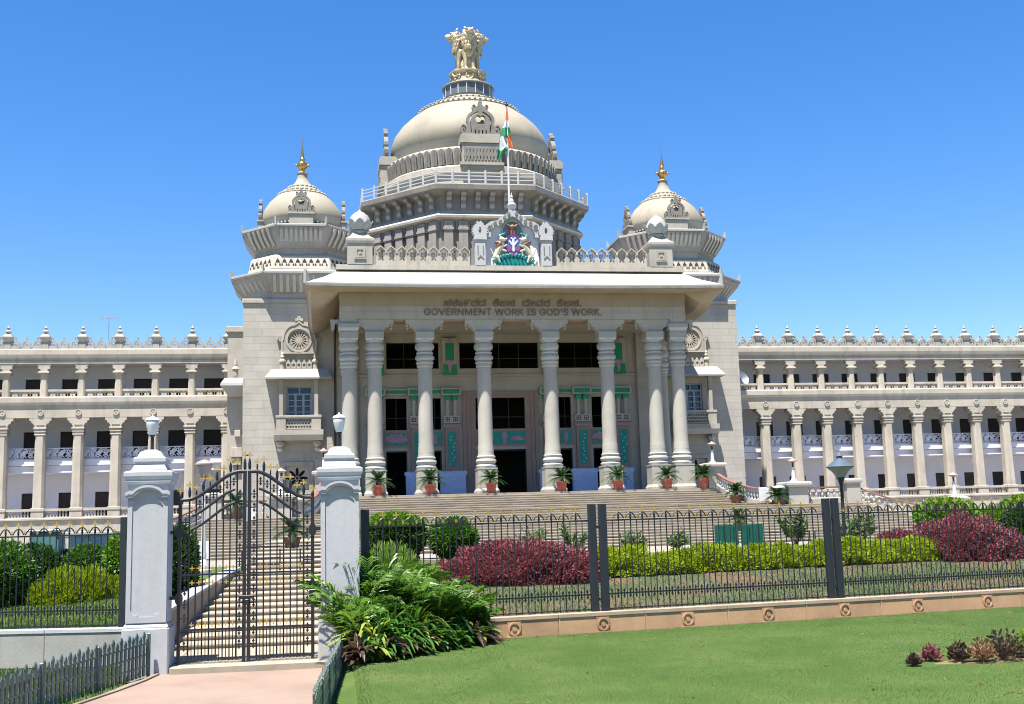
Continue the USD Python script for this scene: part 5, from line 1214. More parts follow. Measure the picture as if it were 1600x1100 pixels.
# ================================================================ FOREGROUND: GATE, FENCE, LAMPS
def gate_pillar(cx, label):
    cy = -54.9; h = .405
    t = thing('gate_pillar', label, 'pillar', (cx, cy, 0))
    def sq(levels): return MB().loft([[(cx - q, cy - q, z), (cx + q, cy - q, z), (cx + q, cy + q, z), (cx - q, cy + q, z)] for q, z in levels])
    obj('base', t, BV(cx - .47, cx + .47, cy - .47, cy + .47, 0, 1.06, c=.03), 'pillar_white')
    obj('shaft', t, sq([(.45, 1.062), (.44, 1.10), (h, 1.15), (h, 3.99)]), 'pillar_white')
    face = sbox(cx - h + .0, 1.16, cx + h - .0, 3.66)
    arch = unary_union([sbox(cx - .31, 1.42, cx + .31, 3.52), affinity.scale(Point(cx, 3.52).buffer(.31, 20), 1, .55), sbox(cx - .16, 1.28, cx + .16, 1.45), Point(cx - .2, 1.42).buffer(.1), Point(cx + .2, 1.42).buffer(.1)])
    obj('panel_frame', t, MB().ext(face.difference(arch).buffer(-.001), cy - h - .001, .028), 'pillar_white')
    hood_o = unary_union([affinity.scale(Point(cx, 3.72).buffer(.36, 24), 1, .72), sbox(cx - .45, 3.72, cx + .45, 3.84)]).intersection(sbox(cx - 1, 3.72, cx + 1, 4.2))
    hood_i = affinity.scale(Point(cx, 3.72).buffer(.30, 24), 1, .50)
    obj('arched_moulding', t, MB().ext(hood_o.difference(hood_i), cy - h - .03, .055).ext(hood_o.difference(hood_i).intersection(affinity.translate(hood_o, 0, .05).union(sbox(cx - .45, 3.79, cx + .45, 3.84))).difference(hood_o.buffer(-.05)), cy - h - .084, .02), 'pillar_white')
    obj('cornice', t, sq([(h + .005, 3.992), (h + .03, 4.02), (h + .055, 4.05), (h + .055, 4.10), (h + .075, 4.13), (h + .085, 4.17), (h + .085, 4.25), (h + .05, 4.27), (.33, 4.30)]), 'pillar_white')
    obj('cap', t, sq([(.36, 4.302), (.30, 4.42), (.30, 4.46), (.33, 4.48), (.33, 4.55), (.30, 4.57), (.26, 4.59), (.22, 4.68), (.10, 4.74)]), 'pillar_white')
    return t
gate_pillar(-17.215, 'white plastered gate pillar left of the black iron gate')
gate_pillar(-13.255, 'white plastered gate pillar right of the black iron gate')
def pillar_lamp(cx, label):
    t = thing('pillar_lamp', label, 'lamp', (cx, -54.9, 4.74))
    P = lambda n, pr, m: obj(n, t, MB().lathe(pr, 20, (cx, -54.9, 0)), m, 40)
    P('stem', [(.05, 4.74), (.035, 4.78), (.035, 5.02), (.055, 5.04), (.06, 5.06)], 'iron')
    P('globe', [(.065, 5.062), (.085, 5.10), (.125, 5.26), (.135, 5.33), (.12, 5.36)], 'lamp_white')
    P('cover', [(.14, 5.362), (.145, 5.38), (.12, 5.42), (.05, 5.45), (.02, 5.47), (.02, 5.50)], 'lamp_white')
pillar_lamp(-17.215, 'white urn lamp on a dark stem on the left gate pillar')
pillar_lamp(-13.255, 'white urn lamp on a dark stem on the right gate pillar')

# ---- iron gate
def cross(z, r=.06):
    return unary_union([LineString([(0, z - r), (0, z + r)]).buffer(r * .26), LineString([(-r, z), (r, z)]).buffer(r * .26), *[Point(a, z + b_).buffer(r * .30, 4) for a, b_ in ((r, 0), (-r, 0), (0, r))]])
def dart(z, up=1, h=.09):
    return Polygon([(-.012, z), (.012, z), (.012, z + up * h * .3), (.036, z + up * h * .35), (0, z + up * h), (-.036, z + up * h * .35), (-.012, z + up * h * .3)])
GY = -54.95
gt = thing('iron_gate', 'closed double leaf black iron gate with gold crosses between the white pillars', 'gate', (-15.22, GY, .15))
def toprail(u):
    s_ = np.clip((u - .12) / 1.12, 0, 1); s_ = s_ * s_ * (3 - 2 * s_)
    return 3.66 + .58 * s_
W = 1.385
def leaf(s):
    lf = obj('gate_leaf_frame', gt, None or MB().box(-.035, .035, GY - .035, GY + .035, .27, 3.70).moved((-15.22 + s * W, 0, 0)), 'iron')
    X = lambda u: -15.22 + s * (W - u)       # u from hinge to meeting stile
    def O(n, m, mat='iron', sm=False): obj(n, gt, m, mat, sm)
    O('meeting_stile', B(*sorted((X(W - .01), X(W - .085))), GY - .035, GY + .035, .27, 4.235))
    us = np.linspace(0, W - .01, 24)
    for dz, r_, u0, u1, n in ((0, .042, 0, W - .01, 'top_rail'), (-.36, .03, .20, W - .22, 'curved_rail'), (-.64, .03, .20, W - .22, 'curved_rail')):
        q = us[(us >= u0 - .01) & (us <= u1 + .01)]
        O(n, MB().tube([(X(u), GY, toprail(u) + dz) for u in q], r_, 8), 'iron', 40)
    for z, h in ((.32, .05), (.93, .035), (2.07, .035)):
        O('cross_rail', B(*sorted((X(0), X(W - .05))), GY - .022, GY + .022, z, z + h))
    bars = [.19] + list(np.linspace(.19, W - .21, 8)[1:-1]) + [W - .21]
    for i, u in enumerate(bars):
        zt = toprail(u) + (.16 if i % 2 else .26)
        O('bar', MB().tube([(X(u), GY, .30), (X(u), GY, zt)], .016 if 0 < i < len(bars) - 1 else .02, 6))
        O('gold_cross', MB().ext(affinity.translate(cross(zt + .05, .058), X(u), 0), GY + .012, .024), 'gold_paint')
        if i % 2 == 0: O('bar_leaf', MB().lathe([(.012, zt - .24), (.032, zt - .16), (.034, zt - .08), (.01, zt)], 8, (X(u), GY, 0)))
    for u, tall in ((0.0, .14), (W - .05, .30)):
        zt = toprail(u) + tall
        O('spike', MB().lathe([(.016, zt - tall), (.034, zt - tall * .7), (.034, zt - tall * .4), (.01, zt)], 8, (X(u), GY, 0)))
        O('gold_cross', MB().ext(affinity.translate(cross(zt + .05, .058), X(u), 0), GY + .012, .024), 'gold_paint')
    for i in range(len(bars) - 1):
        u = (bars[i] + bars[i + 1]) / 2
        O('short_bar', MB().tube([(X(u), GY, .30), (X(u), GY, .95)], .010, 5))
        for z in (1.05, 1.92, 2.22):
            O('gold_fleur', MB().ext(affinity.translate(cross(z, .04), X(u), 0), GY + .01, .02), 'gold_paint')
    # ladder of darts along both stiles and under the crown
    for u0, u1 in ((.035, .19), (W - .21, W - .085)):
        um = (u0 + u1) / 2
        zs = np.arange(.62, 3.35 + (.5 if u0 > .5 else 0), .285)
        for z in zs:
            O('rung', B(*sorted((X(u0), X(u1))), GY - .012, GY + .012, z - .012, z + .012))
            O('dart_pair', MB().ext(affinity.translate(unary_union([dart(z + .012, 1, .10), dart(z - .012, -1, .10)]), X(um), 0), GY + .01, .02))
    for i in range(1, len(bars) - 1):
        u = (bars[i] + bars[i + 1]) / 2
        z = toprail(u) - .19
        O('rung', B(*sorted((X(bars[i]), X(bars[i + 1]))), GY - .01, GY + .01, z - .01, z + .01))
        O('dart_pair', MB().ext(affinity.translate(unary_union([dart(z + .01, 1, .09), dart(z - .01, -1, .09)]), X(u), 0), GY + .01, .02))
    for z in (1.62, 2.98):
        O('hinge', B(*sorted((X(-.02), X(-.19))), GY - .03, GY + .03, z - .035, z + .035))
        O('hinge_plate', MB().ext(affinity.scale(Point(X(.0), z - .02).buffer(.11, 6), .75, 1.25), GY - .03, .02))
leaf(-1); leaf(1)
obj('latch', gt, BV(-15.38, -15.06, GY - .07, GY - .036, 1.55, 1.63, c=.01), 'iron')
obj('padlock', gt, BV(-15.26, -15.16, GY - .09, GY - .04, 1.42, 1.54, c=.01), 'iron')

# ---- boundary plinth and iron fence
class Frame:
    def __init__(self, ox, oy, ang): self.o, self.a = np.array([ox, oy, 0.0]), ang
    def loc(self, z=0): return (self.o[0], self.o[1], z)
RA = math.atan(.155); LA = math.atan(-.24)
def plinth(name_label, ox, oy, ang, x0, x1, stone, capm, n, medal):
    t = thing('boundary_plinth', name_label, 'wall', (ox, oy, 0), rotz=math.degrees(ang))
    L = (x1 - x0) / n
    for k in range(n):
        a, b_ = x0 + L * k, x0 + L * (k + 1)
        p = obj('stone_panel', t, BV(a + .004, b_ - .004, -.16, .16, -.02, .755, c=.008), stone, local=True)
        if medal:
            c = (a + b_) / 2
            m = MB().ext(sbox(c - .16, .40, c + .16, .72), -.161, .03).ext(Point(c, .565).buffer(.15, 12).difference(Point(c, .565).buffer(.115, 12)), -.192, .025).ext(Point(c, .565).buffer(.05, 8), -.192, .025).box(c - .18, c + .18, -.215, -.162, .375, .405)
            obj('medallion', p, m, stone, local=True)
        obj('coping', t, BV(a + .003, b_ - .003, -.18, .18, .757, .848, c=.015), capm, local=True)
plinth('orange sandstone plinth with round medallions under the iron fence', -12.69, -54.07, RA, .10, 26.6, 'sandstone', 'sandstone_cap', 12, True)
plinth('grey plastered plinth under the iron fence left of the gate', -18.05, -52.12, LA, -8.9, .35, 'plinth_plaster', 'white_paint', 4, False)

f_bar = MB().tube([(0, 0, .86), (0, 0, 3.0)], .011, 6).done()
f_main = MB().tube([(0, 0, .86), (0, 0, 3.14)], .015, 6).lathe([(.015, 2.98), (.026, 3.04), (.026, 3.10), (.008, 3.16)], 6).done()
f_cross = MB().ext(cross(3.235, .054), .012, .024).done()
f_small = MB().ext(cross(3.06, .036), .010, .02).done()
f_dart = MB().ext(unary_union([dart(1.262, 1, .10), dart(1.228, -1, .10)]), .01, .02).done()
def loop_mesh(d):
    m = MB()
    for s in (-1, 1):
        t = np.linspace(0, 1, 8); m.tube([(s * d * .86 * q, 0, 3.155 - .135 * q ** 2.2) for q in t], .015, 5)
    return m.done()
def fence_panel(label, ox, oy, ang, x0, x1, post0, post1):
    t = thing('iron_fence', label, 'fence', (ox, oy, 0), group=None, rotz=math.degrees(ang))
    O = lambda n, m, mat='iron', loc=None: obj(n, t, m, mat, loc=loc, local=True)
    for px in ([x0] if post0 else []) + ([x1] if post1 else []):
        O('post', BV(px - .09, px + .09, -.07, .07, .85, 3.38, c=.012), 'iron_post')
    a, b_ = x0 + .1, x1 - .1
    O('top_rail', B(a, b_, -.014, .014, 2.965, 3.0)); O('lower_rail', B(a, b_, -.016, .016, 1.225, 1.262)); O('bottom_rail', B(a, b_, -.014, .014, .885, .91))
    n = int(round((b_ - a) / .312)); d = (b_ - a) / n; lm_ = loop_mesh(d / 2)
    for k in range(n + 1):
        x = a + d * k
        if 0 < k < n:
            O('main_bar', f_main, loc=(x, 0, 0)); O('gold_cross', f_cross, 'gold_paint', loc=(x, 0, 0)); O('arch_loop', lm_, loc=(x, 0, 0))
        if k < n:
            O('bar', f_bar, loc=(x + d / 2, 0, 0)); O('small_gold_cross', f_small, 'gold_paint', loc=(x + d / 2, 0, 0))
            for q in (.25, .75): O('dart_pair', f_dart, loc=(x + d * q, 0, 0))
ca = math.cos(RA)
fence_panel('black iron fence behind the leafy clump beside the right gate pillar', -12.69, -54.07, RA, .0, (-7.25 + 12.69) / ca, True, True)
fence_panel('black iron fence in front of the yellow hedge and green boards', -12.69, -54.07, RA, (-6.98 + 12.69) / ca, (-.82 + 12.69) / ca, True, True)
fence_panel('black iron fence at the right edge in front of the maroon bush', -12.69, -54.07, RA, (-.56 + 12.69) / ca, (5.65 + 12.69) / ca, True, True)
fence_panel('black iron fence left of the gate above the grey plinth', -18.05, -52.12, LA, -6.6, -.17, True, True)
bd = thing('fence_link', 'short iron tie joining the pair of fence posts nearest the gate', 'fence post tie', (-7.115, -53.21, 0), rotz=math.degrees(RA))
obj('tie', bd, B(-.055, .055, -.02, .02, 2.80, 2.86), 'iron_post', local=True); obj('tie', bd, B(-.055, .055, -.02, .02, 1.1, 1.16), 'iron_post', local=True)
bd = thing('fence_link', 'short iron tie joining the pair of fence posts below the cone lamp', 'fence post tie', (-.69, -52.21, 0), rotz=math.degrees(RA))
obj('tie', bd, B(-.055, .055, -.02, .02, 2.80, 2.86), 'iron_post', local=True); obj('tie', bd, B(-.055, .055, -.02, .02, 1.1, 1.16), 'iron_post', local=True)

# ---- low picket fences along the path
def picket_fence(label, path, zf=lambda p: 0.0, h=.86, step_=.135):
    path = np.array(path, float); L = np.r_[0, np.cumsum(np.linalg.norm(np.diff(path, axis=0), axis=1))]
    t = thing('picket_fence', label, 'fence', (path[0][0], path[0][1], zf(path[0])))
    n = int(L[-1] / step_)
    at = lambda d: np.array([np.interp(d, L, path[:, 0]), np.interp(d, L, path[:, 1])])
    r = np.random.default_rng(3)
    for k in range(n):
        d = (k + .5) * step_; p = at(d); q = at(d + .02) - at(d - .02); a = math.atan2(q[1], q[0]) + r.normal(0, .03)
        z0 = zf(p); hh = h * (1.0 if k % 2 else .91) + r.normal(0, .008); w = .034; tk = .014
        R = lambda z, f=1.0, dy=0.0: [(-w * f, -tk + dy, z), (w * f, -tk + dy, z), (w * f, tk + dy, z), (-w * f, tk + dy, z)]
        m = MB().loft([R(z0 - .02), R(z0 + hh - .13), R(z0 + hh - .10, 1.25), R(z0 + hh - .07, 1.25), R(z0 + hh - .05, .9), R(z0 + hh, .12)])
        obj('picket', t, m.turned(a).moved((p[0], p[1], 0)), 'picket_green')
    for z in (.16, .38, .60):
        qq = np.array([[*at(d), zf(at(d)) + z] for d in np.linspace(0, L[-1], 26)])
        obj('rail', t, MB().sweep(qq, .045, .03), 'picket_green')
    for d in np.arange(.02, L[-1] + .01, 1.75):
        p = at(d); obj('post', t, BV(p[0] - .035, p[0] + .035, p[1] - .035, p[1] + .035, zf(p) - .05, zf(p) + h - .06, c=.008), 'picket_green')
picket_fence('low green metal picket fence curving along the left of the path', [(-17.10, -55.55), (-17.40, -56.3), (-17.80, -57.2), (-18.2, -58.2), (-18.6, -59.4), (-19.0, -60.6), (-19.6, -62.2)], lambda p: .10 + .05 * (p[1] + 57), step_=.135)
picket_fence('low green metal picket fence running from the right gate pillar toward the viewer', [(-13.20, -55.5), (-13.30, -57.5), (-13.46, -60.0), (-13.60, -62.4), (-13.70, -64.2)], step_=.135)

# ---- lamps
def post_lamp(label, x, y, z0, h):
    t = thing('street_lamp', label, 'street lamp', (x, y, z0))
    P = lambda n, pr, m: obj(n, t, MB().lathe([(r_, z0 + z) for r_, z in pr], 20, (x, y, 0)), m, 40)
    P('base', [(.26, 0), (.26, .08), (.22, .1), (.20, .22), (.13, .34), (.10, .40)], 'white_paint')
    P('post', [(.085, .40), (.10, .55), (.075, .62), (.06, h * .45), (.05, h - .75), (.09, h - .72), (.05, h - .66)], 'lamp_white')
    P('neck', [(.045, h - .66), (.05, h - .52), (.10, h - .47)], 'iron')
    P('globe', [(.10, h - .47), (.19, h - .33), (.25, h - .16), (.26, h - .12)], 'lamp_pink')
    P('cover', [(.29, h - .12), (.29, h - .08), (.20, h - .02), (.08, h + .03), (.02, h + .05)], 'lamp_pink')
post_lamp('white lamp post with pinkish lantern seen through the gate', -17.35, -43.3, 1.72, 3.45)
x, y, z0 = 3.35, -44.4, 1.25
t = thing('cone_lamp', 'slate grey cone shaded lamp on a dark post behind the paired fence posts', 'street lamp', (x, y, z0))
P = lambda n, pr, m: obj(n, t, MB().lathe([(r_, z) for r_, z in pr], 24, (x, y, 0)), m, 40)
P('post', [(.09, z0), (.07, z0 + .4), (.05, 3.9), (.06, 3.95)], 'iron_post')
P('bowl', [(.06, 3.95), (.13, 4.15), (.14, 4.17)], 'iron_post')
P('diffuser', [(.14, 4.17), (.27, 4.36), (.44, 4.50)], 'steel')
P('shade', [(.45, 4.50), (.46, 4.52), (.27, 4.67), (.14, 4.76), (.10, 4.80), (.10, 4.86), (.13, 4.87), (.06, 4.92), (.02, 4.98)], 'lamp_slate')
def small_lamp(label, x, y, z0):
    t = thing('pedestal_lamp', label, 'lamp', (x, y, z0))
    P = lambda n, pr, m: obj(n, t, MB().lathe([(r_, z0 + z) for r_, z in pr], 16, (x, y, 0)), m, 40)
    P('post', [(.24, 0), (.24, .05), (.15, .12), (.12, .3), (.09, .9), (.11, .92)], 'lamp_white')
    P('neck', [(.06, .92), (.06, 1.18), (.12, 1.24)], 'iron')
    P('cap', [(.12, 1.24), (.28, 1.30), (.32, 1.34), (.30, 1.38), (.12, 1.46), (.03, 1.54)], 'lamp_pink')
small_lamp('small white lamp on the stone pedestal beside the porch right end', 13.85, -1.6, 6.83)
small_lamp('small white lamp on the stone pedestal left of the porch', -13.85, -1.6, 6.83)
small_lamp('small white lamp on the lower right stair pedestal', 16.35, -10, 5.10)
small_lamp('small white lamp on the lower left stair pedestal', -16.35, -10, 5.10)
tp_ = single('lamp_pedestal', sqloft([(.55, 1.5), (.55, 3.5), (.68, 3.6), (.68, 3.75), (.4, 3.87)], (26.4, -12.0)), 'granite_column', 'pale square pedestal under the small white lamp before the right wing', 'pedestal')
small_lamp('small white lamp in front of the right arcaded wing', 26.4, -12.0, 3.87)

# ---- barricades, boards, boxes
def barricade(label, x, y, z0, w=2.2, h=.82):
    t = thing('crowd_barrier', label, 'barrier', (x, y, z0))
    for e in (-1, 1): obj('upright', t, MB().tube([(x + e * w / 2, y, z0), (x + e * w / 2, y, z0 + h)], .028, 6), 'iron_post')
    for z in (.2, .42, .8): obj('rail', t, MB().tube([(x - w / 2, y, z0 + z), (x + w / 2, y, z0 + z)], .024, 6), 'iron_post')
    for e in (-1, 1): obj('foot', t, MB().tube([(x + e * w / 2, y - .3, z0 + .02), (x + e * w / 2, y + .3, z0 + .02)], .024, 6), 'iron_post')
barricade('grey metal crowd barrier behind the left leaf of the gate', -15.75, -40.6, 1.62, 1.25, .70)
barricade('grey metal crowd barrier behind the right leaf of the gate', -13.75, -40.8, 1.62, 1.4, .70)
places_ = ('left of the round glossy tree', 'behind the maroon dome bush', 'behind the paired posts near the maroon bush', 'left of the green boards', 'right of the green boards', 'behind the broad bright bush at right')
for k, (x, y) in enumerate(((-9.0, -34.5), (-6.6, -34.2), (-4.2, -34.6), (-1.8, -34.3), (5.4, -34.4), (7.8, -34.5))):
    barricade(f'grey metal crowd barrier {places_[k]}', x, y, 1.46)
def board(label, x, y, w):
    t = thing('green_board', label, 'board', (x, y, 1.3))
    p = obj('panel', t, BV(x - w / 2, x + w / 2, y - .02, y + .02, 1.78, 2.68, c=.006), 'board_green')
    obj('rod', p, B(x - .12, x - .10, y - .045, y - .021, 2.15, 2.60), 'iron'); obj('rod', p, B(x + w * .28, x + w * .28 + .02, y - .045, y - .021, 2.2, 2.62), 'iron')
    for e in (-1, 1): obj('leg', t, MB().tube([(x + e * w * .42, y + .04, 1.25), (x + e * w * .42, y + .04, 2.6)], .02, 6), 'iron_post')
board('left one of two dark green boards above the yellow hedge', .85, -40.0, .90)
board('right one of two dark green boards above the yellow hedge', 1.86, -39.9, .86)
def notice(label, x, y, z0, w, h):
    t = thing('notice_board', label, 'notice board', (x, y, z0))
    obj('sheet', t, BV(x - w / 2, x + w / 2, y - .02, y + .02, z0 + .12, z0 + h, c=.006), 'lamp_white')
    for e in (-1, 1): obj('leg', t, MB().tube([(x + e * w * .4, y + .03, z0), (x + e * w * .4, y + .22 * (1 if e > 0 else 1), z0 + .02), (x + e * w * .4, y + .03, z0 + h * .7)], .015, 5), 'iron_post')
notice('blank white notice board standing beside the rightmost porch column', 13.0, -1.9, FL, .66, .98)
notice('blank white notice board against the right stair balustrade', 14.6, -9.2, 3.8, .72, 1.0)
notice('blank white notice board seen through the left gate leaf', -19.6, -21.5, 1.5, .55, 1.0)
notice('blank white notice board on the stairs seen through the gate', -18.0, -12.0, 3.35, .55, .95)
notice('blank white notice board before the lower right balustrade', 20.3, -21.0, 1.5, .75, 1.3)
u = thing('utility_box', 'teal metal cabinet half hidden by shrubs left of the gate', 'cabinet', (-21.9, -43.5, 1.4))
obj('body', u, BV(-22.35, -21.5, -43.9, -43.1, 1.4, 3.1, c=.02), 'box_teal'); obj('door', u, BV(-22.28, -21.57, -43.93, -43.902, 1.6, 3.0, c=.01), 'box_teal'); obj('lid', u, BV(-22.42, -21.43, -43.97, -43.05, 3.102, 3.16, c=.01), 'steel')
u = thing('utility_box', 'pale grey metal cabinet behind the shrubs beside the left gate pillar', 'cabinet', (-21.0, -41.5, 1.4))
obj('body', u, BV(-21.6, -20.4, -42.0, -41.1, 1.4, 3.0, c=.02), 'box_white'); obj('door', u, BV(-21.5, -21.03, -42.03, -42.002, 1.6, 2.9, c=.01), 'box_white'); obj('door', u, BV(-20.97, -20.5, -42.03, -42.002, 1.6, 2.9, c=.01), 'box_white'); obj('lid', u, BV(-21.75, -20.25, -42.15, -41.0, 3.002, 3.08, c=.01), 'white_paint')

# ---- on the roofs
a = thing('tv_antenna', 'thin aerial on the roof of the left wing', 'antenna', (-31.8, 18, 17.3))
obj('mast', a, MB().tube([(-31.8, 18, 17.3), (-31.8, 18, 21.0)], .025, 5), 'steel'); obj('boom', a, MB().tube([(-32.6, 17.9, 20.95), (-31.0, 18.1, 20.98)], .03, 5), 'steel')
for k in range(6): obj('element', a, MB().tube([(-32.5 + .28 * k, 17.5, 20.96), (-32.5 + .28 * k, 18.5, 20.96)], .012, 4), 'steel')
d_ = thing('satellite_dish', 'grey satellite dish on the upper gallery of the right wing beside the tower', 'satellite dish', (22.6, 15.3, 14.66))
dm_ = MB().lathe([(.02, 0), (.3, .05), (.55, .17), (.7, .30), (.71, .30), (.55, .14), (.3, .02), (.02, -.03)], 24)
t_ = dm_.done(); t_.apply_transform(trimesh.transformations.rotation_matrix(math.radians(65), (1, 0.3, 0))); t_.apply_translation((22.6, 15.0, 14.95))
obj('dish', d_, t_, 'steel', 40); obj('stand', d_, MB().tube([(22.6, 15.1, 14.9), (22.6, 15.35, 14.6)], .04, 6), 'steel')
obj('arm', d_, MB().tube([(22.6, 14.95, 14.9), (22.5, 14.3, 15.15)], .02, 5), 'steel')
obj('downpipe', cb, MB().tube([(-13.0, 8.05, 19.2), (-13.0, 8.05, 5.0)], .09, 8), 'dark_pipe')

# ================================================================ PLANTS
def rand_dirs(n, r):
    v = r.normal(size=(n, 3)); return v / np.linalg.norm(v, axis=1)[:, None]
def leaves(P, D, L, Wd, r, bend=.25):
    """one two-triangle leaf per point: P bases, D directions, L lengths, Wd widths"""
    n = len(P); D = D / np.linalg.norm(D, axis=1)[:, None]
    R = rand_dirs(n, r); S = np.cross(D, R); S /= np.linalg.norm(S, axis=1)[:, None] + 1e-9; U = np.cross(S, D)
    L = np.broadcast_to(L, n)[:, None]; Wd = np.broadcast_to(Wd, n)[:, None]
    mid = P + D * L * .5 + U * L * bend * .35
    V = np.stack([P, mid + S * Wd * .5, P + D * L - U * L * bend * .3, mid - S * Wd * .5], 1).reshape(-1, 3)
    i = np.arange(n)[:, None] * 4
    F = np.concatenate([i + [0, 1, 2], i + [0, 2, 3]], 1).reshape(-1, 3)
    return V, F
def blob_pts(n, c, rad, r, shell=.45, flat=0.0, lump=.22, seed=0, power=2.0):
    """points in the outer part of a lumpy ellipsoid with their outward directions"""
    d = rand_dirs(n, r); d[:, 2] = np.where(d[:, 2] < flat, np.abs(d[:, 2]) * .5 + flat, d[:, 2]) if flat > -1 else d[:, 2]
    d /= np.linalg.norm(d, axis=1)[:, None]
    if power != 2.0:
        k = (np.abs(d) ** power).sum(1) ** (1 / power); d2 = d / k[:, None]
    else: d2 = d
    q = 1 + lump * (meshkit.fbm(d * 2.6 + seed * 7.3, 3, seed) - .5) * 2
    rr = (1 - shell * r.random(n) ** 1.6)
    return np.array(c) + d2 * (q * rr)[:, None] * np.array(rad), d
def shrub(name, label, cat, c, rad, n, mat, leaf=(.12, .05), stems=True, group=None, flat=0.0, lump=.22, seed=0, up=.35, shell=.45, power=2.0, core=None):
    r = np.random.default_rng(seed + 100)
    zb = c[2] - rad[2] * (0 if flat >= 0 else 1)
    t = thing(name, label, cat, (c[0], c[1], zb), group=group)
    P, d = blob_pts(n, c, rad, r, shell, flat, lump, seed, power)
    D = d * .8 + rand_dirs(n, r) * .7 + [0, 0, up]
    V, F = leaves(P, D, leaf[0] * r.uniform(.7, 1.25, n), leaf[1] * r.uniform(.8, 1.2, n), r)
    obj('foliage', t, MB().add(V, F), mat)
    if stems:
        m = MB()
        for k in range(10):
            a = 2 * math.pi * k / 10; q = r.uniform(.3, .75)
            p0 = np.array([c[0] + .1 * rad[0] * math.cos(a), c[1] + .1 * rad[1] * math.sin(a), c[2] - (rad[2] * .9 if flat < 0 else .05)])
            p2 = np.array(c) + np.array([q * rad[0] * math.cos(a), q * rad[1] * math.sin(a), rad[2] * r.uniform(.3, .75)])
            m.tube([p0, (p0 + p2) / 2 + [0, 0, .1], p2], [.03, .022, .01], 5)
        obj('stems', t, m, 'bark')
    return t
gz = lambda x, y: float(garden_z(np.array(x), np.array(y)))

# clipped maroon and lime hedges behind the fence
def hedge(label, segs, mat, n, leaf, group=None, seed=0, name='hedge', cat='hedge', up=.35, lump=.3):
    r = np.random.default_rng(seed)
    t = thing(name, label, cat, (segs[0][0], segs[0][1], segs[0][2]), group=group)
    VV, FF, k = [], [], 0
    tot = sum(s[3] * s[5] + s[3] * s[4] for s in segs); m = MB()
    for j, (x, y, z, rx, ry, rz) in enumerate(segs):
        nn = int(n * (rx * rz + rx * ry) / tot)
        P, d = blob_pts(nn, (x, y, z), (rx, ry, rz), r, .30, -.05, lump, seed + j, 2.6)
        P[:, 2] = np.maximum(P[:, 2], z + .02)
        V, F = leaves(P, d * .7 + rand_dirs(nn, r) * .6 + [0, 0, up], leaf[0] * r.uniform(.6, 1.3, nn), leaf[1] * r.uniform(.8, 1.2, nn), r)
        m.add(V, F)
        # twiggy dark heart so that light does not pass straight through
        for _ in range(26):
            a = r.uniform(0, 2 * math.pi); q = r.uniform(.2, .8)
            m2 = np.array([x + q * rx * math.cos(a), y + q * ry * math.sin(a), z + rz * r.uniform(.35, .75)])
            VV.append((np.array([x + .3 * q * rx * math.cos(a), y + .3 * q * ry * math.sin(a), z - .05]), m2))
    obj('foliage', t, m, mat)
    b = MB()
    for p0, p1 in VV: b.tube([p0, p1], [.022, .008], 4)
    obj('stems', t, b, 'bark')
    return t
hedge('large maroon dome shaped bush behind the fence right of the leafy clump', [(-8.1, -46.9, 1.12, 2.2, 1.3, 1.28), (-6.8, -46.9, 1.12, 1.35, 1.2, 1.0), (-9.5, -46.8, 1.12, 1.1, 1.1, .85)], 'leaf_red', 52000, (.10, .055), up=.12, seed=11, name='maroon_bush', cat='bush')
hedge('maroon bush behind the fence at the far right of the yellow hedge', [(7.75, -44.2, 1.25, 1.45, 1.1, 1.45), (9.0, -43.8, 1.25, .9, 1.0, 1.0), (7.0, -43.9, 1.25, .75, .8, 1.05)], 'leaf_red', 32000, (.10, .055), up=.12, seed=12, name='maroon_bush', cat='bush', lump=.45)
hedge('small low maroon bush showing behind the right end of the yellow hedge', [(7.0, -40.8, 1.4, .75, .6, .85)], 'leaf_red', 8000, (.10, .055), up=.12, seed=13, name='maroon_bush', cat='bush')
def hz(x): return -46.4 + .205 * (x + 5)
segs = []
for k in range(15):
    x = -5.3 + .86 * k; segs.append((x, hz(x), gz(x, hz(x)) - .02, .68, .75, .68 + .08 * math.sin(k * 2.1) + .07 * math.cos(k * 1.3)))
hedge('long low lime yellow hedge behind the fence', segs, 'leaf_lime', 80000, (.085, .06), up=.2, seed=21, lump=.35)

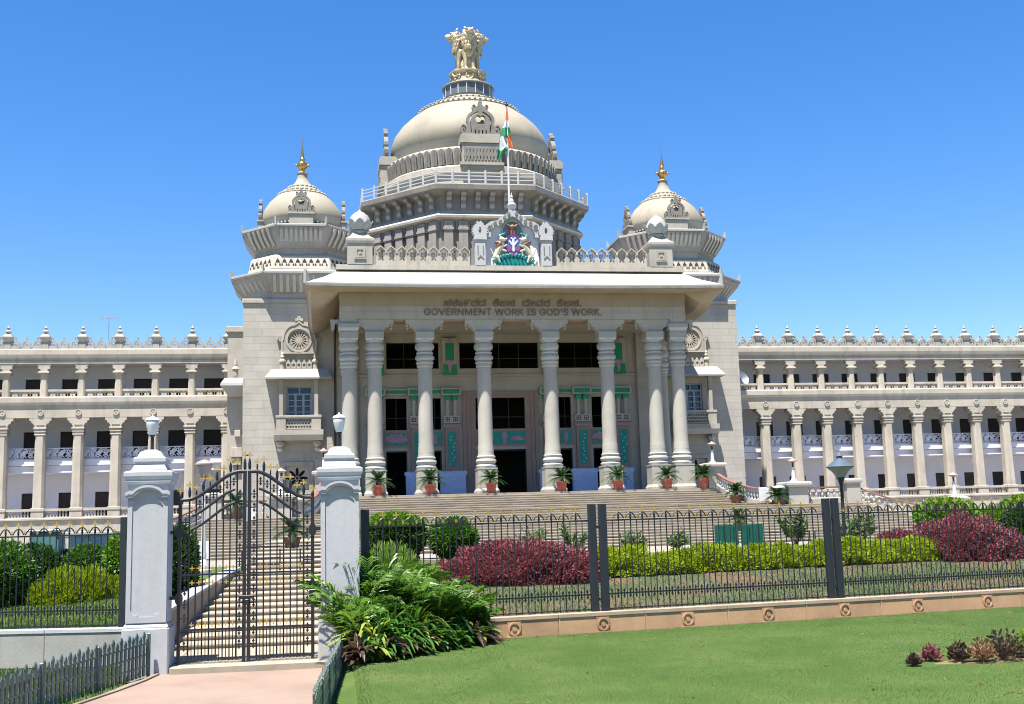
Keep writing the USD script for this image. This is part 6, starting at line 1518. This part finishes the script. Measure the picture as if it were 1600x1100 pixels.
# round trees and bushes behind the fence
def tree(label, c, rad, n, mat, zb, seed, leaf=(.14, .06), trunk=.07, group=None, top=None, cat='tree', flat=-2, lump=.2):
    r = np.random.default_rng(seed); t = thing('small_tree', label, cat, (c[0], c[1], zb), group=group)
    P, d = blob_pts(n, c, rad, r, .5, flat, lump, seed)
    V, F = leaves(P, d * .7 + rand_dirs(n, r) * .6 + [0, 0, .2], leaf[0] * r.uniform(.7, 1.25, n), leaf[1] * r.uniform(.8, 1.2, n), r)
    obj('crown', t, MB().add(V, F), mat)
    if top:
        P, d = blob_pts(n // 2, (c[0], c[1], c[2] + rad[2] * .25), (rad[0] * .98, rad[1] * .98, rad[2] * .80), r, .22, .25, lump, seed)
        V, F = leaves(P, d * .7 + rand_dirs(len(P), r) * .6 + [0, 0, .5], leaf[0] * r.uniform(.7, 1.25, len(P)), leaf[1] * r.uniform(.8, 1.2, len(P)), r)
        obj('young_growth', t, MB().add(V, F), top)
    m = MB().tube([(c[0], c[1], zb - .1), (c[0] + .04, c[1], (zb + c[2]) / 2), (c[0], c[1], c[2])], [trunk, trunk * .8, trunk * .5], 7)
    for k in range(7):
        a = 2 * math.pi * k / 7; p1 = np.array([c[0], c[1], zb + (c[2] - zb) * .6]); p2 = np.array(c) + np.array([rad[0] * .65 * math.cos(a), rad[1] * .65 * math.sin(a), rad[2] * r.uniform(0, .5)])
        m.tube([p1, (p1 + p2) / 2 + [0, 0, .08], p2], [trunk * .5, trunk * .35, trunk * .15], 5)
    obj('trunk', t, m, 'bark')
tree('clipped mushroom shaped tree behind the fence by the right gate pillar', (-11.42, -43.2, 2.62), (.98, .95, .72), 9000, 'leaf_dark', 1.3, 31, top='leaf_bright')
tree('lower trailing part dark tree under the mushroom shaped crown', (-11.15, -42.4, 1.95), (.5, .5, .6), 3500, 'leaf_dark', 1.3, 36)
tree('round glossy green tree left of the maroon dome bush', (-9.45, -42.6, 2.50), (.72, .7, .60), 5200, 'leaf_mid', 1.4, 32, leaf=(.2, .07))
tree('broad bright green bush above the maroon bush at right', (10.6, -38.2, 2.72), (1.25, 1.0, .70), 9000, 'leaf_bright', 1.45, 33, leaf=(.15, .08))
tree('yellowish green bush right of the broad bright bush', (13.0, -37.6, 2.45), (.75, .7, .60), 4200, 'leaf_bright', 1.45, 34, leaf=(.15, .08))
tree('tall dark green bush at the right edge of the garden', (13.95, -38.6, 2.2), (1.05, 1.0, .95), 9000, 'leaf_dark', 1.35, 35, leaf=(.15, .08))
tree('bright green bush at the right edge of the garden behind the dark one', (15.3, -36.5, 2.75), (1.3, 1.1, .75), 7000, 'leaf_bright', 1.45, 37, leaf=(.15, .08))
tree('tall dark shrub behind the left gate pillar', (-17.75, -46.6, 1.95), (.62, .7, 1.25), 9500, 'leaf_dark', .95, 38, leaf=(.13, .05))
tree('leafy green bush at the left edge of the frame behind the fence', (-22.8, -46.5, 1.9), (1.25, 1.0, .95), 9500, 'leaf_mid', .85, 39, leaf=(.15, .08))
tree('dark green bush left of the yellow shrub behind the left fence', (-21.9, -45.0, 1.75), (.9, .8, .95), 7500, 'leaf_dark', .9, 40, leaf=(.15, .08))
tree('bright climbing bush beside the left gate pillar', (-19.35, -45.2, 2.15), (.55, .5, .85), 5200, 'leaf_bright', .95, 41, leaf=(.14, .08))
tree('green bush in front of the teal cabinet', (-20.7, -43.4, 1.95), (1.0, .7, .65), 6500, 'leaf_mid', 1.05, 42, leaf=(.15, .08))
hedge('golden yellow shrub behind the fence left of the gate', [(-20.75, -46.6, .95, .65, .6, 1.0), (-20.1, -46.5, .95, .6, .5, .95), (-19.5, -46.3, .95, .5, .5, .7), (-21.2, -46.6, .95, .45, .5, .75)], 'leaf_lime', 15000, (.14, .05), seed=44, name='yellow_shrub', cat='shrub', up=.9, lump=.45)
# feathery light green shrub seen between pillar and mushroom tree
shrub('feathery_shrub', 'feathery pale green shrub behind the fence beside the right gate pillar', 'shrub', (-11.9, -49.0, .95), (1.05, .8, 1.35), 9000, 'leaf_feather', (.2, .022), seed=45, up=1.3, lump=.3)

# open saplings in the garden
def sapling(label, x, y, h, w, seed, n=120, leaf=(.22, .075)):
    r = np.random.default_rng(seed); z0 = gz(x, y); t = thing('sapling', label, 'plant', (x, y, z0))
    m = MB(); Ps, Ds = [], []
    for k in range(9):
        a = 2 * math.pi * k / 9 + r.uniform(-.3, .3); q = r.uniform(.3, 1) * w
        p1 = np.array([x + q * math.cos(a), y + .6 * q * math.sin(a), z0 + h * r.uniform(.6, 1)])
        p0 = np.array([x, y, z0 + .1]); mid = (p0 + p1) / 2 + [0, 0, .12 * h]
        m.tube([p0, mid, p1], [.02, .014, .006], 5)
        for _ in range(n // 9):
            u = r.uniform(.4, 1.02); p = (1 - u) ** 2 * p0 + 2 * u * (1 - u) * mid + u * u * p1
            Ps.append(p + r.normal(0, .04, 3)); Ds.append([math.cos(a) + r.normal(0, .7), math.sin(a) + r.normal(0, .7), .5 + r.normal(0, .5)])
    V, F = leaves(np.array(Ps), np.array(Ds), leaf[0] * r.uniform(.7, 1.2, len(Ps)), leaf[1], r)
    obj('leaves', t, MB().add(V, F), 'leaf_grey'); obj('stems', t, m, 'bark')
sapling('spreading open leafed sapling right of the green boards', 3.4, -40.2, 1.55, .85, 51, 420)
sapling('thin open sapling behind the maroon dome bush', -6.6, -41.5, 1.45, .45, 52, 150)
sapling('thin open sapling beside the left end of the yellow hedge', -5.1, -40.8, 1.3, .55, 53, 220)
sapling('small sapling behind the yellow hedge left of the boards', -2.9, -40.8, 1.15, .55, 54, 190)
sapling('narrow sapling just left of the green boards', -1.3, -41.0, 1.1, .4, 55, 150)
sapling('wide sapling right of the paired fence posts', 6.1, -40.0, 1.45, .9, 56, 420)
sapling('sapling close to the right of the cone lamp post', 5.0, -41.0, 1.25, .5, 57, 200)

# ---- potted cycads
def frond(p0, a, tilt, L, n, ll, wd, droop, r, m, stem=.012):
    """a feather-shaped leaf: arching rib with leaflets on both sides"""
    t = np.linspace(0, 1, 9); dirh = np.array([math.cos(a), math.sin(a), 0])
    pts = np.array([p0 + dirh * L * (q * math.cos(tilt) + .12 * q * q) + np.array([0, 0, L * (q * math.sin(tilt) - droop * q * q)]) for q in t])
    m.tube(pts, np.linspace(stem, stem * .3, 9), 4, cap=False)
    side = np.array([-math.sin(a), math.cos(a), 0])
    u = np.linspace(.12, 1, n); P = np.c_[[np.interp(u, t, pts[:, k]) for k in range(3)]].T
    tan = np.gradient(P, axis=0); tan /= np.linalg.norm(tan, axis=1)[:, None]
    for s in (-1, 1):
        l = ll * np.sin(np.pi * (0.12 + .8 * u)) ** .7
        D = side * s * .9 + tan * .6 + np.array([0, 0, -.12]) + r.normal(0, .10, (n, 3)); D /= np.linalg.norm(D, axis=1)[:, None]
        tip = P + D * l[:, None] + np.c_[np.zeros((n, 2)), -.18 * l]
        V = np.stack([P - tan * wd * .5, P + tan * wd * .5, tip], 1).reshape(-1, 3)
        m.add(V, np.arange(n * 3).reshape(-1, 3))
def cycad(name, label, cat, loc, seed, R=1.0, pot='terracotta', potr=.40, poth=.72, nf=18, group=None, tilt=None):
    r = np.random.default_rng(seed); t = thing(name, label, cat, loc, group=group)
    x, y, z = loc
    k = potr; h = poth
    pp_ = obj('pot', t, MB().lathe([(k * .66, z), (k * .70, z + .02), (k * .90, z + h * .80), (k * .92, z + h * .82), (k * 1.0, z + h * .83), (k * 1.02, z + h), (k * .92, z + h), (k * .88, z + h * .9), (.02, z + h * .9)], 22, (x, y, 0)), pot, 35)
    obj('stump', t, MB().lathe([(k * .42, z + h * .88), (k * .45, z + h + .1), (k * .3, z + h + .28), (.03, z + h + .32)], 12, (x, y, 0)), 'bark')
    m = MB()
    for i in range(nf):
        ring_ = i % 3; a = 2 * math.pi * i / nf * 1.0 + r.uniform(-.2, .2) + ring_ * .4
        tl = (.35, .75, 1.15)[ring_] + r.uniform(-.1, .1)
        frond(np.array([x, y, z + h + .26]), a, tl, 1.22 * R * r.uniform(.8, 1.05), 30, .24 * R + .06, .036, .72 - .20 * ring_, r, m)
    obj('fronds', t, m, 'leaf_cycad')
places = ['in front of the second porch column from the left', 'in front of the third porch column from the left', 'in front of the fourth porch column from the left', 'in front of the fifth porch column from the left', 'in front of the sixth porch column from the left', 'in front of the seventh porch column from the left', 'right of the porch by the upper lamp pedestal']
for i, (x, pl) in enumerate(zip((-10.15, -6.6, -2.35, 2.65, 6.75, 10.35, 12.95), places)):
    cycad('potted_cycad', f'cycad in a red pot {pl}', 'potted plant', (x, -1.72 if i < 6 else -2.0, FL), 60 + i, R=1.0 + .1 * math.sin(i * 2), nf=27)
cycad('potted_cycad', 'cycad in a round brown pot against the upper right balustrade', 'potted plant', (13.75, -6.2, 3.8), 70, R=.82, pot='clay_brown', potr=.42, poth=.6, nf=27)
cycad('potted_cycad', 'cycad in a brown pot near the lower right stair pedestal', 'potted plant', (14.95, -10.5, 3.35), 71, R=.82, pot='clay_brown', potr=.36, poth=.6, nf=27)
cycad('potted_cycad', 'cycad in a brown pot on the upper landing seen through the right gate leaf', 'potted plant', (-15.6, -9.6, 3.8), 72, R=1.0, pot='clay_brown', potr=.40, poth=.62, nf=24)
cycad('potted_cycad', 'cycad in a brown pot halfway down the stairs seen through the right gate leaf', 'potted plant', (-15.05, -30.2, 2.07), 73, R=.78, pot='clay_brown', potr=.38, poth=.55, nf=24)
cycad('potted_cycad', 'cycad in a brown pot at the left balustrade seen through the gate', 'potted plant', (-19.0, -10.4, 3.65), 74, R=1.0, pot='clay_brown', potr=.40, poth=.62, nf=24)
cycad('potted_cycad', 'cycad in a pot half hidden behind the green boards', 'potted plant', (9.9, -17.0, 2.10), 75, R=.8, pot='clay_brown', potr=.36, poth=.5, nf=24)

# ---- leafy clump beside the right gate pillar: feathery palms behind, strap leaved plants in front
def palm_frond(p0, a, L, r, m, st_, lean):
    """an upright arching feather leaf with long narrow leaflets in a V"""
    t = np.linspace(0, 1, 9); dh = np.array([math.cos(a), math.sin(a), 0])
    pts = np.array([p0 + dh * L * lean * (q * .35 + .65 * q ** 2.2) + np.array([0, 0, L * (q * 1.0 - (.10 + .42 * lean) * q ** 2.6)]) for q in t])
    st_.tube(pts, np.linspace(.014, .003, 9), 4, cap=False)
    side = np.array([-math.sin(a), math.cos(a), 0]); n = 19
    u = np.linspace(.16, 1, n); P = np.c_[[np.interp(u, t, pts[:, k]) for k in range(3)]].T
    tan = np.gradient(P, axis=0); tan /= np.linalg.norm(tan, axis=1)[:, None]
    for s in (-1, 1):
        l = (.20 + .22 * L) * np.sin(np.pi * (0.16 + .74 * u)) ** .8 * r.uniform(.8, 1.1, n)
        D = side * s * .75 + tan * .85 + np.array([0, 0, .12]) + r.normal(0, .12, (n, 3)); D /= np.linalg.norm(D, axis=1)[:, None]
        W_ = np.cross(D, np.cross(tan, D)); W_ = tan * .0 + np.cross(D, side * s); W_ /= np.linalg.norm(W_, axis=1)[:, None] + 1e-9
        w = .020; mid = P + D * l[:, None] * .5; tip = P + D * l[:, None] + np.c_[np.zeros((n, 2)), -.30 * l]
        V = np.stack([P - W_ * w * .5, P + W_ * w * .5, mid + W_ * w, mid - W_ * w, tip], 1).reshape(-1, 3)
        i = np.arange(n)[:, None] * 5
        m.add(V, np.concatenate([i + [0, 1, 2], i + [0, 2, 3], i + [3, 2, 4]], 1).reshape(-1, 3))
def palm(label, x, y, z, L, seed, nf=9):
    r = np.random.default_rng(seed); t = thing('areca_palm', label, 'palm', (x, y, z))
    m = MB(); st_ = MB()
    for i in range(nf):
        a = 2 * math.pi * i / nf + r.uniform(-.4, .4); b = np.array([x + .12 * math.cos(a), y + .12 * math.sin(a), z + .02])
        palm_frond(b, a, L * r.uniform(.65, 1.1), r, m, st_, r.uniform(.15, .58))
    obj('fronds', t, m, 'leaf_palm'); obj('stems', t, st_, 'leaf_strap')
def strap_plant(label, x, y, z, L, seed, mat, nl=26, wd=.055, group=None, cat='plant', name='strap_plant', up=(.5, 1.4)):
    r = np.random.default_rng(seed); t = thing(name, label, cat, (x, y, z), group=group)
    m = MB()
    for i in range(nl):
        a = r.uniform(0, 2 * math.pi); tl = r.uniform(*up); l = L * r.uniform(.6, 1.1); dh = np.array([math.cos(a), math.sin(a), 0]); s = np.array([-math.sin(a), math.cos(a), 0])
        h0 = r.uniform(0, .4) * L; b = np.array([x + r.normal(0, .05), y + r.normal(0, .05), z + h0]); V = []
        dr_ = r.uniform(.35, .9)
        for q in np.linspace(0, 1, 5):
            w = wd * math.sin(math.pi * (.12 + .86 * q)) ** .8
            p = b + dh * l * q * math.cos(tl) + np.array([0, 0, l * (q * math.sin(tl) - dr_ * q * q)])
            p[2] = max(p[2], z + .02)
            V += [p - s * w, p + np.array([0, 0, -.25 * w]), p + s * w]
        F = []
        for k in range(4):
            o = 3 * k; F += [(o, o + 1, o + 4), (o, o + 4, o + 3), (o + 1, o + 2, o + 5), (o + 1, o + 5, o + 4)]
        m.add(V, F)
    obj('leaves', t, m, mat)
# bed outline: from the right pillar to the end of the clump
r = np.random.default_rng(9)
bed = MB()
edge_pts = [(-13.05, -57.2), (-12.4, -56.75), (-11.6, -56.0), (-10.9, -55.35), (-10.2, -54.75), (-9.75, -54.0), (-10.5, -53.95), (-12.9, -54.3)]
vv = [(px, py, float(lawn_z(px, py)) + .035) for px, py in edge_pts]; cxy = (-11.7, -55.3, .40)
bed.add(vv + [cxy], [(i, (i + 1) % len(vv), len(vv)) for i in range(len(vv))])
single('flower_bed_soil', bed, 'soil', kind='structure')
palm_labels = [f'green feathery palm in the clump, {q}' for q in ('nearest the right gate pillar', 'second from the pillar in the front', 'third from the pillar in the front', 'fourth from the pillar in the front', 'behind the palm nearest the pillar', 'in the middle behind the others', 'towards the right end', 'at the right end by the plinth', 'hard against the right gate pillar', 'closest to the picket fence')]
for k, (x, y, L) in enumerate([(-12.95, -55.0, 2.0), (-12.35, -54.75, 2.1), (-11.75, -54.65, 2.0), (-11.2, -54.5, 1.75), (-12.65, -54.55, 2.3), (-12.0, -54.4, 2.2), (-10.75, -54.35, 1.45), (-10.3, -54.2, 1.15), (-12.8, -54.4, 2.3), (-13.0, -55.8, 1.35)]):
    palm(palm_labels[k], x, y, .36, L, 80 + k, nf=30)
ORD = 'first second third fourth fifth sixth seventh eighth ninth tenth eleventh twelfth thirteenth fourteenth fifteenth sixteenth'.split()
kinds = [('leaf_strap', 'green strap leaved plant in the clump below the palms'), ('leaf_varieg', 'yellow and pink variegated plant in the clump below the palms'), ('leaf_bronze', 'dark bronze leaved plant at the front of the clump')]
k = 0
for row, (off, num, Lr) in enumerate(((.16, 16, .60), (.45, 16, .90), (.8, 16, 1.25))):
    for j in range(num):
        u = (j + .5 + .2 * r.normal()) / num * 5; i0 = int(min(max(u, 0), 4.999)); f_ = min(max(u, 0), 4.999) - i0
        ex = np.array(edge_pts[i0]) * (1 - f_) + np.array(edge_pts[i0 + 1]) * f_
        inw = np.array([-11.9, -54.2]) - ex; inw /= np.linalg.norm(inw)
        p = ex + inw * (off + r.uniform(-.1, .1))
        kd = (2, 0, 0, 1, 2, 0)[(j * 2 + row * 3 + int(r.integers(0, 2))) % 6] if row == 0 else (0, 0, 1, 0, 0, 0)[(j + row) % 6]
        lab = f"{('green strap leaved', 'yellow variegated', 'dark bronze leaved')[kd]} plant, {ORD[j]} from the picket fence in the {('front', 'middle', 'back')[row]} row of the clump"
        strap_plant(lab, p[0], p[1], .36, Lr * r.uniform(.8, 1.15), 200 + k, ('leaf_clump' if kd == 0 and k % 3 else kinds[kd][0]), nl=54, wd=.05, up=(.45, 1.5)); k += 1
strap_plant('pink flowered plant at the front of the clump', -11.05, -55.35, .36, .5, 300, 'leaf_varieg', nl=20, wd=.05)

# ---- small bedding plants on bare soil at the right of the lawn
sp = MB()
pts = [(-3.35, -60.95), (-3.0, -61.0), (-2.6, -60.98), (-1.9, -61.2), (-1.2, -61.02), (-.3, -60.9), (-.3, -60.5), (-1.2, -60.55), (-2.0, -60.7), (-2.8, -60.45), (-3.3, -60.7)]
vv = [(px, py, float(lawn_z(px, py)) - .012) for px, py in pts]; sp.add(vv + [(-2.0, -60.9, .345)], [(i, (i + 1) % len(vv), len(vv)) for i in range(len(vv))])
single('bare_soil', sp, 'soil', kind='structure')
for k, (x, y, L, mt, lb) in enumerate([(-3.38, -61.0, .13, 'leaf_bronze', 'tiny withered plant leftmost on the bare soil'), (-2.80, -60.55, .20, 'leaf_red', 'small maroon plant second from left on the bare soil'), (-2.43, -60.85, .24, 'leaf_bronze', 'small bronze plant third from left on the bare soil'), (-2.08, -61.0, .30, 'leaf_cream', 'pinkish cream plant in the middle of the bare soil'), (-1.62, -60.95, .42, 'leaf_bronze', 'tallest dark leaved plant on the bare soil'), (-1.12, -60.75, .28, 'leaf_strap', 'small green plant right of the tallest dark one'), (-.92, -60.8, .42, 'leaf_lime', 'lime green plant cut by the right edge of the photo')]):
    z = float(lawn_z(x, y)) + .02; L *= 1.2
    shrub('bedding_plant', lb, 'plant', (x, y, z + L * .12), (L * .62, L * .5, L * .95), int(170 + 330 * L), mt, (.085, .05), seed=320 + k, up=.4, shell=.85)

# ---- grass
def blades(n, X, Y, zf, h, w, r, lean=.5):
    Z = zf(X, Y); hh = h * r.uniform(.5, 1.2, n); a = r.uniform(0, 2 * math.pi, n); la = r.uniform(0, 2 * math.pi, n); ll = lean * hh * r.random(n)
    sx, sy = np.cos(a) * w / 2, np.sin(a) * w / 2
    V = np.stack([np.c_[X - sx, Y - sy, Z], np.c_[X + sx, Y + sy, Z], np.c_[X + ll * np.cos(la), Y + ll * np.sin(la), Z + hh]], 1).reshape(-1, 3)
    return MB().add(V, np.arange(3 * n).reshape(-1, 3))
r = np.random.default_rng(77)
n = 420000
X = r.uniform(-13.05, 8.5, n); Y = r.uniform(-67.5, -50.6, n)
ok = Y < fence_y(X) - .19
ok &= ~((np.abs(X + 2.0) < 1.6) & (np.abs(Y + 60.85 - .1 * (X + 2)) < .2))
from shapely import contains_xy
ok &= ~contains_xy(Polygon(edge_pts).buffer(-.05), X, Y)
X, Y = X[ok], Y[ok]
g = blades(len(X), X, Y, lambda x, y: lawn_surface(x, y) - .004, .022, .010, r, .7)
p = single('lawn_grass', g, 'grass_lawn', label='short mown bright green lawn grass in the foreground', cat='grass', kind='stuff')
n = 170
X = r.uniform(-12.6, 6, n); Y = r.uniform(-66, -53, n); ok = Y < fence_y(X) - .3; X, Y = X[ok], Y[ok]
P_ = np.c_[X, Y, lawn_surface(X, Y) + .022]; D_ = np.c_[r.normal(size=(len(X), 2)), r.uniform(.0, .35, len(X))]
V, F = leaves(P_, D_, r.uniform(.04, .09, len(X)), r.uniform(.025, .05, len(X)), r)
single('fallen_leaves', MB().add(V, F), 'leaf_cream', label='scattered pale fallen leaves lying on the front lawn', cat='leaves', kind='stuff')
n = 70000
X = r.uniform(-12.3, 14, n); Y = r.uniform(-54, -40, n); ok = Y > fence_y(X) + .2; X, Y = X[ok], Y[ok]
single('garden_grass', blades(len(X), X, Y, garden_z, .06, .02, r), 'grass_garden', label='thin dry grass between the fence and the hedges', cat='grass', kind='stuff')
n = 40000
X = r.uniform(-27, -17.2, n); Y = r.uniform(-53, -45, n); ok = Y > fence_y(X) + .2; X, Y = X[ok], Y[ok]
single('garden_grass', blades(len(X), X, Y, garden_z, .07, .02, r), 'grass_lawn', label='green grass behind the fence left of the gate', cat='grass', kind='stuff')
n = 30000
X = r.uniform(-24, -17.3, n); Y = r.uniform(-64, -52.4, n)
from shapely import STRtree
lp = Polygon([(-17.62, -54.0), (-17.72, -55.2), (-18.05, -56.6), (-18.5, -57.8), (-19.0, -59.0), (-19.5, -60.4), (-20.3, -62.0), (-24, -64), (-24, -52)])
lp2 = Polygon([(-17.2, -54.3), (-17.5, -57.2), (-18.2, -59.3), (-19.0, -61.4), (-19.6, -61.4), (-18.9, -59.2), (-18.0, -56.6), (-17.6, -54.2)])
ok = (contains_xy(lp, X, Y) & (Y < fence_y(X) - .2)) | contains_xy(lp2, X, Y); X, Y = X[ok], Y[ok]
single('verge_grass', blades(len(X), X, Y, lambda x, y: np.clip(.06 + .03 * (y + 57), -.02, .10), .10, .02, r, .8), 'grass_lawn', label='tufty green grass along the left picket fence', cat='grass', kind='stuff')
